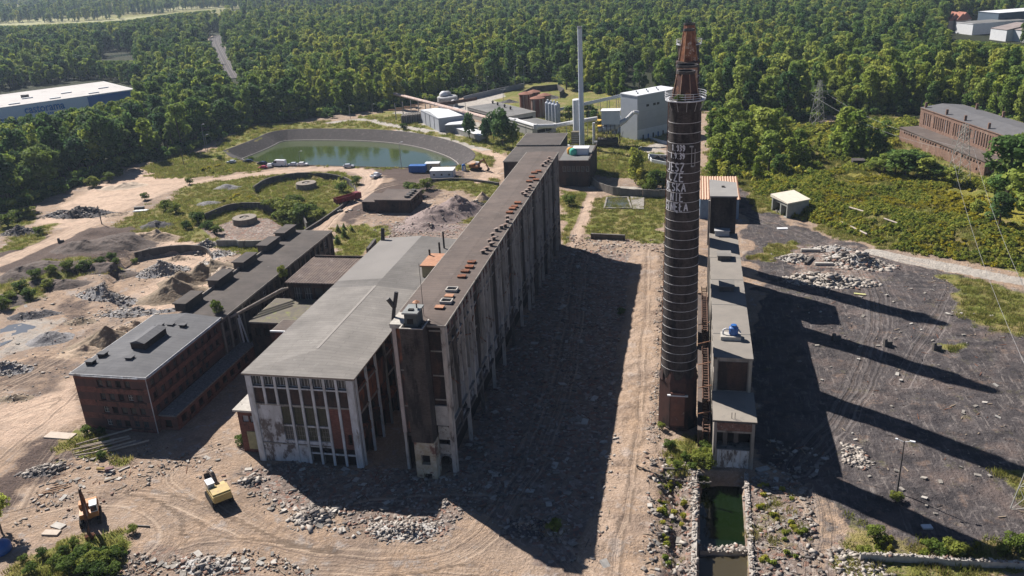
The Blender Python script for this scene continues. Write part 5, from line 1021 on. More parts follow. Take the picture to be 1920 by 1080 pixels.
# ---------------------------------------------------------------- boiler line right of the chimneys
def boiler_line():
    t=thing('low_end_building','low end block with pale roof, brick band and open dark bay facing the water trench','building',(8,120,0),wc=True)
    x0,x1,y0,y1,h=4.6,10.9,120.3,129.7,8.9
    a=MB(); wall(a,(x0,y0),(x1,y0),-3.5,h,[(.5,x1-x0-.5,3.5,6.6)],2.5,0,1);wall(a,(x1,y0),(x1,y1),-.5,h,[(2,5,1,6)],.5);wall(a,(x0,y1),(x0,y0),-.5,h,[(1,3,2,5)],.5); a.build('wall',[CONC,VOID],t)
    a=MB(); a.box(x0+.4,y0-.12,7.0,x1-.4,y0+.02,h-.5); a.build('brick_band',M('crumbling_brick',(.22,.11,.08),(.10,.06,.05),sc=2.5,c3=(.3,.24,.2),sc3=3,th3=.6,bump=.1,bsc=4),t)
    a=MB(); a.box(x0+.7,y0-.1,.2,x1-.7,y0+.02,3.4); a.build('pale_doors',WHITE,t)
    for i in range(5): a=MB(); xx=x0+1+i*1.1; a.box(xx-.07,y0-.16,.1,xx+.07,y0-.1,3.5); a.build('door_batten',CONC_L,t)
    for xx in(x0,x1-.45): a=MB(); a.box(xx,y0-.2,-.5,xx+.45,y0+.1,h-.35); a.build('corner_column',CONC,t)
    a=MB(); a.box(x0+1.5,y0+1.2,3.5,x0+2.2,y0+1.4,6.5);a.box(x0+3.2,y0+1,4.2,x0+3.9,y0+1.2,6.5); a.build('inner_post',CONC_D,t)
    a=MB(); a.box(x0-.25,y0-.35,h-.3,x1+.3,y1,h,1); a.box(x0-.2,y0-.3,h,x1+.25,y1,h+.02,0); a.build('roof',[M('warm_felt_roof',(.26,.235,.20),(.22,.2,.175),sc=.3,c3=(.19,.175,.16),sc3=.6,th3=.62),CONC_D],t)
    for s in(0,.5): a=MB(); a.cyl((x0+2.7+s,y0+.5,h),(x0+2.7+s,y0+.5,h+1.1),.05,.05,5); a.build('vent_pipe',STEEL_D,t)
    x0,x1,y0,y1,h=4.6,10.6,129.8,194.6,15.2
    t=thing('long_boiler_house','long narrow concrete block with flat grey roof right of the chimneys','building',(8,130,0),wc=True)
    a=MB(); ops=[(2+i*5.2,5.6+i*5.2,10.5,13.6) for i in range(12)]+[(2+i*5.2,5.6+i*5.2,3,8) for i in range(12) if i%3]
    wall(a,(x0,y0),(x1,y0),-.5,h-.35,[],.5);wall(a,(x1,y0),(x1,y1),-.5,h-.35,ops,.6);wall(a,(x0,y1),(x0,y0),-.5,h-.35,ops,.6);wall(a,(x1,y1),(x0,y1),-.5,h-.35,[]); a.build('wall',[CONC,VOID],t)
    a=MB(); a.box(x0+.65,y0-.1,h-6.1,x1-.65,y0+.02,h-.8); a.build('brick_infill',BR_DARK,t)
    for xx in(x0-.02,x1-.45): a=MB(); a.box(xx,y0-.25,8.9,xx+.5,y0+.15,h-.35); a.build('corner_column',M('cream_concrete',(.36,.33,.27),(.26,.24,.2),sc=1),t)
    a=MB(); roof_slab(a,x0,y0,x1,y1,h,.35,.2,0,1); a.build('roof',[M('warm_grey_felt',(.235,.215,.19),(.20,.185,.165),sc=.3,c3=(.16,.15,.14),sc3=.5,th3=.64),CONC],t)
    for i,y in enumerate((139,152,165,178)): a=MB(); a.box(x0-.18,y-.08,h+.005,x1+.18,y+.08,h+.05); a.build('roof_seam',ROOF_G,t)
    for px,py,s in((1357,484,1),(1362,541,1.05)):
        gxx,gyy=G(px,py,h); a=MB(); a.box(-1.3,-1.6,0,1.3,1.6,1.0,0); a.box(-1.5,-1.8,1.0,1.5,1.8,1.15,1); o=a.build('roof_lantern',[CONC_D,ROOF_L],t); o.location=Vector((gxx,gyy,h))-t.location
    gxx,gyy=G(1371,634,h); a=MB(); a.box(gxx-1.8,gyy-1.1,h,gxx+1.6,gyy+1.1,h+.7); a.build('tank_plinth',CONC_L,t)
    q=thing('blue_roof_fan','bright blue steel fan housing with white curved duct on the boiler house roof','fan',(gxx+.35,gyy+.2,h+.72)); a=MB(); a.lathe([(.75,0),(.8,.1),(.8,1.25),(.55,1.5),(.5,1.75),(0,1.8)],16); a.cyl((-.5,0,1.3),(.5,0,1.3),.35,.35,10); a.build('housing',BLUE,q); a=MB(); a.tube([(-.8,0,.9),(-1.3,-.1,1.0),(-1.75,-.2,.8),(-1.8,-.2,-.6)],.16,8); a.cyl((.8,0,.9),(1.2,0,.3),.15,.15,8); a.build('duct',STEEL_W,q)
    x0,x1,y0,y1,h=4.5,10.3,194.7,206.5,24.0
    t=thing('dark_brick_tower','dark brick tower with grey lean roof at the far end of the boiler house','building',(8,195,0),wc=True)
    a=MB(); a.prism([(x0,y0),(x1,y0),(x1,y1-1.5),(x0,y1)],-.5,h); a.build('wall',BR_CHIM,t)
    a=MB(); a.prism([(x0-.25,y0-.3),(x1+.25,y0-.3),(x1+.25,y1-1.4),(x0-.25,y1+.2)],h,[h+.3,h+.3,h+.7,h+1.0]); a.build('roof',[M('pale_grey_felt',(.27,.265,.255),(.23,.225,.22),sc=.3)],t)
    a=MB(); a.box(7,201,h+.6,7.7,201.7,h+.85);a.build('roof_hatch',STEEL_D,t)
    a=MB(); a.box(x0-.5,y0+.5,12,x0-.1,y0+.9,h-1); a.build('corner_pipe',COLM,t)
    a=MB(); a.box(x0+1.2,y0-2.2,15.2,x0+4.4,y0-.02,16.4);a.box(x0+1.0,y0-2.4,16.4,x0+4.6,y0-.02,16.55); a.build('porch_roof',CLAD_G,t)
    t=thing('blue_shed_orange_roof','blue sided shed with orange corrugated roof behind the dark brick tower','building',(8,260,0),wc=True)
    gA=G(1313,372,6.5);gB=G(1377,362,6.5);gC=G(1316,331,6.5); X0,X1,Y0,Y1=gA[0],gA[0]+11.5,gA[1],gC[1]
    a=MB(); wall(a,(X0,Y0),(X1,Y0),-.5,6.2,[]);wall(a,(X1,Y0),(X1,Y1),-.5,6.2,[]);wall(a,(X0,Y1),(X0,Y0),-.5,6.2,[]);wall(a,(X1,Y1),(X0,Y1),-.5,6.2,[]); a.build('wall',[M('faded_blue_sheet',(.16,.24,.34),(.12,.18,.26),sc=.8),VOID],t)
    a=MB(); n=30
    for i in range(n):
        u0=X0-.3+(X1-X0+.6)*i/n;u1=X0-.3+(X1-X0+.6)*(i+1)/n;c=.22*(i%2);d=.22-c
        a.add([(u0,Y0-.4,6.25+c),(u1,Y0-.4,6.25+d),(u1,Y1,6.5+d),(u0,Y1,6.5+c)],[(0,1,2,3)],0 if i%2 else 1)
    a.build('corrugated_roof',[RUST_L,M('pale_orange_sheet',(.50,.36,.27),(.42,.29,.21),sc=1)],t)
    # railed catwalk and low lean-to between chimney and boiler house
    t=thing('rusty_gantry_track','rusty rail ladder track with posts between the nearest chimney and the boiler house','gantry',(3.4,150,0),wc=True)
    a=MB()
    for x in(3.0,4.1): a.box(x-.09,124,4.0,x+.09,188,4.3)
    for k in range(64): a.box(3.0,124.3+k,4.05,4.1,124.55+k,4.15)
    a.build('track',M('brown_rust',(.13,.075,.055),(.08,.05,.04),sc=1),t)
    for k in range(14): a=MB(); y=125+k*4.6; a.box(2.95,y,-.3,3.1,y+.15,4.05 if k%3 else 6);a.box(4.0,y,-.3,4.15,y+.15,4.05); a.build('post',M('brown_rust',(.13,.075,.055)),t)
    for k in range(5): a=MB(); a.cyl((2.2,127+k*9,5.8),(4.5,127.4+k*9,6.3),.09,.09,5); a.build('cross_pipe',M('rusty_orange_pipe',(.4,.22,.13),(.25,.13,.09),sc=1.5),t)
    t=thing('low_brown_lean_to','low brown felt lean-to strip between the chimney bases and the gantry','shed',(2.2,140,0),wc=True)
    a=MB(); a.prism([(2.25,126),(2.9,126),(2.9,186),(2.25,186)],-.3,3.2); a.build('wall',BR_DARK,t); a=MB(); a.box(2.15,125.8,3.2,2.93,186.2,3.4); a.build('roof',ROOF_B,t)
boiler_line()
# ---------------------------------------------------------------- modern plant and other far buildings
def vadd(a,b,k=1): return (a[0]+b[0]*k,a[1]+b[1]*k)
def vsub(a,b): return (a[0]-b[0],a[1]-b[1])
def quad_hall(name,label,P,h,wm,rm,cat='building',ops=None,edge=None,ridge=0,z0=-.5,base=None,win=None,parapet=0.35):
    """P = four plan corners, counter clockwise seen from above, the first edge faces the camera"""
    t=thing(name,label,cat,(P[0][0],P[0][1],0),wc=True); a=MB(); ar=sum(P[i][0]*P[(i+1)%4][1]-P[(i+1)%4][0]*P[i][1] for i in range(4))
    if ar<0: P=[P[1],P[0],P[3],P[2]]
    for i in range(4): wall(a,P[i],P[(i+1)%4],z0,h,(ops or {}).get(i,[]),.3)
    a.build('wall',[wm,VOID],t)
    if win:
        for i,os_ in (ops or {}).items():
            for o in os_: window(t,P[i],P[(i+1)%4],o,.3,2,1,win,GLASS,'q'+win.name)
    c=(sum(p[0] for p in P)/4,sum(p[1] for p in P)/4)
    def grow(p,k): d=vsub(p,c); l=hypot(*d); return vadd(c,d,1+k/l)
    Q=[grow(p,.3) for p in P]; a=MB()
    if ridge:
        m0=((Q[0][0]+Q[3][0])/2,(Q[0][1]+Q[3][1])/2);m1=((Q[1][0]+Q[2][0])/2,(Q[1][1]+Q[2][1])/2)
        vs=[(q[0],q[1],h+.02) for q in Q]+[(m0[0],m0[1],h+ridge),(m1[0],m1[1],h+ridge)]+[(q[0],q[1],h-.2) for q in Q]
        a.add(vs,[(0,1,5,4),(4,5,2,3),(6,7,1,0),(7,8,2,1),(8,9,3,2),(9,6,0,3),(1,2,5),(3,0,4)],0)
    else:
        a.prism(Q,h,h+parapet,1); R=[grow(p,-.1) for p in P]; a.add([(q[0],q[1],h+parapet+.02) for q in R],[(0,1,2,3)],0)
    a.build('roof',[rm,edge or wm],t); return t,P
# boiler house
A=G(1195,264);B_=G(1164,257);C_=G(1257,250); dv=vsub(C_,A); C2=vadd(A,dv,1.2); D2=vadd(B_,dv,1.2)
hb=HT(1195,264,1196,181)
t,_=quad_hall('grey_boiler_house','tall grey clad boiler house with white roof beside the slim white stack',[A,C2,D2,B_],hb,CLAD_G,CLAD_W,edge=CLAD_W)
a=MB(); u=vsub(C2,A);L_=hypot(*u);u=(u[0]/L_,u[1]/L_);n_=(u[1],-u[0])
def on(p,s,d): return (p[0]+u[0]*s+n_[0]*d,p[1]+u[1]*s+n_[1]*d)
a.prism([on(A,.0,.06),on(A,L_,.06),on(A,L_,.01),on(A,.0,.01)],0,4.6); 
a.build('white_base_band',CLAD_W,t)
for z in(8.5,12,15.5): a=MB(); a.prism([on(A,.0,.05),on(A,L_,.05),on(A,L_,.01),on(A,.0,.01)],z,z+.07); a.build('cladding_seam',STEEL_G,t)
for s in(5.2,9.2,11.4): a=MB(); a.prism([on(A,s,.07),on(A,s+1.5,.07),on(A,s+1.5,.01),on(A,s,.01)],hb-5.0,hb-4.0); a.build('louvre',STEEL_D,t)
for i,s in enumerate(range(3,21,3)): a=MB(); a.prism([on(A,s,.1),on(A,s+.8,.1),on(A,s+.8,.01),on(A,s,.01)],0,2.1); a.build('door',BLUE if i%2 else STEEL_D,t)
for i in range(6): a=MB(); p=on(A,3+i*3.0,-3-(i%2)*4); a.cyl((p[0],p[1],hb),(p[0],p[1],hb+1.0),.35,.35,8); a.build('roof_vent',STEEL_G,t)
u2=vsub(B_,A);L2=hypot(*u2);u2=(u2[0]/L2,u2[1]/L2);n2=(-u2[1],u2[0])
a=MB(); a.prism([vadd(vadd(A,u2,0),n2,.05),vadd(vadd(A,u2,L2),n2,.05),vadd(A,u2,L2),A],0,hb-.1); a.build('side_cladding',M('light_blue_grey_cladding',(.40,.43,.47),(.36,.39,.43),sc=.4,rough=.5),t)  # sun-side tone put into this wall's own colour
q=thing('pale_blue_cabin','small pale blue clad cabin against the left side of the grey boiler house','cabin',(*G(1158,250),0)); a=MB(); a.box(-2.5,-2,0,2.5,2.5,7.2); a.box(-2.6,-2.1,7.2,2.6,2.6,7.4); a.build('cabin_body',PALEBLUE,q)
# stacks
g=G(1091.5,278); t=thing('slim_white_stack','tall slim pale steel stack of the modern plant','stack',(*g,0)); hs=HT(1091,278,1092,53)
for i in range(8): a=MB(); z0=hs*i/8;z1=hs*(i+1)/8; a.cyl((0,0,z0),(0,0,z1-.03),1.12-.22*i/8,1.12-.22*(i+1)/8,18,0,False); a.lathe([(1.16-.22*(i+1)/8,z1-.12),(1.22-.22*(i+1)/8,z1-.12),(1.22-.22*(i+1)/8,z1),(1.12-.22*(i+1)/8,z1)],18); a.build('stack_section',M('pale_blue_grey_steel',(.58,.63,.70),(.54,.59,.66),sc=.5,rough=.45),t,smooth=False)
a=MB(); a.lathe([(1.0,hs),(1.0,hs+.8),(.7,hs+.8),(.7,hs-1)],18); a.build('stack_tip',STEEL_G,t)
g=G(1083,264); t=thing('short_white_tank','shorter wide white cylinder just left of the slim white stack','tank',(*g,0)); h2=HT(1083,264,1083,187); a=MB(); a.lathe([(1.9,0),(1.9,h2),(1.5,h2+.3),(0,h2+.4)],22); a.build('tank_shell',CLAD_W,t,smooth=False); a=MB(); a.lathe([(2.2,4.4),(2.2,4.6),(1.9,4.6)],22); a.build('ring_platform',STEEL_G,t)
t=thing('brown_louvred_cabinet','brown louvred cabinet at the foot of the short white tank','cabinet',(*G(1079,270),0)); a=MB(); a.box(-1.6,-1.2,0,1.7,1.6,5.4,0); a.box(2.0,-1,0,3.2,1.5,5.2,1)
for i in range(6): a.box(-1.5,-1.28,.4+i*.8,1.6,-1.2,.75+i*.8,1)
a.build('cabinet_body',[M('brown_louvre',(.17,.15,.11),(.12,.105,.08),sc=1),STEEL_G],t)
# filter plant
g=G(1140,272); t=thing('dust_filter_plant','white filter housing on dark steel legs with duct rising to the grey boiler house','machinery',(*g,0))
a=MB(); a.box(-2.5,-1.5,9.0,5,3.5,14.5); a.build('filter_housing',CLAD_W,t); a=MB(); a.box(-2.8,-1.8,14.5,5.3,3.8,14.8); a.build('housing_roof',CLAD_W,t)
a=MB(); a.cyl((-4,0,6.6),(2.5,0.5,7.6),1.3,1.5,10); a.cyl((2.5,.5,7.6),(7.5,2,10.2),1.4,1.0,10); a.cyl((7.5,2,10.2),(10.5,3,13.2),.8,.8,10); a.cyl((10.5,3,13.2),(12.5,4,12.8),.8,.8,10); a.build('inclined_duct',STEEL_W,t,smooth=False)
for i in range(5):
    a=MB(); a.box(-2.3+i*1.75,-1.4,0,-2.05+i*1.75,-1.15,9); a.box(-2.3+i*1.75,3.1,0,-2.05+i*1.75,3.35,9); a.cyl((-2.2+i*1.75,-1.3,.5),(-.45+i*1.75,-1.3,6),.09,.09,5); a.build('leg',STEEL_D,t)
a=MB(); a.lathe([(0,5.9),(2.0,6.6)],10,0,(0,1)); 
for i in range(4): a.cyl((-1.5+i*1.7,1,9),(-1.5+i*1.7,1,4.4),1.0,.25,8)
a.build('hopper',STEEL_G,t)
a=MB(); 
for i in range(5): a.box(-4.4,-1.5,1+i*2.4,-2.6,1.5,1.15+i*2.4)
for s in(-4.4,-2.7): a.box(s,-1.5,0,s+.12,-1.38,13);a.box(s,1.4,0,s+.12,1.5,13)
a.build('yellow_stair_tower',M('yellow_steel',(.6,.4,.06),(.5,.33,.06),sc=2),t)
a=MB(); a.cyl((-6,.5,0),(-6,.5,9.5),.55,.55,10); a.build('white_riser',CLAD_W,t)
q=thing('black_drum_machine','dark horizontal drum machine under the white filter housing','machinery',(g[0]+1,g[1]-3,0)); a=MB(); a.cyl((-5,0,2.2),(3.5,0,2.2),1.7,1.7,12,0); a.box(-5.5,-1.6,0,4,1.6,.6,0); a.cyl((-6.5,0,1.6),(-5,0,1.6),.9,.9,10,1); 
for i in range(7): a.box(-5+i*1.3,-1.8,.5,-4.8+i*1.3,-1.6,4.4,0)
a.build('drum_body',[STEEL_D,STEEL_G],q)
# inclined conveyor gallery
def beamline(name,label,cat,P0,P1,w,hh,m,posts=0,pm=None,rail=None,parts='gallery'):
    P0=Vector(P0);P1=Vector(P1); t=thing(name,label,cat,(P0.x,P0.y,0),wc=True); d=P1-P0; l=d.length; ang=atan2(d.y,d.x); a=MB(); sx=Vector((-sin(ang),cos(ang),0))*w/2; zz=Vector((0,0,hh))
    vs=[P0-sx,P0+sx,P0+sx+zz,P0-sx+zz,P1-sx,P1+sx,P1+sx+zz,P1-sx+zz]; a.add(vs,[(0,3,2,1),(4,5,6,7),(0,1,5,4),(1,2,6,5),(2,3,7,6),(3,0,4,7)]); a.build(parts,m,t)
    for i in range(posts):
        p=P0+d*((i+.5)/posts); a=MB(); 
        for s in(-1,1): a.cyl(tuple(p+sx*s*.8),(p.x+sx.x*s*1.5,p.y+sx.y*s*1.5,-.2),.12,.16,5)
        a.build('trestle',pm or STEEL_G,t)
    return t
def g3(px,py,z): return (*G(px,py,z),z)
beamline('inclined_conveyor_gallery','pale inclined conveyor gallery climbing to the grey boiler house from the grey silos','conveyor',g3(1050,208,4),g3(1167,182,13.5),2.0,1.5,CLAD_W,7)
# big white pipe on posts
def pipe(name,label,pts,r,m,cat='pipe',posts=1,two=0,pm=None):
    t=thing(name,label,cat,(pts[0][0],pts[0][1],0),wc=True); a=MB(); V_=[Vector(p) for p in pts]
    for k in range(1+two):
        off=Vector((0,1.4*k,.0)); a.tube([v+off for v in V_],r,8)
        for v in V_[1:-1]: a.cyl(v+off-Vector((0,0,r)),v+off+Vector((0,0,r)),r,r,8)
    a.build('pipe_run',m,t)
    for p,q in zip(V_,V_[1:]):
        n=max(1,int((q-p).length/posts))
        for i in range(n): c=p+(q-p)*((i+.5)/n); a=MB(); a.cyl(c-Vector((0,0,r)),(c.x,c.y,-.3),.14,.18,5); 
        if two: a.cyl(c+Vector((0,1.4,-r)),(c.x,c.y+1.4,-.3),.14,.18,5)
        a.build('post',pm or STEEL_G,t)
    return t
pipe('white_flue_pipe','thick white pipe on posts running past the low grey halls to the white tanks',[g3(955,224,8),g3(968,226,8),g3(1004,237,8),g3(1040,236,7),g3(1083,228,7.5),g3(1120,222,8)],.95,STEEL_W,posts=9)
PR=M('rusty_pink_pipe',(.55,.47,.43),(.38,.25,.2),sc=.8,c3=(.22,.1,.07),sc3=.7,th3=.6)
pipe('long_rusty_pipe_bridge','pair of long rusty pink pipes on a bridge crossing above the white gabled shed',[g3(738,176,8),g3(816,196,8),g3(870,210,8),g3(930,226,8)],.62,PR,posts=12,two=1)
pipe('dark_pipe_branch','dark brown pipe branch running right in front of the round tank',[g3(814,196,7.6),g3(850,192,7.6),g3(893,185,7.6)],.9,M('dark_brown_pipe',(.10,.055,.045),(.06,.04,.035),sc=1),posts=12)
# round tank
g=G(840,199); t=thing('round_grey_tank','round grey tank with white domed top in front of the woods','tank',(*g,0)); a=MB(); a.lathe([(5.6,0),(5.6,5.2),(5.0,5.6),(2.2,6.2),(2.2,7.4),(1.2,8.2),(0,8.4)],28); a.build('tank_shell',M('grey_tank_steel',(.40,.41,.42),(.30,.3,.3),sc=.6),t,smooth=False); a=MB(); a.lathe([(2.6,6.3),(2.5,7.2),(1.2,8.3),(0,8.5)],20,0,(-1.5,-1)); a.build('dome',CLAD_W,t,smooth=True)
g=G(851,196,3); t=thing('small_white_sphere_vessel','small white rounded vessel right of the round grey tank','tank',(*g,3)); a=MB(); a.lathe([(0,0),(1.3,.5),(1.6,1.4),(1.2,2.3),(0,2.8)],16); a.box(-.4,-.4,-3,.4,.4,.3); a.build('vessel_body',CLAD_W,t,smooth=True)
# white gabled shed and annex
A=G(824,247);Bx=G(791,230);Cx=G(838,235); hh=HT(824,247,824,223)
dvv=vsub(Bx,A); pv_=(-dvv[1],dvv[0]); pv_=(-pv_[0],-pv_[1]) if pv_[1]<0 else pv_
l=hypot(*dvv); pv_=(pv_[0]/l*15,pv_[1]/l*15)
t,_=quad_hall('white_gabled_shed','white walled shed with white gabled roof and four doors by the pond','shed' and [Bx,A,vadd(A,pv_),vadd(Bx,pv_)],hh,M('pale_grey_panel',(.40,.42,.46),(.36,.38,.42),sc=.5),CLAD_W,ridge=0)
for i in range(3):
    p=vadd(A,dvv,(i+1)/4); a=MB(); a.cyl((p[0],p[1]-.1,0),(p[0],p[1]-.1,hh),.1,.1,4); a.build('wall_joint',STEEL_D,t)
P2=[A,vadd(A,pv_),vadd(Bx,pv_),Bx]
c0=vadd(vadd(A,dvv,.5),pv_,0);c1=vadd(vadd(A,dvv,.5),pv_,1); a=MB(); a.add([(Bx[0],Bx[1],hh+.36),(A[0],A[1],hh+.36),(vadd(A,pv_)[0],vadd(A,pv_)[1],hh+.36),(vadd(Bx,pv_)[0],vadd(Bx,pv_)[1],hh+.36),(c0[0],c0[1],hh+1.6),(c1[0],c1[1],hh+1.6)],[(0,4,5,3),(4,1,2,5),(0,1,4),(2,3,5)]); a.build('gable_roof',CLAD_W,t)
A=G(836,251);Bx=G(825,246); C3=G(868,249); quad_hall('low_grey_annex','low grey flat roofed annex right of the white gabled shed','shed' and [A,C3,vadd(C3,(1,14)),vadd(A,(1,14))],3.9,M('grey_block_wall',(.27,.27,.27),(.2,.2,.2),sc=1),CLAD_W,edge=CLAD_W)
# transformer cells
g=G(754,233); g2=G(790,229)
t=thing('transformer_cells','row of pale concrete transformer cells left of the white gabled shed','substation',(*g,0),wc=True)
dd=vsub(g2,g); n=8
for i in range(n+1):
    p=vadd(g,dd,i/n); a=MB(); a.box(p[0]-.25,p[1]-.2,0,p[0]+.25,p[1]+7,4.2); a.build('partition',CONC,t)
a=MB(); p=vadd(g,dd,1.0); a.prism([vadd(g,(0,7)),vadd(p,(0,7)),vadd(p,(0,7.3)),vadd(g,(0,7.3))],0,4.2); a.build('rear_wall',CONC,t)
for i in range(n): p=vadd(g,dd,(i+.5)/n); a=MB(); a.box(p[0]-.9,p[1]+2,0,p[0]+.9,p[1]+5,2.4); a.cyl((p[0],p[1]+3,2.4),(p[0],p[1]+3,3.6),.2,.2,6); a.build('transformer',STEEL_G,t)
for i,(px,py) in enumerate(((743,228),(757,225),(772,222),(786,219),(799,216))):
    g=G(px,py-3); q=thing('insulator_post','pale switchyard post number %s from the left behind the transformer cells'%['one','two','three','four','five'][i],'post',(*g,0),group='switchyard posts'); a=MB(); a.cyl((0,0,0),(0,0,8.5),.3,.22,6); a.build('post_shaft',CONC_L,q); a=MB(); a.box(-3.8,-.15,5.2,3.8,.15,5.5); a.build('cross_beam',M('pale_orange_beam',(.45,.28,.17),(.35,.2,.13),sc=1),q)
# low grey halls
def from_px(pts,z): return [G(x,y,z) for x,y in pts]
P_=from_px([(876,200),(948,219),(1004,209),(934,192)],5.5)
t,_=quad_hall('low_grey_hall','wide low hall with flat dark grey roof and four roof vents, centre of the plant',P_,5.2,M('pale_hall_wall',(.42,.41,.38),(.34,.33,.31),sc=.7),ROOF_G,edge=CONC_L,ops={0:[(2,20,2.6,4.0)],1:[(4,16,2.4,3.6)]})
for px,py in((924,194),(933,197),(946,201),(957,205)):
    g=G(px,py,5.6); q=MB(); q.cyl((0,0,0),(0,0,.9),.45,.45,8); q.lathe([(.8,.9),(.3,1.5),(0,1.5)],8); o=q.build('roof_vent',STEEL_D,t); o.location=Vector((g[0],g[1],5.6))-t.location
P_=from_px([(955,228),(998,241),(1042,231),(1006,222)],4)
quad_hall('lower_grey_hall','smaller lower hall with dark flat roof under the thick white pipe',P_,3.8,M('pale_hall_wall',(.42,.41,.38)),ROOF_G,edge=CONC_L,ops={0:[(2,10,1.4,2.6)],1:[(3,12,1.2,2.8)]})
P_=from_px([(822,232),(900,256),(912,250),(838,226)],2.2); quad_hall('long_white_low_roof','long low white roofed strip under the rusty pipe bridge',P_,2.2,M('pale_hall_wall',(.42,.41,.38)),CLAD_W)
# four rust red tanks and four grey silos
for i,(px,py,r) in enumerate(((987,210,3.4),(1002,206,3.2),(1009,219,3.4),(1022,213,3.2))):
    g=G(px,py); q=thing('rusty_tank',['leftmost of four rust red tanks with conical roofs behind the low hall','rust red tank at the back of the group of four','front tank of the four rust red tanks, nearest the grey silos','rightmost rust red tank, half behind the grey silos'][i],'tank',(*g,0),group='rust red tanks'); a=MB(); a.lathe([(r,0),(r,9.2)],20,0); a.build('tank_shell',M('rust_red_staves',(.17,.06,.04),(.36,.30,.24),sc=1.1,lo=.45,hi=.6,streak=.05),q); a=MB(); a.lathe([(r+.5,9.2),(r+.4,9.5),(.8,10.4),(0,10.5)],20); a.build('conical_roof',M('rust_red_roof',(.26,.12,.08),(.19,.09,.065),sc=1),q)
for i,(px,py) in enumerate(((1028,228),(1034,229.5),(1040,231),(1046,232.5))):
    g=G(px,py); q=thing('grey_silo','tall grey silo, %s of the row beside the red tanks'%['first from the left','second from the left','third from the left','rightmost'][i],'silo',(*g,0),group='grey silos'); a=MB(); a.lathe([(1.35,0),(1.35,9.2),(.6,9.9),(0,10)],16); a.build('silo_shell',M('pale_silo_steel',(.42,.46,.52),(.34,.37,.42),sc=1),q,smooth=False); a=MB(); a.box(-.4,-.4,9.8,.4,.4,10.7); a.build('top_box',CLAD_W,q)
# walls of the plant
def wallrun(name,label,pts,h,m,w=.3,cat='wall',panels=None,z=None):
    t=thing(name,label,cat,(pts[0][0],pts[0][1],0),wc=True); a=MB(); V_=[np.array(p) for p in pts]
    for p,q in zip(V_,V_[1:]):
        d=(q-p);l=np.linalg.norm(d);d/=l;nn=np.array([-d[1],d[0]])*w/2; n=max(1,int(l/(panels or 1e9))); 
        for i in range(n):
            s=p+d*l*i/n; e=p+d*(l*(i+1)/n-(.08 if panels else 0)); zb=(H1(*s) if z is None else z); zt=zb+h+(random.uniform(-.12,.12) if panels else 0)
            a.prism([tuple(s-nn),tuple(e-nn),tuple(e+nn),tuple(s+nn)],zb-1.5,zt)
    a.build('wall_body',m,t); return t
wallrun('grey_boundary_wall','long pale grey boundary wall of the plant along the woods',GP([(870,190),(930,176),(983,164)]),2.8,M('grey_panel_wall',(.27,.28,.30),(.22,.23,.25),sc=.5),panels=4)
wallrun('coal_bay_wall','dark stained coal bay wall behind the rust red tanks',GP([(975,185),(1000,172),(1045,168),(1058,177),(1050,183)]),3.2,CONC_D,panels=6)
g=G(1022,183); 
wallrun('white_bunker_fence','white panel fence round the dark ash heap left of the nearest chimney',GP([(1272,300),(1216,296),(1222,306),(1270,316)]),1.6,CLAD_W)
wallrun('curved_concrete_fence','old concrete panel fence curving behind the puddle basin',GP([(1098,330),(1108,345),(1124,357),(1150,365),(1190,369),(1252,371)]),2.7,M('old_grey_panel',(.22,.205,.18),(.15,.14,.125),sc=.8,c3=(.1,.09,.08),sc3=.6,th3=.6,streak=.3),panels=2.4,z=0)
wallrun('low_blue_wall','low pale blue wall in front of the grey boiler house',GP([(1218,262),(1262,274)]),1.3,CLAD_W)
# cabins
def cabin(name,label,px,py,l,w,h,m,rm,rz=0,win=2,z=None):
    g=G(px,py); t=thing(name,label,'cabin',(*g,H1(*g) if z is None else z),rz); a=MB(); ops=[(l*(i+.35)/win,l*(i+.35)/win+.9,1,1.9) for i in range(win)]
    wall(a,(-l/2,-w/2),(l/2,-w/2),-.2,h,ops,.12);wall(a,(l/2,-w/2),(l/2,w/2),-.2,h,[],.1);wall(a,(l/2,w/2),(-l/2,w/2),-.2,h,[]);wall(a,(-l/2,w/2),(-l/2,-w/2),-.2,h,[(.6,1.5,.1,2)],.12); a.build('wall',[m,VOID],t)
    for o in ops: window(t,(-l/2,-w/2),(l/2,-w/2),o,.12,1,1,CLAD_W,GLASS,'cb')
    a=MB(); a.box(-l/2-.15,-w/2-.15,h,l/2+.15,w/2+.15,h+.18); a.build('roof',rm,t)
    for s in(-l/2,l/2-.12): a=MB(); a.box(s,-w/2-.04,0,s+.12,-w/2-.01,h); a.build('corner_post',BLUE if m is CLAD_W and win>1 else STEEL_G,t)
    return t
cabin('white_site_office','white site office cabin with blue corner posts by the pond',831,331,8.8,5.5,2.9,CLAD_W,CLAD_W,.08,3)
cabin('yellow_site_cabin','pale yellow site cabin behind the white site office',812,318,5.5,3.0,2.7,M('pale_yellow_cabin',(.55,.47,.30),(.48,.4,.26),sc=1),CLAD_W,.08,1)
cabin('white_plant_cabin','white flat roofed cabin on the lawn in front of the slim white stack',1049,289,8.5,4.5,3.1,CLAD_W,CLAD_W,.25,3)
def container(name,label,px,py,l,w,h,m,rz=0):
    g=G(px,py); t=thing(name,label,'container',(*g,H1(*g)),rz); a=MB(); a.box(-l/2,-w/2,.1,l/2,w/2,h)
    n=int(l/.35)
    for i in range(n): 
        if i%2: a.box(-l/2+l*i/n,-w/2-.05,.25,-l/2+l*(i+1)/n,-w/2,h-.15)
    a.build('container_body',m,t); a=MB()
    for x in(-l/2,l/2-.15):
        for y in(-w/2-.06,w/2-.1): a.box(x,y,0,x+.15,y+.16,h+.04)
    a.build('corner_frame',m,t); return t
container('blue_container','bright blue shipping container at the pond side',784,322,6.6,3.2,2.7,BLUE,.03)
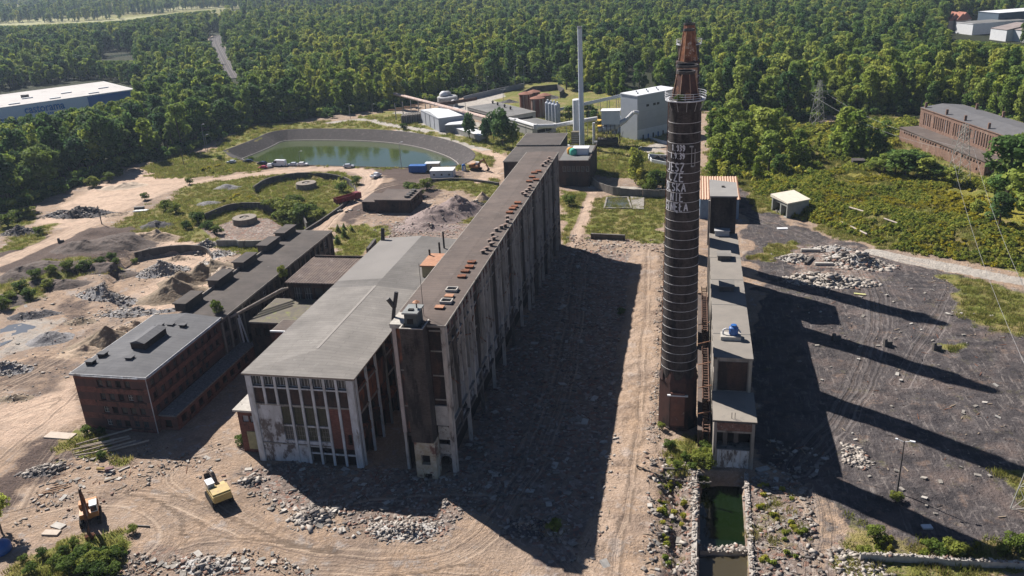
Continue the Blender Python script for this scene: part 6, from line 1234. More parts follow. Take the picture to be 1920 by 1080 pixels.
g=G(870,320); t=thing('portable_toilet','small blue portable toilet between the white office and the pond excavator','toilet',(*g,H1(*g)),.4); a=MB(); a.box(-.7,-.7,0,.7,.7,2.2); a.lathe([(.95,2.2),(.6,2.6),(0,2.7)],4,0,(0,0),pi/4); a.build('toilet_body',BLUE,t); a=MB(); a.box(-.45,-.75,.1,.45,-.7,2.0); a.build('door',CLAD_W,t)
# tiny ruined concrete house with tanks on the roof
x0,y0=G(692,399);x1,y1=G(757,401); 
t=thing('low_ruined_building','low dark ruined building with round tanks on its roof beside the gravel heap','building',(x0,y0,0),wc=True)
xa,ya=G(684,398)
a=MB(); wall(a,(xa-1,y0+1.5),(xa+4.2,y0+1.5),-.5,3.2,[(1.6,2.6,1.4,2.4)]); wall(a,(xa-1,y0+12),(xa-1,y0+1.5),-.5,3.2,[]); wall(a,(xa+4.2,y0),(xa+16.5,y0),-.5,4.3,[(1,3.4,.3,.9),(6,7,2.2,3.2)]);wall(a,(xa+16.5,y0),(xa+16.5,y0+13),-.5,4.3,[(1.5+i*2.3,2.9+i*2.3,2.2,3.6) for i in range(4)]);wall(a,(xa+4.2,y0+13),(xa+4.2,y0),-.5,4.3,[]); a.build('wall',[BR_DARK,VOID],t)
a=MB(); a.box(xa-1.2,y0+1.3,3.2,xa+4.2,y0+12,3.45);a.box(xa+4.0,y0-.2,4.3,xa+16.7,y0+13,4.6); a.build('roof',ROOF_B,t)
for i in range(4): a=MB(); a.cyl((xa+14.6,y0+3+i*2.4,4.6),(xa+14.6,y0+3+i*2.4,5.3),.95,.95,12); a.build('roof_tank',STEEL_D if i%2 else CONC_D,t)
# open garage on the right
A=G(1475,409);Bx=G(1515,401);Cx=G(1446,394)
t=thing('open_concrete_garage','small pale concrete garage with open front below the weedy bank','garage',(*A,0),wc=True)
dAB=vsub(Bx,A); D_=vadd(Cx,dAB); hg=4.4; a=MB()
wall(a,Cx,A,-.3,hg,[(.6,4.9,0,3.5),(5.5,hypot(*vsub(A,Cx))-.5,0,3.4)],5,0,1); wall(a,A,Bx,-.3,hg,[],.2);wall(a,Bx,D_,-.3,hg,[],.2);wall(a,D_,Cx,-.3,hg,[],.2); a.build('wall',[M('garage_wall',(.30,.31,.29),(.25,.26,.24),sc=.8),VOID],t)
a=MB(); Q=[vadd(Cx,(-.5,-.2)),vadd(A,(0,-.5)),vadd(Bx,(.4,0)),vadd(D_,(.2,.3))]; a.prism(Q,hg,[hg+.9,hg+.35,hg+.3,hg+.8]); a.build('roof',M('cream_roof',(.62,.58,.48),(.54,.5,.42),sc=.6),t)
# dark cube hut on the bank
g=G(1607,321); z=H1(*g); t=thing('dark_square_hut','small dark square hut on top of the weedy bank','hut',(*g,z)); a=MB(); wall(a,(-2,-1.8),(2,-1.8),-.5,3.2,[(1.6,1.9,.1,3)],.3);wall(a,(2,-1.8),(2,1.8),-.5,3.2,[]);wall(a,(2,1.8),(-2,1.8),-.5,3.2,[]);wall(a,(-2,1.8),(-2,-1.8),-.5,3.2,[]); a.build('wall',[BR_CHIM,VOID],t); a=MB(); a.box(-2.1,-1.9,3.2,2.1,1.9,3.45); a.build('roof',ROOF_BL,t)
# brick factory on the right
hl,hu=5.0,12.5
F0=G(1848,304,hl);F1=G(1688,240,hl)
dF=vsub(F1,F0);lF=hypot(*dF);uF=(dF[0]/lF,dF[1]/lF); nF=(uF[1],-uF[0]) # towards right/back
if nF[0]<0:nF=(-nF[0],-nF[1])
wlow=7.5; a0=F0;a1=vadd(F0,uF,lF); b0=vadd(a0,nF,wlow);b1=vadd(a1,nF,wlow)
t=thing('long_brick_factory','long weathered pink brick factory with stepped roofs at the right edge by the woods','building',(*a0,0),wc=True)
a=MB(); n=30; ops=[(2.5+i*(lF-5)/n,2.5+i*(lF-5)/n+(lF-5)/n*.55,hl-1.6,hl-.6) for i in range(n)]+[(4,5,1,2)]
ops=[o for j,o in enumerate(ops) if j%8!=7]
wall(a,a1,a0,-3,hl,[(lF-o[1],lF-o[0],o[2],o[3]) for o in ops],.3);wall(a,a0,b0,-3,hl,[]);wall(a,b1,a1,-3,hl,[]); a.build('lower_wall',[BR_FAR,VOID],t)
a=MB(); a.prism([vadd(vadd(a1,uF,.3),nF,-.3),vadd(vadd(a0,uF,-.3),nF,-.3),vadd(b0,uF,-.3),vadd(b1,uF,.3)],hl,hl+.35); a.build('lower_roof',ROOF_B,t)
wu=17; c0=vadd(b0,nF,wu);c1=vadd(b1,nF,wu); b0=vadd(b0,uF,2.0);c0=vadd(c0,uF,2.0); l2=lF-2
a=MB(); n=34; ops=[]
for i in range(n):
    if i%9 in(4,): continue
    s=3+i*(l2-5)/n; ops.append((s,s+(l2-5)/n*.55,hl+1.4,hu-1.3))
wall(a,b1,b0,-1,hu,ops,.35);wall(a,b0,c0,-1,hu,[]);wall(a,c0,c1,-1,hu,[]);wall(a,c1,b1,-1,hu,[]); a.build('upper_wall',[BR_FAR,VOID],t)
PCH=M('pinkish_window_board',(.40,.28,.21),(.28,.19,.15),sc=1.2)
for j,o in enumerate(ops): window(t,b1,b0,o,.3,2,4,PCH,CLAD_W if j in(1,9,14,20) else GLASS,'fw%d'%(j in(1,9,14,20)))
a=MB(); Q=[vadd(b0,nF,-.3),vadd(b1,nF,-.3),vadd(c1,nF,.3),vadd(c0,nF,.3)]; rd0=vadd(b0,nF,wu/2);rd1=vadd(b1,nF,wu/2)
a.prism(Q,hu-.01,hu+.3,1); a.add([(*vadd(b0,nF,-.2),hu+.31),(*vadd(b1,nF,-.2),hu+.31),(*vadd(c1,nF,.2),hu+.31),(*vadd(c0,nF,.2),hu+.31),(*rd0,hu+1.3),(*rd1,hu+1.3)],[(1,0,4,5),(3,2,5,4),(0,3,4),(2,1,5)],0); a.build('upper_roof',[M('dark_grey_felt',(.125,.125,.13),(.10,.10,.105),sc=.3),BR_FAR],t)
for s in(.03,.3,.52,.78): p=vadd(b0,uF,l2*(1-s)); a=MB(); a.box(p[0]-.4+nF[0],p[1]-.4+nF[1],hu,p[0]+.4+nF[0],p[1]+.4+nF[1],hu+2.4); a.build('chimney_stub',BR_FAR,t)
for s in(.2,.5,.75): p=vadd(c0,uF,l2*(1-s)); a=MB(); a.box(p[0]-.4-nF[0],p[1]-.4,hu,p[0]+.4-nF[0],p[1]+.4,hu+2.6); a.build('chimney_stub',BR_FAR,t)
# store with the big blue sign
h=10; cr=G(252,168,h);fr=G(172,155,h); ln=G(0,203,h); d1=vsub(ln,cr); l1=hypot(*d1);d1=(d1[0]/l1,d1[1]/l1); d2=(-d1[1],d1[0]); 
if d2[1]<0:d2=(-d2[0],-d2[1])
ll=150; depth=62; P_=[vadd(cr,d1,ll),cr,vadd(cr,d2,depth),vadd(vadd(cr,d1,ll),d2,depth)]
t,_=quad_hall('white_retail_store','huge flat white store with blue lettering and a blue end in the left woods','building' and P_,h,M('store_white_wall',(.86,.89,.94),(.82,.85,.9),sc=.3),M('store_white_roof',(.46,.44,.42),(.40,.39,.38),sc=.08,c3=(.3,.29,.28),sc3=.15,th3=.62),edge=CLAD_W)
t['category']='store'
nf=(-d2[0],-d2[1]); W0=vadd(cr,nf,.12)
a=MB(); p=vadd(W0,d1,28); a.prism([vadd(cr,nf,.22),vadd(vadd(cr,d1,28),nf,.22),vadd(vadd(cr,d1,28),nf,.02),vadd(cr,nf,.02)],0,h-.3); a.build('blue_end_band',M('store_blue',(.015,.17,.50),(.014,.15,.45),sc=.5,rough=.4),t)
for i in range(13):
    s=8+i*11; p=vadd(vadd(cr,d1,s),d2,6 if i%2 else 24); a=MB(); e=vadd(p,d1,6); a.prism([p,e,vadd(e,d2,1.3),vadd(p,d2,1.3)],h+.4,h+1.0); a.build('rooflight',CLAD_W,t)
for s,dd_ in((55,30),(118,22)): p=vadd(vadd(cr,d1,s),d2,dd_); a=MB(); a.box(p[0]-1.8,p[1]-1.3,h+.36,p[0]+1.8,p[1]+1.3,h+2.2); a.build('roof_unit',STEEL_D,t)
cu=bpy.data.curves.new('sign','FONT'); cu.body='castorama'; cu.size=8.2; cu.extrude=.12; cu.offset=.12; tmp=bpy.data.objects.new('sign_tmp',cu); COL.objects.link(tmp)
bpy.context.view_layer.update(); dg=bpy.context.evaluated_depsgraph_get(); me=bpy.data.meshes.new_from_object(tmp.evaluated_get(dg)); bpy.data.objects.remove(tmp)
xs_=[v.co.x for v in me.vertices]; wid=max(xs_)-min(xs_)
me.materials.clear(); me.materials.append(M('store_letter_blue',(.02,.22,.55),(.02,.2,.5),sc=.5)); 
pa=G(38,205,6.6);pb=G(113,195,6.6); tl=abs((pb[0]-pa[0])*d1[0]+(pb[1]-pa[1])*d1[1]); sx=tl/wid
s_end=abs((pb[0]-cr[0])*d1[0]+(pb[1]-cr[1])*d1[1]); st=vadd(vadd(cr,d1,s_end+tl),nf,.25)
o=link('sign_lettering',me); o.parent=t; o.location=Vector((*st,5.0))-t.location; o.rotation_euler=(pi/2,0,atan2(-d1[1],-d1[0])); o.scale=(sx,.78,1)
for k,(s,w) in enumerate(((s_end+tl+26,9),(s_end+tl+14,6),(s_end+tl+6,1.5),(s_end+tl+2.5,2),(s_end+tl-12,9))):
    for j in range(int(w/1.1)):
        p=vadd(vadd(cr,d1,s-j*1.1),nf,.2); a=MB(); a.prism([p,vadd(p,d1,-.7),vadd(vadd(p,d1,-.7),nf,-.15),vadd(p,nf,-.15)],2.9,3.9); a.build('small_sign_mark',M('store_letter_blue',(0,0,0)),t)
# railway in the cutting
R0=GP([(438,148),(427,128),(415,104),(405,84),(403,72),(414,66)]); R0=smooth_pts(R0,2)
def strip(name,label,pts,offs,z0,z1,m,kind='structure',parent=None):
    a=MB(); V_=[np.array(p) for p in pts]; rows=[]
    for i,p in enumerate(V_):
        d=V_[min(i+1,len(V_)-1)]-V_[max(0,i-1)]; d/=np.linalg.norm(d); nn=np.array([-d[1],d[0]]); rows.append((p+nn*offs[0],p+nn*offs[1]))
    vs=[];fs=[]
    for L0,R1 in rows: vs+=[(*L0,z0),(*L0,z1),(*R1,z1),(*R1,z0)]
    for i in range(len(rows)-1):
        b=4*i
        for k in range(3): fs.append((b+k,b+k+1,b+k+5,b+k+4))
    a.add(vs,fs); o=a.build(name,m,parent); 
    if not parent: tag(o,label,None,None,kind)
    return o
strip('railway_bed','dark railway bed curving through the woods',R0,(-6.5,6.5),-.3,.5,M('dark_ballast',(.05,.042,.045),(.032,.03,.034),sc=1))
strip('railway_verge','pale sandy strip along the railway',R0,(-10.5,-7),-.3,.35,M('verge_sand',(.45,.34,.25),(.34,.26,.2),sc=.2))
strip('railway_verge','pale sandy strip along the right side of the railway',R0,(7,9.5),-.3,.35,MATS['verge_sand'])
t=thing('railway_track','pair of pale railway tracks curving through the woods at the upper left','railway',(*R0[0],0),wc=True)
for o_ in(-3.2,-1.7,1.4,2.9): strip('rail','',R0,(o_-.22,o_+.22),.4,.75,M('pale_rail',(.15,.13,.13),(.11,.1,.1),sc=1),parent=t)
# distant sheds on the right
for nm,lb,px,wd,dp,h,wm,rm,rg in (('distant_long_shed','distant long white shed with grey roof at the upper right',[(1790,62),(1822,66)],0,45,8,CLAD_W,ROOF_G,0),
    ('distant_dark_warehouse','distant dark blue grey warehouse with white roof at the upper right',[(1830,54),(1868,58)],0,60,13,M('dark_blue_wall',(.10,.14,.18),(.08,.11,.15),sc=.1),CLAD_W,0),
    ('distant_gabled_shed','distant white gabled shed pair at the right edge',[(1855,74),(1885,78)],0,40,8,CLAD_W,M('brownish_roof',(.26,.22,.21),(.2,.17,.16),sc=.2),3),
    ('distant_gabled_shed','distant white gabled shed farthest right at the frame edge',[(1888,76),(1925,80)],0,45,8,CLAD_W,M('brownish_roof',(.26,.22,.21)),3),
    ('distant_white_shed','small white shed in the far woods above the nearest chimney',[(1398,24),(1420,25)],0,20,10,CLAD_W,CLAD_W,0)):
    p0=G(*px[0]);p1=G(*px[1]); d=vsub(p1,p0); n_=(-d[1],d[0]);l=hypot(*n_); n_=(n_[0]/l*dp,n_[1]/l*dp)
    if n_[1]<0:n_=(-n_[0],-n_[1])
    quad_hall(nm,lb,[p0,p1,vadd(p1,n_),vadd(p0,n_)],h,wm,rm,ridge=rg)
for i in range(7):
    g=G(1762+i*6.5,52+(i%2)*2.5); t=thing('red_roofed_house','red roofed far house, number %s from the left in the row at the upper right'%['one','two','three','four','five','six','seven'][i],'house',(*g,0),.3,group='red roofed houses'); a=MB(); a.box(-5,-5,-1,5,5,7); a.build('wall',M('house_wall',(.5,.42,.36),(.45,.38,.33),sc=.3),t); a=MB(); a.add([(-5.5,-5.5,7),(5.5,-5.5,7),(5.5,5.5,7),(-5.5,5.5,7),(0,-5.5,12.5),(0,5.5,12.5)],[(0,1,4),(1,2,5,4),(3,0,4,5),(2,3,5),(0,3,2,1)]); a.build('roof',M('red_tile_roof',(.34,.15,.10),(.27,.12,.09),sc=.4),t)
# ---------------------------------------------------------------- pylons, lamps, poles
def pylon(px,py,h,w,label,rz=0,arms=True,m=None):
    g=G(px,py); t=thing('lattice_pylon',label,'pylon',(*g,H1(*g)-.3),rz,group='lattice pylons'); m=m or M('pylon_steel',(.36,.36,.33),(.26,.26,.24),sc=1)
    def hw(z): return w/2*(1-z/h*.82) if z<h*.6 else w/2*(1-.6*.82)*(1-(z/h-.6)*1.6)
    zs=[0]; 
    while zs[-1]<h*.97: zs.append(zs[-1]+max(1.0,hw(zs[-1])*1.5))
    zs[-1]=h
    for sx,sy in((-1,-1),(1,-1),(1,1),(-1,1)):
        a=MB(); 
        for z0,z1 in zip(zs,zs[1:]): a.cyl((sx*hw(z0),sy*hw(z0),z0),(sx*hw(z1),sy*hw(z1),z1),.09,.09,4,0,False)
        a.build('leg',m,t)
    a=MB()
    for k,(z0,z1) in enumerate(zip(zs,zs[1:])):
        for (ax,ay),(bx,by) in (((-1,-1),(1,-1)),((1,-1),(1,1)),((1,1),(-1,1)),((-1,1),(-1,-1))):
            a.cyl((ax*hw(z0),ay*hw(z0),z0),(bx*hw(z1),by*hw(z1),z1),.05,.05,3,0,False);a.cyl((bx*hw(z0),by*hw(z0),z0),(ax*hw(z1),ay*hw(z1),z1),.05,.05,3,0,False)
    a.build('bracing',m,t)
    if arms:
        for f,l in((.62,3.4),(.75,4.2),(.88,3.0)):
            a=MB(); z=h*f
            for s in(-1,1): a.cyl((0,0,z+.5),(s*l,0,z),.07,.05,4);a.cyl((0,0,z-.2),(s*l,0,z),.07,.05,4); a.cyl((s*l,0,z),(s*l,0,z-.9),.06,.06,4)
            a.build('cross_arm',m,t)
    return t,g
py1,gp1=pylon(1792,362,HT(1792,362,1802,247),5.5,'lattice pylon in the yellow weeds in front of the brick factory',.5)
py2,gp2=pylon(1531,237,HT(1531,237,1537,148),5.0,'lattice pylon at the edge of the right hand woods',.5)
py3,gp3=pylon(1243,178,HT(1243,178,1246,108),4.5,'lattice pylon in the woods left of the chimney tops',.5)
py4,gp4=pylon(1952,968,24,5.5,'lattice pylon leg cut off by the right edge in the foreground',.4)
def cable(name,label,A_,B_,sag,r=.03):
    A_=Vector(A_);B_=Vector(B_); pts=[A_+(B_-A_)*(i/24)-Vector((0,0,sag*4*(i/24)*(1-i/24))) for i in range(25)]; a=MB(); a.tube(pts,r,4); o=a.build(name,M('cable_grey',(.3,.3,.3),(.25,.25,.25),sc=1)); tag(o,label,'cable',None); return o
for k,s in enumerate((-3.2,3.4)):
    cable('power_cable','thin power cable hanging from the near pylon to the factory pylon, '+('left wire' if s<0 else 'right wire'),(gp4[0]+s*.8,gp4[1],18),(gp1[0]+s,gp1[1],14),4)
    cable('power_cable','thin power cable between the factory pylon and the wood edge pylon, '+('left wire' if s<0 else 'right wire'),(gp1[0]+s,gp1[1],14),(gp2[0]+s,gp2[1],14),3,.04)
def lamp(px,py,h,label,arms=1,m=None,grp='lamp posts'):
    g=G(px,py); t=thing('lamp_post',label,'lamp post',(*g,H1(*g)-.1),random.uniform(-.5,.5),group=grp); a=MB(); a.cyl((0,0,0),(0,0,h),.14,.08,6); a.build('pole',m or CONC_D,t)
    for k in range(arms): s=1 if k==0 else -1; a=MB(); a.cyl((0,0,h-.1),(s*1.0,0,h+.15),.05,.05,4); a.box(s*.8-.1,-.16,h+.1,s*1.35+.1,.16,h+.26); a.build('lamp_head',CLAD_W,t)
    return t
lamp(1682,925,9.2,'dark lamp post with two white heads standing in the coal yard',2)
for px,py,h,l in ((345,310,7.5,'bare grey pole beside the haul road left of the basins'),(191,420,6.5,'bare grey pole beside the haul road near the dark rubble')):
    g=G(px,py); t=thing('utility_pole',l,'pole',(*g,H1(*g))); a=MB(); a.cyl((0,0,0),(0,0,h),.17,.12,6); a.box(-.6,-.06,h-.6,.6,.06,h-.45); a.build('pole_shaft',CONC_D,t)
for px,py,h,l in ((753,316,10.5,'thin lamp post at the near edge of the pond beside the blue container'),(563,305,8,'thin lamp post at the pond edge behind the parked van'),(390,285,8,'thin lamp post left of the pond bank'),(386,282,12,'tall lamp post at the woods left of the pond bank'),(168,331,7,'lamp post at the dark wood edge far left'),(297,290,6,'lamp post at the wood edge left of the pond'),
    (894,170,9,'lamp post behind the plant boundary wall, left end'),(914,172,9,'lamp post behind the plant boundary wall, middle'),(966,163,13,'tall lamp post at the wood edge behind the plant'),(944,188,6,'double lamp post inside the plant yard'),(1022,152,6,'lamp post at the far right of the plant car park'),(868,180,10,'lamp post between the round tank and the woods'),(983,163,12,'lamp post right of the tallest wood edge lamp'),(1197,300,5,'thin lamp on the plant lawn right of the stack'),(700,220,7,'lamp post left of the switchyard'),(657,222,7,'lamp post behind the pond road')):
    lamp(px,py,h,l,2 if 'double' in l else 1,STEEL_G)
# ---------------------------------------------------------------- rocks and heaps
def rock_mesh(name,P,S,mats,mi=None,flat=.6,seed=1):
    r=np.random.default_rng(seed); n=len(P); base=np.array([(-1,-1,-1),(1,-1,-1),(1,1,-1),(-1,1,-1),(-1,-1,1),(1,-1,1),(1,1,1),(-1,1,1)],float)*.5
    V_=base[None]*r.uniform(.55,1.15,(n,8,3)); dims=np.stack([r.uniform(.7,2.2,n),r.uniform(.6,1.1,n),r.uniform(.2,.7,n)*flat/.6],-1)*S[:,None]; V_=V_*dims[:,None,:]
    ax=r.uniform(-.5,.5,n);az=r.uniform(0,6.28,n); c,s=np.cos(ax)[:,None],np.sin(ax)[:,None]; y=V_[...,1]*c-V_[...,2]*s; z=V_[...,1]*s+V_[...,2]*c; x=V_[...,0]; c,s=np.cos(az)[:,None],np.sin(az)[:,None]
    V_=np.stack([x*c-y*s,x*s+y*c,z],-1)+P[:,None,:]
    f=np.array([(0,3,2,1),(4,5,6,7),(0,1,5,4),(1,2,6,5),(2,3,7,6),(3,0,4,7)]); Fr=(np.arange(n)[:,None,None]*8+f[None]).reshape(-1,4)
    return V_.reshape(-1,3),Fr,(None if mi is None else np.repeat(mi,6))
RK1=M('rubble_grey',(.27,.24,.21),(.19,.165,.145),sc=.7);RK2=M('rubble_pale',(.40,.37,.33),(.30,.27,.24),sc=.7);RK3=M('rubble_brick',(.23,.13,.10),(.17,.115,.09),sc=.7);RK4=M('rubble_dark',(.10,.09,.085),(.14,.125,.115),sc=.7)
RMATS=[RK1,RK2,RK3,RK4]
def rocks_in(name,label,polys,n,smin,smax,probs=(.5,.25,.15,.1),world=False,power=3,seed=3,clump=0):
    r=np.random.default_rng(seed); pts=[]
    for pl in polys:
        P=pl if world else GP(pl); a=np.array(P); lo=a.min(0);hi=a.max(0); k=int(n/len(polys)); q=r.uniform(lo,hi,(k*4,2)); 
        s=sdpoly(q[:,0],q[:,1],P)+(fbm(q[:,0]/3,q[:,1]/3,seed)-.5)*3; q=q[s>0]
        if clump: q=q[fbm(q[:,0]/2.5,q[:,1]/2.5,seed+5)+r.uniform(-.12,.12,len(q))>clump]
        pts.append(q[:k])
    q=np.concatenate(pts); z=height(q[:,0],q[:,1]); S_=(smin+(smax-smin)*r.uniform(0,1,len(q))**power)*.62
    mi=r.choice(len(RMATS),len(q),p=probs); V_,F_,m_=rock_mesh(name,np.stack([q[:,0],q[:,1],z+S_*.12],-1),S_,RMATS,mi,seed=seed)
    o=link(name,mesh_np(name,V_,F_,RMATS,m_)); tag(o,label,None,None,'stuff'); return o
rocks_in('lane_rubble','broken brick and concrete rubble in the shaded lane beside the silo',[lane],9000,.07,1.1,(.42,.28,.16,.14),world=True,power=9,seed=11)
rocks_in('front_rubble','scattered rubble in front of the halls',[[(440,880),(560,865),(700,880),(900,885),(990,850),(960,930),(900,960),(800,1010),(640,1010),(500,960)]],5000,.08,1.0,(.45,.3,.15,.1),power=8,seed=12,clump=.47)
rocks_in('trench_rubble','rubble and stones around the water trench',[[(1205,820),(1240,830),(1310,880),(1310,1090),(1195,1090),(1215,960)],[(1405,880),(1500,880),(1530,960),(1550,1090),(1412,1090)]],3400,.08,1.1,(.5,.17,.15,.18),power=7,seed=13,clump=.44)
rocks_in('berm_edge_stones','stones along the right foot of the pale track beside the chimney',[[(1238,470),(1250,470),(1246,560),(1236,700),(1236,830),(1215,840),(1225,700),(1232,560)]],2200,.1,.6,(.4,.3,.2,.1),power=6,seed=14)
rocks_in('west_stones','loose stones on the left half of the site',[[(60,560),(250,450),(430,460),(440,560),(300,590),(180,680),(40,760)],[(100,860),(300,830),(430,830),(430,900),(300,900),(60,1000),(20,980)],[(200,1050),(500,1030),(620,1080),(200,1090)]],5000,.07,.8,(.4,.35,.1,.15),power=8,seed=15,clump=.5)
rocks_in('garage_rubble','loose rubble near the end of the silo lane',[[(1060,440),(1250,450),(1250,475),(1065,475)],[(700,430),(860,400),(860,450),(700,455)]],2500,.15,.9,(.4,.3,.25,.05),power=4,seed=16)
rocks_in('corner_rubble','pale rubble by the concrete wall in the bottom right corner',[[(1565,1030),(1660,1050),(1690,1090),(1560,1095)],[(1580,830),(1640,860),(1620,880),(1580,870)]],900,.15,1.1,(.25,.65,.05,.05),power=3,seed=17)
HM={'brown':M('dark_brown_spoil',(.105,.078,.066),(.062,.05,.045),sc=1.2,c3=(.2,.16,.13),sc3=1.5,th3=.66,bump=.25,bsc=1.6),
    'tan':M('tan_soil',(.40,.30,.21),(.27,.205,.15),sc=.9,c3=(.46,.38,.29),sc3=1.5,th3=.62,bump=.25,bsc=1.4),
    'olive':M('weathered_olive_soil',(.25,.19,.13),(.15,.12,.085),sc=.9,c3=(.32,.26,.19),sc3=1.2,th3=.6,bump=.3,bsc=1.3),
    'grey':M('crushed_grey_stone',(.24,.235,.235),(.16,.155,.16),sc=2.2,c3=(.42,.42,.43),sc3=3.5,th3=.62,bump=.2,bsc=3),
    'dark':M('dark_stone_heap',(.10,.095,.10),(.055,.052,.056),sc=2,c3=(.28,.27,.28),sc3=3,th3=.63,bump=.2,bsc=3),
    'purple':M('purple_grey_gravel',(.27,.21,.195),(.19,.15,.14),sc=1.2,c3=(.34,.28,.26),sc3=2.5,th3=.6,bump=.12,bsc=3),
    'white':M('white_rubble_mix',(.46,.45,.43),(.30,.28,.26),sc=2,c3=(.6,.6,.6),sc3=3,th3=.6,bump=.2,bsc=3),
    'sandy':M('pale_sand_heap',(.47,.38,.29),(.40,.32,.245),sc=1,bump=.1,bsc=2)}
def heap(px,py,rx,ry,h,kind,label,rz=0,rocks=0,rs=(.2,.9),pr=(.3,.5,.05,.15),name='spoil_heap',seed=None,peaks=1,ang=1.3):
    g=G(px,py,h*.3); x,y=g; seed=seed or int(px*7+py); r=np.random.default_rng(seed); nr,na=26,48
    tt=np.linspace(0,1,nr)[:,None];aa=np.linspace(0,2*pi,na,endpoint=False)[None]
    edge=1+.28*(fbm(np.cos(aa)*1.5+seed%17,np.sin(aa)*1.5+seed%13,seed)-.5)*2
    lx=tt*np.cos(aa)*rx*edge;ly=tt*np.sin(aa)*ry*edge
    pk=np.zeros_like(lx)
    P=[(0,0,1)]+[(r.uniform(-.5,.5)*rx,r.uniform(-.5,.5)*ry,r.uniform(.5,.9)) for _ in range(peaks-1)]
    for cx_,cy_,hh in P: d=np.hypot((lx-cx_)/rx,(ly-cy_)/ry); pk=np.maximum(pk,hh*np.clip(1-d*(1.0 if peaks==1 else 1.5),0,1)**ang)
    pk=pk*(1-tt**4); z=h*pk; c,s=cos(rz),sin(rz); wx=x+lx*c-ly*s;wy=y+lx*s+ly*c
    z=z*(.75+.5*fbm(wx/1.6,wy/1.6,seed))+(fbm(wx/.9,wy/.9,seed+1)-.5)*.45*np.minimum(1,pk*5)
    gz=height(wx,wy); z=z+gz-.12*tt**6-.0; z[-1]-=.25
    V_=np.stack([wx,wy,z],-1).reshape(-1,3); idx=np.arange(nr*na).reshape(nr,na); j=np.roll(idx,-1,1)
    F_=np.stack([idx[:-1],idx[1:],j[1:],j[:-1]],-1).reshape(-1,4)
    t=thing(name,label,'heap',(x,y,float(gz[0,0])),wc=True)
    link('heap_body',mesh_np('heap_body',V_,F_,[HM[kind]],smooth=True),t)
    if rocks:
        q=r.uniform(0,1,rocks)**.6;a=r.uniform(0,2*pi,rocks); ii=np.clip((q*(nr-1)).astype(int),0,nr-1);jj=(a/(2*pi)*na).astype(int)%na
        P3=np.stack([wx[ii,jj],wy[ii,jj],z[ii,jj]],-1)+r.normal(size=(rocks,3))*np.array([.35,.35,.05]); S_=rs[0]*.7+(rs[1]*.85-rs[0]*.7)*r.uniform(0,1,rocks)**3
        mi=r.choice(4,rocks,p=pr); V2,F2,m2=rock_mesh('stones',P3,S_,RMATS,mi,seed=seed); link('stones',mesh_np('stones',V2,F2,RMATS,m2),t)['kind']='stuff'
    return t
HP=[(235,455,13,6,3.0,'brown','broad dark brown spoil heap, rightmost of the brown ones',.2,0,3),(160,468,13,6,3.2,'brown','tallest dark brown spoil heap beside the haul road',.2,0,4),(95,505,11,5.5,2.6,'brown','dark brown spoil heap left of the tallest one',.3,0,3),(190,500,12,4.5,2.2,'brown','low long brown spoil heap in front of the others',.35,0,4),(45,515,10,5,2.6,'brown','dark brown spoil heap at the left frame edge',.2,0,3),(120,532,9,4,2.0,'brown','small brown spoil heap above the bushes',.3,0,2),(12,560,8,5,2.2,'brown','brown spoil heap cut by the left frame edge',.1,0,2)]
for px,py,rx,ry,h,k,l,rz,rk,pk in HP: heap(px,py,rx*1.15,ry*1.3,h*.9,k,l,rz,rk,peaks=pk,ang=.9)
heap(295,442,12,6,3.2,'tan','pale tan soil heap above the curved basin wall',.2,peaks=2);heap(293,420,6.5,3.6,2.2,'dark','small dark grey stone heap behind the tan soil heap',.2,60,(.15,.5))
heap(150,397,15,5.5,3.2,'dark','long heap of dark broken stone beside the haul road',.1,900,(.25,1.0),(.25,.12,.03,.6),peaks=4,name='rubble_heap')
heap(36,432,10,4.5,2.8,'dark','heap of dark broken stone at the left frame edge',.1,500,(.25,.9),(.35,.2,0,.45),peaks=2,name='rubble_heap')
heap(232,348,11,6,1.8,'sandy','low pale sand heap at the bend of the haul road',.3,peaks=3,name='sand_heap')
heap(300,490,8.5,5.5,3.4,'grey','heap of grey broken stone under the curved basin wall',.3,900,(.2,.8),(.4,.5,0,.1),name='rubble_heap');heap(198,545,9.5,5.4,3.2,'grey','heap of grey broken stone left of the olive soil heap',-.1,900,(.2,.8),(.4,.48,.02,.1),name='rubble_heap')
heap(378,497,13,7.5,4.6,'olive','olive brown soil heap beside the long hall, the rear one',.5,peaks=2);heap(325,527,14,7.5,5.0,'olive','olive brown soil heap beside the long hall, the front one',.4,peaks=2)
heap(205,634,11.5,6,4.4,'olive','brown soil heap left of the leftmost block roof',.4,80,(.1,.4),peaks=2);heap(160,655,7,4,1.6,'tan','low tan skirt of soil left of the leftmost block',.5,peaks=2)
heap(93,632,6.2,4.2,2.3,'grey','rounded grey gravel heap by the left frame edge',.3,120,(.1,.3));heap(10,690,6,3.4,2.0,'grey','pale stone heap cut by the left frame edge',.2,500,(.2,.8),(.3,.6,0,.1),name='rubble_heap')
heap(258,580,12,4,1.2,'grey','low spread of grey broken stone beside the leftmost block roof',.25,800,(.2,.7),(.4,.5,0,.1),peaks=3,name='rubble_heap');heap(388,457,5,3,1.8,'grey','small heap of pale stone at the end of the basin wall',.2,400,(.2,.8),(.3,.6,.05,.05),name='rubble_heap')
heap(410,475,7,3.5,1.2,'white','spread of pale broken concrete beside the long hall',.2,500,(.2,.8),(.35,.5,.1,.05),peaks=3,name='rubble_heap')
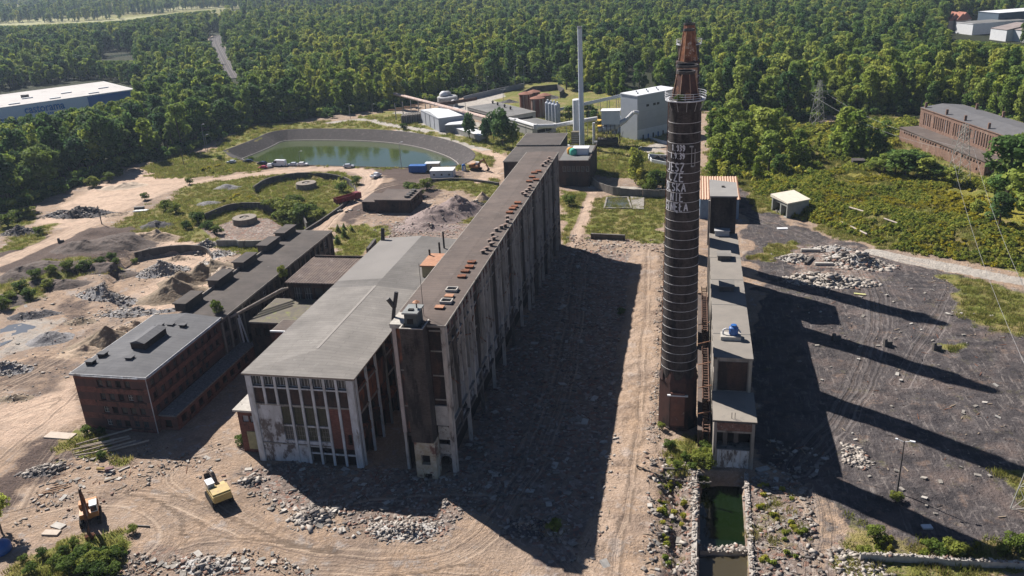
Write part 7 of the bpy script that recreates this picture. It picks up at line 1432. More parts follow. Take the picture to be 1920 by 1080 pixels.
heap(858,388,12,9,6.0,'purple','large purple grey gravel heap behind the pale hall, the taller one',.2,500,(.1,.5),(.5,.4,.1,0),name='gravel_heap');heap(818,402,12,8,4.8,'purple','large purple grey gravel heap behind the pale hall, the front one',.2,300,(.1,.5),(.5,.4,.1,0),name='gravel_heap');heap(800,425,14,5,1.8,'purple','low gravel apron at the foot of the large gravel heaps',.1,600,(.1,.6),(.45,.4,.15,0),peaks=3,name='gravel_heap')
heap(905,370,4,3.5,3.0,'tan','small rusty brown heap beside the silo roof edge',.2);heap(890,383,5,3,2.0,'dark','small dark stone pile beside the rusty brown heap',.2,300,(.3,1.0),(.2,.2,.1,.5),name='rubble_heap')
heap(425,350,6.5,3.6,1.5,'grey','pale grey gravel heap in the grass, the upper one',.2,60,(.1,.25));heap(391,380,6,3.2,1.2,'grey','pale grey gravel heap in the grass, the lower one',.2,60,(.1,.25))
heap(1557,523,11.5,4.6,2.0,'white','big heap of white broken concrete slabs in the coal yard',-.1,1500,(.25,1.5),(.2,.72,.02,.06),peaks=3,name='rubble_heap')
heap(1612,488,9.5,5,2.8,'white','tall heap of white broken concrete right of the low kerb walls',-.2,1100,(.25,1.3),(.28,.6,.06,.06),peaks=2,name='rubble_heap')
heap(1490,482,4.5,3.4,1.2,'white','small heap of white broken concrete at the grass patch',0,350,(.2,1.1),(.25,.7,0,.05),name='rubble_heap');heap(1560,465,6,2.6,1.2,'white','thin line of broken concrete behind the low kerb walls',0,260,(.2,.9),(.3,.55,.1,.05),name='rubble_heap')
heap(588,965,3.9,3.4,1.1,'dark','heap of broken masonry in front of the white framed hall',.3,420,(.2,1.1),(.35,.35,.05,.25),name='rubble_heap',peaks=2)
heap(762,992,6.4,3.3,.9,'white','round spread of pale rubble in front of the silo shaft',.1,1100,(.15,.7),(.4,.4,.15,.05),name='rubble_heap',peaks=3)
heap(985,985,4.0,2.6,.9,'dark','dark debris pile with blue scraps at the shadow edge',.2,260,(.2,.9),(.4,.2,.1,.3),name='rubble_heap');heap(1040,985,3,2.4,.8,'olive','small earthy pile in the silo shadow corner',.2,60)
heap(470,900,2.6,1.6,.6,'dark','small pile of debris beside the white framed hall corner',.4,120,(.2,.9),(.4,.3,.1,.2),name='rubble_heap')
heap(85,878,4.4,1.9,.9,'dark','dark line of rubble and broken slabs at the lower left',.55,260,(.25,1.0),(.3,.3,.05,.35),name='rubble_heap',peaks=3)
heap(390,1060,6,2.5,.9,'white','rubble bank at the bottom edge of the frame',.1,500,(.15,.8),(.4,.45,.1,.05),peaks=3,name='rubble_heap')
heap(1240,298,9,4,2.2,'dark','black ash heap inside the white panel fence',.0,200,(.3,.9),(.1,.0,0,.9),peaks=3);heap(1022,180,12,9,2.6,'dark','black coal heap in the bay behind the rust red tanks',.0,100,(.3,.9),(.1,.0,0,.9),peaks=3);heap(955,190,7,3.5,1.8,'dark','small black coal heap behind the low grey hall roof',0,0)
heap(1470,395,3.2,1.4,.8,'white','rubble spilling from the open garage',.3,200,(.2,.8),(.3,.6,.1,0),name='rubble_heap');heap(1575,283,3.4,2.2,1.5,'white','pale rubble pile between the poplars and the far pylon',0,200,(.3,1),(.4,.5,.1,0),name='rubble_heap')
# ---------------------------------------------------------------- walls, basins, slabs
def arc_wall(name,label,pts,dz,h,m,w=.45,it=2):
    P=smooth_pts(pts,it); t=thing(name,label,'wall',(*P[0],0),wc=True); a=MB(); V_=[np.array(p) for p in P]; vs=[];fs=[]
    for i,p in enumerate(V_):
        d=V_[min(i+1,len(V_)-1)]-V_[max(0,i-1)]; d/=np.linalg.norm(d); nn=np.array([-d[1],d[0]])*w/2; jt=.12*(vnoise(np.array([p[0]/2]),np.array([p[1]/2]),3)[0]-.5)
        for q,z in((p-nn,dz),(p-nn,dz+h+jt),(p+nn,dz+h+jt),(p+nn,dz)): vs.append((*q,z))
    for i in range(len(V_)-1):
        for k in range(3): b=4*i; fs.append((b+k,b+k+1,b+k+5,b+k+4))
    n=len(vs); fs+=[(0,1,2,3),(n-4,n-1,n-2,n-3)]; a.add(vs,fs); a.build('wall_body',m,t)
    return t
BW=M('basin_wall_concrete',(.115,.105,.095),(.07,.065,.06),sc=.8,c3=(.19,.175,.155),sc3=.6,th3=.6,streak=.2)
arc_wall('curved_basin_wall','curved dark retaining wall of the far thickener basin',r1[0:5]+[r1[5]],-2.9,3.25,BW)
arc_wall('curved_basin_wall','curved dark retaining wall behind the middle basin with the round tub',r2[0:6],-2.8,3.1,BW)
arc_wall('curved_basin_wall','curved retaining wall of the left basin beside the dark spoil heaps',r3[0:5],-2.9,3.2,CONC_D)
arc_wall('long_retaining_wall','long straight retaining wall running from the red truck to the long hall',GP([(662,366),(640,390),(600,418),(565,440)]),-1.5,2.4,CONC_D,.5,0)
arc_wall('low_concrete_wall','low concrete wall in two lengths behind the long hall',GP([(408,462),(446,462),(449,464),(492,463)]),-.5,2.6,CONC,.5,0)
arc_wall('low_concrete_wall','low brick and concrete wall at the back end of the lane, right of the silo',GP([(1108,446),(1172,449)]),-.5,1.9,CONC_D,.8,0)
arc_wall('low_concrete_wall','low dark ruined wall left of the silo roof, behind the gravel heaps',GP([(805,340),(870,337),(935,347)]),-.5,1.4,CONC_D,.8)
arc_wall('leaning_wall_stub','dark broken wall stub beyond the far edge of the pale hall',GP([(690,476),(704,458)]),-.5,2.2,CONC_D,.8,0)
for px,py,r,l in ((575,352,4.0,'round concrete tub in the far basin'),(460,418,4.1,'round concrete tub standing on the gravel of the middle basin')):
    g=G(px,py,-2.3); t=thing('round_concrete_tub',l,'tub',(*g,-2.5)); a=MB(); a.lathe([(r,0),(r*.97,2.3),(r*.4,2.35),(r*.38,2.0),(0,2.0)],26,0); a.build('tub_shell',M('tub_concrete',(.25,.215,.18),(.17,.15,.125),sc=1,c3=(.14,.12,.1),sc3=.9,th3=.6,streak=.4),t); a=MB(); a.lathe([(.5,2.0),(.5,2.3),(0,2.3)],12); a.build('centre_cap',CONC_L,t)
# water trench walls
TW=M('trench_wall_stone',(.45,.42,.38),(.33,.30,.27),sc=1.2,c3=(.2,.17,.15),sc3=1.3,th3=.58,bump=.08)
def slabwall(name,label,pts,w,z0,z1,m,rocks=300,seed=1):
    t=arc_wall(name,label,pts,z0,z1-z0,m,w,0); r=np.random.default_rng(seed); V_=np.array(pts); k=rocks; s=r.uniform(0,len(V_)-1,k); i=s.astype(int); P=V_[i]+(V_[i+1]-V_[i])*(s-i)[:,None]+r.normal(size=(k,2))*w*.4
    S_=.08+.4*r.uniform(0,1,k)**2; V2,F2,m2=rock_mesh('stones',np.stack([P[:,0],P[:,1],np.full(k,z1+.05)],-1),S_,RMATS,r.choice(4,k,p=(.4,.42,.1,.08)),seed=seed); link('stones',mesh_np('stones',V2,F2,RMATS,m2),t)['kind']='stuff'; return t
slabwall('trench_side_wall','crumbling wall along the left side of the water trench',GP([(1301,884),(1304,930),(1302,1000),(1300,1095)]),.75,-3.4,.35,TW,260,5)
slabwall('trench_side_wall','crumbling wall along the right side of the water trench',GP([(1399,890),(1402,940),(1407,1010),(1412,1095)]),.6,-3.4,.3,TW,260,6)
slabwall('trench_cross_wall','broken cross wall of rubble in the water trench',GP([(1313,1012),(1360,1014),(1403,1012)]),.9,-3.4,-1.5,TW,260,7)
wt=water('muddy_water',GP([(1306,1022),(1405,1020),(1410,1110),(1304,1110)]),-2.1,(.05,.042,.025),'muddy brown water in the near part of the trench',.2)
g=G(1262,882); t=thing('dark_concrete_bar','dark concrete beam lying across the pit left of the water trench','beam',(g[0],g[1],.2),.03); a=MB(); a.box(-1.5,-.22,-.1,1.5,.22,.25); a.build('beam_body',CONC_D,t)
A_=G(1195,878,.5);B2=G(1332,902,1.2); pts=[Vector((A_[0]+(B2[0]-A_[0])*k/12,A_[1]+(B2[1]-A_[1])*k/12,.9-1.6*sin(pi*k/12)*.6)) for k in range(13)]
a=MB(); a.tube(pts,.11,6); 
for p in pts: a.cyl(p-Vector((0,0,.22)),p+Vector((0,0,.22)),.18,.18,6)
tag(a.build('slack_hose','' and None or CONC_D),'dark slack hose sagging across the pit to the low end block','hose')
# wall in the bottom right corner
slabwall('concrete_yard_wall','long pale concrete wall in the bottom right corner',GP([(1612,1048),(1700,1052),(1800,1060),(1940,1066)]),.45,-1.5,1.0,CONC_L,160,9)
# coal yard kerb walls
for px,py,l,rz,lb in ((1520,472,5,.02,'low pale kerb wall in the coal yard, upper one'),(1545,497,4.5,.05,'low pale kerb wall in the coal yard, lower one'),(1517,490,5.5,1.15,'low dark kerb wall joining the two pale ones')):
    g=G(px,py); t=thing('kerb_wall',lb,'wall',(*g,H1(*g)),rz); a=MB(); a.box(-l/2,-.35,-.2,l/2,.35,.7); a.build('kerb_body',CONC_L if 'pale' in lb[:8] else CONC_D,t)
# puddle basin behind the fence lane
P=GP([(1138,372),(1177,371),(1184,392),(1133,392)]); t=thing('puddle_basin','shallow concrete basin with greenish puddle right of the silo end','basin',(*P[0],0),wc=True); a=MB(); n=4
for i in range(4):
    p=np.array(P[i]);q=np.array(P[(i+1)%4]); d=(q-p)/np.linalg.norm(q-p); nn=np.array([-d[1],d[0]])*.25; a.prism([tuple(p-nn),tuple(q-nn),tuple(q+nn),tuple(p+nn)],-.4,.45)
a.build('basin_rim',CONC,t); water('puddle',P,.2,(.07,.075,.045),'greenish puddle inside the shallow basin',.12)
P=GP([(1182,370),(1208,370),(1207,393),(1186,393)]); t=thing('concrete_slab','bare concrete slab beside the shallow puddle basin','slab',(*P[0],0),wc=True); a=MB(); a.prism(P,-.3,.3); a.build('slab_body',CONC,t)
water('grey_puddle',GP([(0,612),(40,606),(70,612),(20,640),(0,650)]),H1(*G(30,622))+.02,(.10,.11,.12),'grey blue puddle on the left of the site',.15)
# poles and beams lying about
def logs(name,label,items,r,m,cat='pipes',each='pipe'):
    for k,(a0,a1) in enumerate(items):
        p=G(*a0,.3);q=G(*a1,.3); c=((p[0]+q[0])/2,(p[1]+q[1])/2); t=thing(each,label%['first','second','third','fourth','fifth','sixth','seventh'][k],cat,(c[0],c[1],H1(*c)),wc=False,group=name); a=MB(); dx,dy=(q[0]-p[0])/2,(q[1]-p[1])/2; a.cyl((-dx,-dy,r+.1+.12*(k%3)),(dx,dy,r+.2+.12*((k+1)%3)),r,r,9); a.build('pole_shaft' if each=='concrete_pole' else 'beam',m,t)
logs('concrete poles in a pile','%s pale concrete pole from the top of the pile below the leftmost block',[((143,834),(248,806)),((150,838),(243,820)),((135,845),(214,826)),((137,850),(245,822)),((178,848),(255,828)),((140,856),(182,848)),((200,846),(280,827))],.17,M('pole_concrete',(.50,.42,.33),(.36,.30,.24),sc=1.5),'pole','concrete_pole')
logs('fallen beams below the bank','%s fallen pale beam lying at the foot of the weedy bank',[((1576,420),(1625,445)),((1590,408),(1618,418)),((1655,430),(1680,438))],.25,M('bleached_beam',(.45,.40,.35),(.33,.28,.24),sc=1.5),'beam','fallen_beam')
for px,py,l,w,rz,m,lb in ((78,876,3.2,1.0,.5,CONC_L,'pale slab lying on the dark rubble line at the lower left'),(208,899,2.2,.5,.7,WOOD,'thin weathered plank near the yellow scrap'),(233,880,1.9,.25,1.0,CONC_L,'thin white strip near the yellow scrap'),(110,988,2.2,1.2,-.2,CONC_L,'pale slab lying above the lower left weeds'),(97,1001,2.6,1.2,.1,M('pinkish_slab',(.5,.43,.36),(.42,.36,.3),sc=1),'pinkish slab lying beside the lower left weeds'),(262,988,3.4,.16,.06,STEEL_D,'thin dark bar lying in the turning loop'),(113,818,5.6,2.0,.0,M('pinkish_slab',(.5,.43,.36)),'pale pink ground slab near the concrete poles'),(1467,428,3.0,1.4,.1,CLAD_W,'white sheet lying on the dark yard road below the garage'),(1612,552,2.6,.7,-.2,M('yellow_scrap',(.5,.5,.2),(.4,.4,.2),sc=2),'yellow scrap piece right of the white rubble heap'),(1738,988,1.4,.9,.2,CLAD_W,'white scrap lying in the foremost chimney shadow'),(1430,880,2.2,1.0,.5,CONC_L,'pale slab lying right of the low end block'),(1755,360,.1,.1,0,CONC,'')):
    if not lb: continue
    g=G(px,py); t=thing('loose_slab' if 'slab' in lb or 'sheet' in lb else 'scrap_piece',lb,'slab' if 'slab' in lb else 'scrap',(*g,H1(*g)+.1),rz); a=MB(); a.box(-l/2,-w/2,-.15,l/2,w/2,.12); a.box(-l/2+.1*l,-w/2-.03,-.1,l/2-.3*l,w/2+.03,.05); a.build('slab_body',m,t)
for px,py,lb in ((1664,648,'small broken concrete stump in the coal yard, left one'),(1756,655,'small broken concrete stump in the coal yard, right one'),(1568,638,'small dark stump at the tip of the building shadow'),(115,455,'small dark block standing beside the haul road')):
    g=G(px,py); t=thing('broken_stump',lb,'stump',(*g,H1(*g)),.4); a=MB(); a.box(-.9,-.35,-.2,.9,.35,.9);a.box(-.9,-.3,.9,-.3,.3,1.6); a.build('stump_body',CONC_D,t)
t=thing('yellow_scrap_pile','small pile of yellow and purple scrap below the leftmost block','scrap',(*G(200,883),0)); a=MB(); a.cyl((-1.8,0,.3),(-.2,.1,.35),.3,.15,7,0); a.obox((.6,0,.4),(1.3,.8,.6),.5,1); a.obox((1.2,-.2,.3),(1,.5,.4),-.3,2);a.build('scrap_body',[YEL,M('purple_brown_scrap',(.22,.13,.13),(.15,.1,.1),sc=2),CONC_L],t)
t=thing('debris_on_road_bend','small pile of pale debris on the dark haul road below the red truck','scrap',(*G(643,396),0)); a=MB(); 
for k in range(9): a.obox((random.uniform(-2.5,3),random.uniform(-1.5,1.5),.25),(random.uniform(.5,1.6),random.uniform(.3,.8),.4),random.random()*3,k%2)
a.build('debris_body',[CONC_L,CONC_D],t)
for i,(px,py,rz,l) in enumerate(((90,925,.5,3.2),(100,918,.6,3.4),(108,912,.55,3.0),(117,905,.6,2.6),(120,915,.7,2.4))):
    g=G(px,py);t=thing('old_plank','rotten orange brown plank, %s in the fan of planks at the lower left'%['lowest','second lowest','middle','second highest','highest'][i],'plank',(*g,H1(*g)+.08),rz,group='rotten planks'); a=MB(); a.box(-l/2,-.09,0,l/2,.09,.12); a.build('plank_body',M('rotten_wood',(.34,.22,.14),(.24,.16,.11),sc=3),t)
# ---------------------------------------------------------------- vehicles
CARG=M('car_glass',(.03,.035,.045),(.02,.025,.03),sc=1,rough=.1,spec=.6)
def wheels(t,xs,y,r,w=.22,name='wheel'):
    for x in xs:
        for s in(-1,1): a=MB(); a.cyl((x,s*y-w/2,r),(x,s*y+w/2,r),r,r,12,0); o=a.build(name,RUBBER,t); b=MB(); b.cyl((x,s*(y+w/2),r),(x,s*(y+w/2+.01),r),r*.55,r*.5,8,0); b.build('rim',STEEL_G,o)
def car(px,py,rz,m,label,van=False,s=1.0,pick=False,grp='cars parked near the pond'):
    g=G(px,py); t=thing('parked_van' if van else 'parked_car',label,'van' if van else 'car',(*g,H1(*g)+.02),rz,group=grp); L_,W_=(5.9,2.0) if van else (4.4,1.8)
    a=MB(); hw=W_/2
    if van: prof=[(-L_/2,.35),(-L_/2,2.35),(1.2,2.45),(1.9,1.5),(2.8,1.25),(L_/2,.9),(L_/2,.35)]
    elif pick: prof=[(-L_/2,.35),(-L_/2,1.0),(-.3,1.0),(-.2,1.7),(.9,1.7),(1.4,1.1),(L_/2,.95),(L_/2,.35)]
    else: prof=[(-L_/2,.35),(-L_/2,.95),(-1.9,1.1),(-1.35,1.5),(.4,1.52),(1.15,1.0),(2.05,.85),(L_/2,.65),(L_/2,.35)]
    n=len(prof); ins=lambda z:hw if z<1.12 else hw*.86
    vs=[(x,-ins(z),z) for x,z in prof]+[(x,ins(z),z) for x,z in prof]; a.add(vs,[tuple(range(n)),tuple(range(2*n-1,n-1,-1))]+[((i+1)%n,i,n+i,n+(i+1)%n) for i in range(n)]); a.build('body',m,t)
    b=MB(); z0,z1=(1.35,2.1) if van else (1.03,1.42)
    if van: b.add([(1.93,-.85,1.55),(1.93,.85,1.55),(1.28,.8,2.38),(1.28,-.8,2.38)],[(0,1,2,3)]); 
    else: b.add([(1.13,-.72,1.06),(1.13,.72,1.06),(.5,.68,1.49),(.5,-.68,1.49)],[(0,1,2,3)]);b.add([(-1.88,-.7,1.14),(-1.88,.7,1.14),(-1.42,.66,1.46),(-1.42,-.66,1.46)],[(0,3,2,1)])
    for sg in(-1,1):
        xa,xb=(.3,1.5) if van else ((-.15,.75) if pick else (-1.2,.6)); y0_=sg*(hw*.93+.03); y1_=sg*(hw*.86+.02); q=[(xa,y0_,z0+.03),(xb+.25,y0_,z0+.03),(xb,y1_,z1),(xa,y1_,z1)]; b.add(q,[(0,1,2,3) if sg<0 else (3,2,1,0)])
    b.build('window_glass',CARG,t); wheels(t,(-L_*.3,L_*.31),hw-.1,.33)
    for sg in(-1,1): b=MB(); b.box(L_/2-.02,sg*.6-.16,.62,L_/2+.02,sg*.6+.16,.78); b.build('headlight',CLAD_W,t)
    t.scale=(s,s,s); return t
CW=M('white_car_paint',(.72,.73,.75),(.70,.71,.73),sc=1,rough=.25,spec=.5);CDK=M('dark_blue_car_paint',(.02,.025,.05),(.02,.025,.05),sc=1,rough=.25,spec=.5);CR_=M('pinkish_red_car_paint',(.42,.05,.08),(.4,.05,.08),sc=1,rough=.3);CS=M('silver_car_paint',(.45,.48,.52),(.42,.45,.5),sc=1,rough=.3)
car(492,309,2.9,CDK,'dark blue car parked behind the red car near the white van');car(493,316,3.4,CR_,'small pinkish red car parked at the road bend',s=.85);car(506,313,2.0,CW,'white car parked between the red car and the white van',s=.95)
car(523,311,3.1,CW,'large white van parked by the pond',van=True,s=1.1);car(549,311,3.2,CS,'silver car parked right of the white van');car(568,311,.1,CW,'white car parked rightmost in the row by the pond');car(654,314,.2,CS,'lone silver car on the pond road');car(705,333,1.2,CW,'white pickup driving on the dark ground right of the basins',pick=True,s=1.1)
car(434,306,3.3,CS,'grey car half hidden in the weeds left of the parked row',s=.9);car(465,305,3.3,CDK,'dark car just left of the parked row')
# red tipper truck
g=G(653,379); t=thing('red_tipper_truck','dark red tipper truck standing on the haul road beside the basins','truck',(*g,H1(*g)),.95)
RED=M('dark_red_truck_paint',(.22,.02,.03),(.15,.02,.025),sc=1,rough=.5)
a=MB(); a.box(-5,-1.3,1.1,2.4,-1.18,2.7);a.box(-5,1.18,1.1,2.4,1.3,2.7);a.box(-5,-1.18,1.1,-4.88,1.18,2.6);a.box(2.28,-1.18,1.1,2.4,1.18,3.0);a.box(-4.88,-1.18,1.0,2.28,1.18,1.15)
for k in range(6): a.box(-4.6+k*1.3,-1.38,1.1,-4.45+k*1.3,-1.3,2.7)
a.build('tipper_body',RED,t); a=MB(); a.box(2.7,-1.25,.8,4.9,1.25,2.9); a.box(2.8,-1.1,2.9,4.3,1.1,3.1); a.build('cab',RED,t); a=MB(); a.add([(4.92,-1.05,1.8),(4.92,1.05,1.8),(4.92,1.05,2.7),(4.92,-1.05,2.7)],[(0,1,2,3)]); a.build('windscreen',CARG,t); a=MB(); a.box(-4.8,-.5,.6,4.6,.5,1.0); a.build('chassis',STEEL_D,t); wheels(t,(-3.8,-2.6,1.2,3.7),1.1,.5,.3)
# excavators
def tracks(t,L_=4.2,gauge=1.25,w=.6,h=.95):
    for s in(-1,1):
        a=MB(); pr=[]
        for k in range(8): th=pi/2+pi*k/7; pr.append((-L_/2+h/2+h/2*cos(th),h/2+h/2*sin(th)))
        for k in range(8): th=-pi/2+pi*k/7; pr.append((L_/2-h/2+h/2*cos(th),h/2+h/2*sin(th)))
        n=len(pr); y0_,y1_=s*gauge-w/2,s*gauge+w/2; a.add([(x,y0_,z) for x,z in pr]+[(x,y1_,z) for x,z in pr],[tuple(range(n-1,-1,-1)),tuple(range(n,2*n))]+[(i,(i+1)%n,n+(i+1)%n,n+i) for i in range(n)])
        for k in range(14): x=-L_/2+.3+k*(L_-.6)/13; a.box(x-.06,y0_-.02,h,x+.06,y1_+.02,h+.05)
        a.build('track',RUBBER,t)
def barm(a,p,q,w,h0,h1,m=0):
    p=Vector(p);q=Vector(q); d=(q-p).normalized(); s=Vector((0,1,0)); n=d.cross(s).normalized(); vs=[]
    for c,h in((p,h0),(q,h1)):
        for sy,sn in((-1,-1),(1,-1),(1,1),(-1,1)): vs.append(c+s*(sy*w/2)+n*(sn*h/2))
    a.add(vs,[(0,3,2,1),(4,5,6,7),(0,1,5,4),(1,2,6,5),(2,3,7,6),(3,0,4,7)],m)
def excavator(px,py,rz,m,am,label,knee,tip,s=1.0,uw=0.0,cab=CLAD_W,bucket=True,trz=0):
    g=G(px,py); t=thing('tracked_excavator',label,'excavator',(*g,H1(*g)),rz); tracks(t)
    a=MB(); a.box(-2.3,-1.35,1.15,1.3,1.35,2.0); a.prism([(-2.35,-1.3),(-.6,-1.3),(-.6,1.3),(-2.35,1.3)],2.0,[2.5,2.75,2.75,2.5]); a.cyl((0,0,.7),(0,0,1.15),.9,.9,12); a.build('upper_body',m,t)
    a=MB(); a.box(-2.62,-1.3,1.2,-2.33,1.3,2.3); a.build('counterweight',m,t)
    a=MB(); a.box(-.35,.35,2.0,1.25,1.33,3.15,0); a.add([(1.27,.42,2.15),(1.27,1.26,2.15),(1.27,1.26,3.05),(1.27,.42,3.05)],[(0,1,2,3)],1);a.add([(-.25,1.35,2.3),(1.15,1.35,2.3),(1.15,1.35,3.05),(-.25,1.35,3.05)],[(3,2,1,0)],1); o=a.build('cab',[cab,CARG],t); b=MB(); b.box(-.4,.3,3.15,1.3,1.38,3.25); b.build('cab_roof',CLAD_W,o)
    a=MB(); base=(1.0,-.2,1.9); mid=((base[0]+knee[0])/2-.2,-.2,(base[2]+knee[1])/2+.7); kn=(knee[0],-.2,knee[1]); barm(a,base,mid,.5,.55,.75);barm(a,mid,kn,.48,.75,.45); a.build('boom',am,t)
    a=MB(); tp=(tip[0],-.2,tip[1]); v=(Vector(kn)-Vector(tp)).normalized()*.8; barm(a,Vector(kn)+v,tp,.38,.5,.3); a.build('stick',am,t)
    a=MB(); a.cyl((1.3,-.2,1.7),((mid[0]+kn[0])/2,-.2,(mid[2]+kn[2])/2-.2),.1,.07,6); a.cyl((mid[0],-.2,mid[2]+.5),(kn[0]+v.x,-.2,kn[2]+v.z),.09,.07,6); a.build('hydraulic_ram',STEEL_G,t)
    if bucket:
        a=MB(); bx,bz=tp[0],tp[2]; pr=[(bx-.1,bz),(bx+.35,bz-.25),(bx+.35,bz-.9),(bx-.25,bz-1.15),(bx-.95,bz-.9),(bx-.2,bz-.45)]; n=len(pr); a.add([(x,-.85,z) for x,z in pr]+[(x,.45,z) for x,z in pr],[tuple(range(n-1,-1,-1)),tuple(range(n,2*n))]+[(i,(i+1)%n,n+(i+1)%n,n+i) for i in range(n)])
        for k in range(5): a.box(bx-1.15,-.82+k*.28,bz-.98,bx-.9,-.72+k*.28,bz-.88)
        a.build('bucket',am if am is RUST else STEEL_D,t)
    t.scale=(s,s,s); return t
def dirpx(a,b): p=G(*a);q=G(*b); return atan2(q[1]-p[1],q[0]-p[0])
excavator(172,976,dirpx((165,960),(166,1030)),ORA,RUST,'orange excavator with long rusty arm reaching towards the viewer at the lower left',(2.2,6.2),(5.2,.9),1.0)
excavator(412,935,dirpx((412,935),(380,885)),YEL,M('rusty_grey_arm',(.22,.19,.16),(.14,.1,.08),sc=2),'pale yellow excavator with rusty bucket in front of the halls',(4.2,2.7),(5.9,1.5),1.08,cab=M('pale_green_white',(.5,.55,.5),(.42,.46,.42),sc=2))
excavator(893,319,-.2,M('brown_orange_paint',(.32,.15,.06),(.2,.1,.05),sc=1.5),M('brown_orange_paint',(0,0,0)),'brown orange excavator working beside the pond',(4.0,4.4),(5.6,1.2),.95)
t=thing('blue_plastic_drum','bright blue tarpaulin covered round container cut by the left frame edge','container',(*G(1,1035),0)); a=MB(); a.lathe([(1.5,0),(1.7,.4),(1.6,1.3),(1.0,1.7),(0,1.8)],18); a.build('drum_body',BLUE,t,smooth=True)

def debris_in(name,label,polys,n,lmin,lmax,seed,world=False):
    r=random.Random(seed); mats=[WOOD,RUST,CONC,STEEL_D,CONC_L]; a=MB(); k=0
    for pl in polys:
        P=np.array(pl if world else GP(pl)); lo=P.min(0);hi=P.max(0); c=0
        while c<n//len(polys) and k<40*n:
            k+=1; x=r.uniform(lo[0],hi[0]);y=r.uniform(lo[1],hi[1])
            if sdpoly(np.array([x]),np.array([y]),P)[0]<0: continue
            c+=1; z=H1(x,y); l=lmin+(lmax-lmin)*r.random()**2; m=r.choice((0,1,2,2,3,4)); 
            if m in(1,3): a.obox((x,y,z+.12),(l*1.3,.07,.07),r.uniform(0,3.14),m,r.uniform(-.25,.25))
            elif m==0: a.obox((x,y,z+.1),(l,.18,.07),r.uniform(0,3.14),m,r.uniform(-.12,.12))
            else: a.obox((x,y,z+.1),(l*.7,l*.45,.16),r.uniform(0,3.14),m,r.uniform(-.35,.35))
    o=a.build(name,mats); tag(o,label,None,None,'stuff')
debris_in('lane_debris','bars, planks and slabs strewn in the shaded lane beside the silo',[lane],420,.5,2.6,1,True)
debris_in('front_debris','bars, planks and slabs strewn in front of the halls',[[(440,870),(700,880),(900,885),(990,850),(900,960),(640,1010),(480,960)],[(180,840),(300,850),(420,860),(300,900),(60,960),(100,870)],[(200,1045),(500,1035),(620,1078),(220,1078)]],330,.4,2.0,2)
debris_in('trench_debris','bars, planks and slabs around the water trench',[[(1215,850),(1295,890),(1295,1090),(1205,1090)],[(1410,885),(1500,885),(1540,1080),(1418,1080)],[(1440,820),(1560,850),(1520,900),(1430,880)]],260,.3,1.8,3)
debris_in('yard_debris','pale scraps and slabs strewn over the coal yard',[[(1420,470),(1640,480),(1880,560),(1900,980),(1650,960),(1560,850)]],300,.25,1.5,4)
debris_in('west_debris','scraps and slabs strewn over the left half of the site',[[(0,560),(250,450),(430,470),(400,560),(180,680),(0,780)],[(660,400),(780,345),(900,350),(700,440)]],300,.3,1.8,5)

for px,py,rx,ry,h,k,l in ((330,470,6,3,1.4,'tan','low tan soil ridge behind the curved basin wall'),(255,610,6,3,1.6,'tan','pale tan soil heap beside the leftmost block, upper one'),(60,590,7,3.5,1.6,'dark','low dark earth heap at the left, above the puddle'),(150,600,6,3,1.2,'olive','low olive earth heap between the puddle and the leftmost block'),(30,745,5,2.2,.9,'olive','low earth bank at the left frame edge'),(420,505,5,3,1.6,'sandy','pale sandy heap beside the roof boxes of the long hall'),(440,455,4,2,1.2,'grey','grey stone heap at the back of the low concrete wall'),(530,455,3,2,1.2,'tan','small tan heap next to the long retaining wall'),(225,400,7,3,1.0,'tan','low tan soil swell beside the haul road')):
    heap(px,py,rx,ry,h,k,l,.3,160,(.1,.5),peaks=3)

g=G(264,397); t=thing('white_slab_pair','two white concrete slabs with a dark block behind them beside the haul road','slab',(*g,H1(*g)),.25); a=MB(); a.box(-2.4,-.9,0,2.4,-.1,.6,0); a.box(-2.2,.1,0,2.6,.9,.55,0); a.box(-2.8,1.6,0,.6,2.6,1.3,1); a.build('slab_body',[CLAD_W,STEEL_D],t)
# ---------------------------------------------------------------- single trees and bushes
def T(kind,px,py,hpx,label,name='tree',cat='tree',group=None,v=None,wz=1.0):
    """height given by the pixel row of its top"""
    g=G(px,py); h=HT(px,py,px,hpx); cm,_=KINDS[kind][0]; h0={'dark':15,'mid':15,'tall':18.5,'yellow':15.5,'pine':11,'cone':5.2,'bush':3.4,'youngpoplar':8.5}[kind]; s=h/h0
    o=place_tree(kind,g[0],g[1],s*wz,label,cat,group,name,zs=1/wz,v=v); return o
for px,py,tp,w in ((880,262,213,'left of the pine group'),(912,268,222,'second from the left in the pine group'),(926,262,212,'at the back of the pine group'),(943,276,206,'the tallest in the middle of the pine group'),(962,278,232,'rightmost of the pine group')):
    T('pine',px,py,tp,'dark pine on the plant lawn, '+w,'pine_tree','tree','pines on the plant lawn')
T('dark',1062,168,122,'big round pale green tree at the edge of the woods behind the plant',wz=1.5);T('dark',1068,230,198,'small dark round tree right of the grey silos',wz=1.5);T('dark',1105,228,196,'small dark round tree behind the slim white stack',wz=1.5);T('dark',1115,232,205,'dark bush like tree right of the slim white stack',wz=1.6)
for i,(px,py,tp) in enumerate(((1095,160,128),(1120,165,125),(1150,172,118),(1168,180,135),(1140,178,140),(1300,190,120))): T('yellow',px,py,tp,'light green tree %s behind the conveyor gallery'%['one','two','three','four','five','six'][i],group='light trees behind the conveyor gallery')
PO=[(1335,262,205),(1352,275,200),(1372,262,190),(1395,285,205),(1412,270,195),(1432,300,208),(1450,285,200),(1470,290,215),(1345,310,240),(1368,318,245),(1400,322,255),(1440,325,250),(1478,318,255),(1505,318,262),(1386,300,232),(1338,335,275),(1420,340,290),(1460,338,292),(1360,342,300),(1495,300,240)]
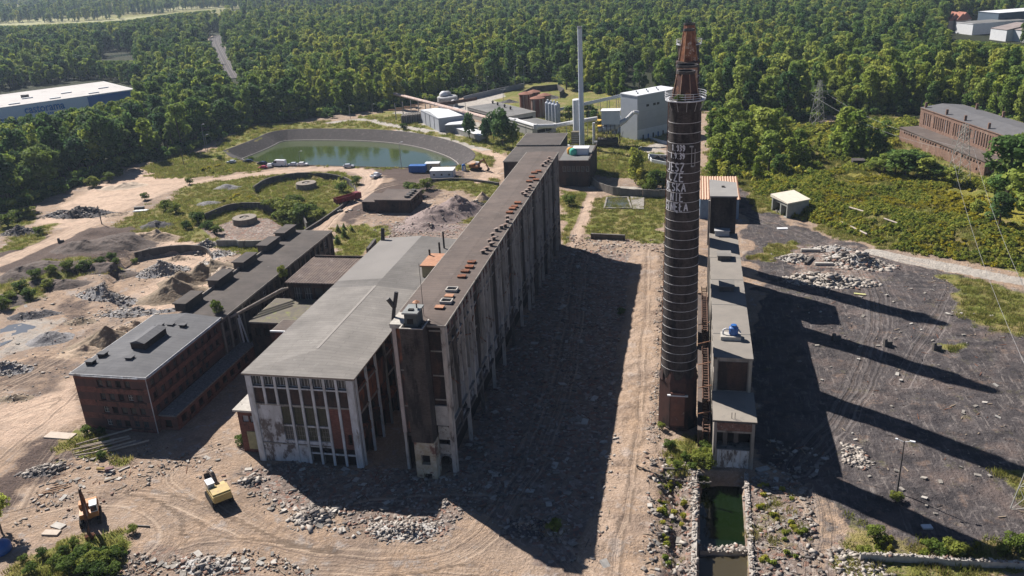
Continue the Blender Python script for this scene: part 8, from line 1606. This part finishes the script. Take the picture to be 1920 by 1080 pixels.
for i,(px,py,tp) in enumerate(PO): T('yellow' if i%3!=2 else 'mid',px,py,tp,('light green poplar' if i%3!=2 else 'mid green tree')+' in the thicket right of the nearest chimney','poplar_tree' if i%3!=2 else 'tree','tree','thicket trees right of the chimney',wz=1.25)
for i,(px,py,tp) in enumerate(((1582,290,196),(1598,300,205),(1610,296,215),(1640,305,240),(1655,300,225),(1560,285,240),(1535,280,248),(1625,285,232))): T('yellow' if i<2 else 'tall',px,py,tp,('tall light green tree' if i<2 else 'slender mid green tree')+' between the wood edge pylon and the brick factory','tree','tree','trees left of the brick factory',wz=1.3)
for i,(px,py,tp) in enumerate(((1655,340,300),(1675,345,300),(1695,348,298),(1715,352,300),(1735,356,308),(1752,358,318),(1780,362,325),(1672,325,285),(1700,330,290),(1725,335,295),(1640,335,305))): T('mid',px,py,tp,'rounded green bush tree along the foot of the brick factory','tree','tree','bush trees in front of the brick factory',wz=1.9)
for i,(px,py,tp) in enumerate(((1880,420,285),(1905,400,270),(1925,440,300),(1890,360,290),(1862,395,330),(1915,350,280),(1900,255,218),(1870,440,375),(1830,425,385))): T('dark' if i%2 else 'mid',px,py,tp,'dark green tree at the right frame edge in front of the brick factory','tree','tree','trees at the right edge',wz=1.4)
T('youngpoplar',1192,345,278,'slender light green young tree on the plant lawn left of the nearest chimney')
T('youngpoplar',1202,350,310,'short young tree beside the slender one on the plant lawn')
for i,(px,py,tp) in enumerate(((1212,352,322),(1228,354,318),(1242,355,320),(1252,350,325),(1220,360,332))): T('bush',px,py,tp,'green bush along the concrete fence left of the chimney','bush','bush','bushes along the concrete fence')
for i,(px,py,tp,w) in enumerate(((622,445,432,'leftmost'),(633,456,436,'front left'),(634,436,418,'back left'),(646,445,424,'middle'),(645,430,416,'back middle'),(660,434,421,'rightmost'))): T('cone',px,py,tp,'small dark conical conifer, %s of six behind the long hall'%w,'conifer_tree','tree','conifers behind the long hall',wz=1.25)
GB=[(545,392,350),(560,398,362),(528,385,352),(572,402,368),(515,382,358),(590,405,380),(500,380,362),(552,378,352),(600,395,376),(583,388,366),(536,398,366)]
for px,py,tp in GB: T('bush',px,py,tp,'bright green bush growing between the two round basins','bush','bush','bushes between the basins',wz=1.3)
for px,py,tp in ((355,345,333),(312,393,374),(330,400,380),(372,418,396),(388,426,404),(405,428,410),(350,430,414),(470,300,288),(412,300,291),(272,375,362),(640,348,330),(668,345,330),(1068,385,365),(800,355,335),(780,368,345),(770,360,340)): T('bush',px,py,tp,'low green bush in the weeds around the basins and tracks','bush','bush','bushes in the weeds of the basin meadow',wz=1.3)
for px,py,tp in ((40,548,528),(70,530,512),(100,520,504),(130,512,494),(160,508,488),(190,498,482),(218,496,484),(20,565,546),(55,560,540),(90,540,522),(210,488,474),(5,580,555),(250,480,470)): T('bush',px,py,tp,'olive green bush in the band below the dark spoil heaps','bush','bush','bushes below the spoil heaps',wz=1.4)
for px,py,tp in ((35,412,392),(55,408,388),(15,425,400),(75,440,425),(175,350,330),(205,340,322),(225,330,315)): T('bush',px,py,tp,'yellowish bush at the foot of the dark woods far left','bush','bush','bushes at the foot of the left woods',wz=1.4)
for i,(px,py,tp) in enumerate(((150,1060,1030),(175,1068,1036),(200,1062,1034),(220,1050,1026),(130,1075,1046),(185,1085,1055),(105,1060,1040),(80,1045,1028),(60,1075,1055),(215,1080,1056),(228,1035,1018),(45,1052,1038),(160,1040,1020),(140,1025,1010),(190,1048,1026),(165,1078,1050),(120,1040,1024))): T('bush',px,py,tp,'dense green bush in the weedy island at the bottom left','bush','bush','bushes of the bottom left island',wz=1.25)
for px,py,tp in ((1310,868,846),(1328,874,850),(1322,848,828),(1255,842,826),(1240,808,796),(1285,862,848),(1320,806,792),(1270,878,864),(1316,888,868),(1330,858,838),(1298,880,866)): T('bush',px,py,tp,'bright green bush between the chimney base and the low end block','bush','bush','bushes at the chimney base',wz=1.2)
for px,py,tp,l in ((1790,1042,1012,'round bright green bush above the concrete wall in the bottom right'),(1765,1040,1020,'smaller bush left of the round one above the concrete wall'),(1745,1030,1010,'low bush in the weeds above the concrete wall'),(1680,940,924,'dark green bush at the foot of the lamp post in the coal yard'),(1905,1030,1000,'green bush at the right edge above the concrete wall'),(1640,1010,985,'dry olive bush left in the bottom right weeds'),(1620,1040,1022,'small olive bush beside the pale corner rubble'),(1880,1038,1020,'small yellowish bush at the right end of the concrete wall'),(455,833,815,'tiny green bush at the foot of the small brick annex'),(165,815,798,'green bush at the left end of the concrete poles'),(190,812,800,'small green bush behind the concrete poles'),(757,243,231,'single dark bush on the pond bank'),(250,1000,985,'small dry bush right of the orange excavator'),(1165,590,578,'dark bush beside a boulder in the silo shadow'),(190,858,845,'dark small bush in front of the concrete poles'),(1040,995,975,'low green bush in the silo shadow corner')): T('bush',px,py,tp,l,'bush','bush',wz=1.3)
T('mid',4,1000,900,'small crooked tree with dark crown at the left frame edge',wz=.95)
# undergrowth and grass as countless stuff
def tuft(seed,n,h,r,m,w=.05):
    q=np.random.default_rng(seed); vs=[];fs=[]
    for i in range(n):
        a=q.uniform(0,6.28);d=r*q.uniform(0,1)**.6;x,y=d*cos(a),d*sin(a);b=q.uniform(0,6.28);hh=h*q.uniform(.5,1.1);lx,ly=q.normal()*.25*hh,q.normal()*.25*hh; k=len(vs)
        vs+=[(x-w*cos(b),y-w*sin(b),-.05),(x+w*cos(b),y+w*sin(b),-.05),(x+lx,y+ly,hh)]; fs.append((k,k+1,k+2))
    return mesh_np('tuft',np.array(vs),np.array(fs),[m])
def sample(mask_fn,xr,yr,n,seed):
    q=np.random.default_rng(seed); x=q.uniform(*xr,n*6);y=q.uniform(*yr,n*6); k=mask_fn(x,y)>q.uniform(.25,.85,len(x)); return x[k][:n],y[k][:n]
def gridval(arr):
    def f(x,y):
        i=np.clip(np.searchsorted(gx,x),0,len(gx)-1);j=np.clip(np.searchsorted(gy,y),0,len(gy)-1); return arr[j,i]
    return f
def sc_stuff(name,protos,x,y,smin,smax,label,seed,zoff=0,zf=1.0):
    q=np.random.default_rng(seed); n=len(x); s=q.uniform(smin,smax,n); z=height(x,y)+zoff; ro=np.zeros((n,3)); ro[:,2]=q.uniform(0,6.28,n)
    return scatter(name,protos,np.stack([x,y,z],-1),np.stack([s,s,s*zf*q.uniform(.7,1.2,n)],-1),ro,q.integers(0,len(protos),n),label)
gr=np.clip(masks['grass']-masks['floor'],0,1)*(1-tw)
x,y=sample(gridval(gr),(-240,75),(75,330),15000,1); keep=sdpoly(x,y,pond_rim)<-.5; x,y=x[keep],y[keep]
sc_stuff('rough_grass',[tuft(1,34,.75,.9,GRASSM,.07),tuft(2,26,.55,.8,GRASSM,.08)],x,y,.6,1.3,'rough yellow green grass and weeds across the site',2)
x,y=sample(gridval(gr),(-260,140),(300,430),7000,5); keep=(sdpoly(x,y,pond_rim)<-.5); x,y=x[keep],y[keep]
sc_stuff('meadow_growth',[tuft(3,30,1.1,1.5,GRASSM,.14)],x,y,.6,1.2,'taller meadow growth behind the site',6)
def sm(seed,n,h,r,m): return tree_meshes(seed,h,r,.05,n,.3,7,'round',m,BARK)[0]
SH=[sm(21,150,1.5,1.5,SHRUB),sm(22,170,1.9,1.6,SHRUB),sm(23,130,1.1,1.5,SHRUB)]
yl=gridval(np.where(masks['yellow']>.25,1,0)); cl=lambda x,y:fbm(x/6,y/6,91)
bz=lambda x,y: sstep(-1,4,sdpoly(x,y,bank))*sstep(.36,.50,cl(x,y))*(1-.75*yl(x,y))
x,y=sample(bz,(20,150),(150,330),9500,7); sc_stuff('bank_undergrowth',SH,x,y,.28,.85,'hummocky green undergrowth covering the bank on the right',8,-.15)
rt=lambda x,y: sstep(0,4,sdpoly(x,y,GP([(1330,215),(1480,236),(1700,225),(1850,262),(1690,262),(1640,330),(1500,345),(1400,345),(1330,335)])))*sstep(.40,.56,cl(x,y))
x,y=sample(rt,(0,120),(270,430),1800,9); sc_stuff('thicket_undergrowth',SH,x,y,.8,2.0,'low shrubs between the poplars and the pylon',10,-.15)
# forest hem
t_=np.random.default_rng(4).uniform(0,1,2600); ex=np.interp(t_*(len(EDGE)-1),range(len(EDGE)),EDGE[:,0]);ey=np.interp(t_*(len(EDGE)-1),range(len(EDGE)),EDGE[:,1])
q=np.array([G(a,b-1) for a,b in zip(ex,ey)])+np.random.default_rng(5).normal(size=(2600,2))*np.array([2.2,3.2]); kk=(sdpoly(q[:,0],q[:,1],pond_rim)<-1)
SD=[sm(31,230,3.2,2.2,LEAFD),sm(32,230,3.0,2.2,LEAF)]
sc_stuff('wood_edge_undergrowth',SD,q[kk,0],q[kk,1],.6,1.6,'dark undergrowth along the foot of the woods',11,-.2)
GD=[sm(41,120,.95,.9,GOLD)]
yz=gridval(masks['yellow']); x,y=sample(lambda a,b: yz(a,b)*sstep(.42,.56,fbm(a/3,b/3,93)),(-240,150),(150,420),3600,12); sc_stuff('goldenrod',GD,x,y,.7,1.3,'yellow goldenrod in bloom on the bank and by the basins',13,-.1)
x,y=sample(lambda a,b: np.clip(sstep(0,3,sdpoly(a,b,bank)),0,1)*sstep(.42,.55,fbm(a/6,b/6,95)),(20,150),(150,330),5200,14); sc_stuff('scattered_goldenrod',GD,x,y,.4,.9,'scattered yellow blooms among the bank shrubs',15,-.1)
x,y=sample(lambda a,b: sstep(0,2,sdpoly(a,b,GP([(1600,1000),(1900,1015),(1940,1060),(1600,1050)])))*sstep(.4,.55,fbm(a/2,b/2,97)),(20,70),(70,130),260,16); sc_stuff('corner_weeds',[sm(51,110,.8,.8,SHRUB),sm(52,90,.7,.7,GOLD)],x,y,.5,1.1,'weeds and yellow blooms above the concrete wall',17,-.05)
x,y=sample(lambda a,b: sstep(0,2,sdpoly(a,b,GP([(1215,890),(1300,885),(1300,1070),(1225,1075)]))+0)*.5+sstep(0,2,sdpoly(a,b,GP([(1410,900),(1500,900),(1530,1000),(1540,1080),(1415,1080)])))*.7*sstep(.5,.6,fbm(a/2,b/2,98)),(-15,30),(80,130),900,18); sc_stuff('trench_weeds',[sm(53,90,.6,.6,SHRUB),tuft(8,26,.6,.6,GRASSM,.05)],x,y,.5,1.1,'small weeds between the stones of the trench',19,-.05)
# ---------------------------------------------------------------- haze
hm=bpy.data.materials.new('haze_air'); t,N,L=nodes(hm); N.remove(N['Principled BSDF']); pv=N.new('ShaderNodeVolumePrincipled'); pv.inputs['Color'].default_value=(.62,.78,1,1); pv.inputs['Density'].default_value=.00008; pv.inputs['Anisotropy'].default_value=.2
L.new(pv.outputs[0],N['Material Output'].inputs['Volume'])
mb=MB(); mb.box(-8990,-3990,-9,8990,11990,96); o=mb.build('haze',hm); tag(o,'thin bluish summer haze over the distant woods',None,None,'stuff')
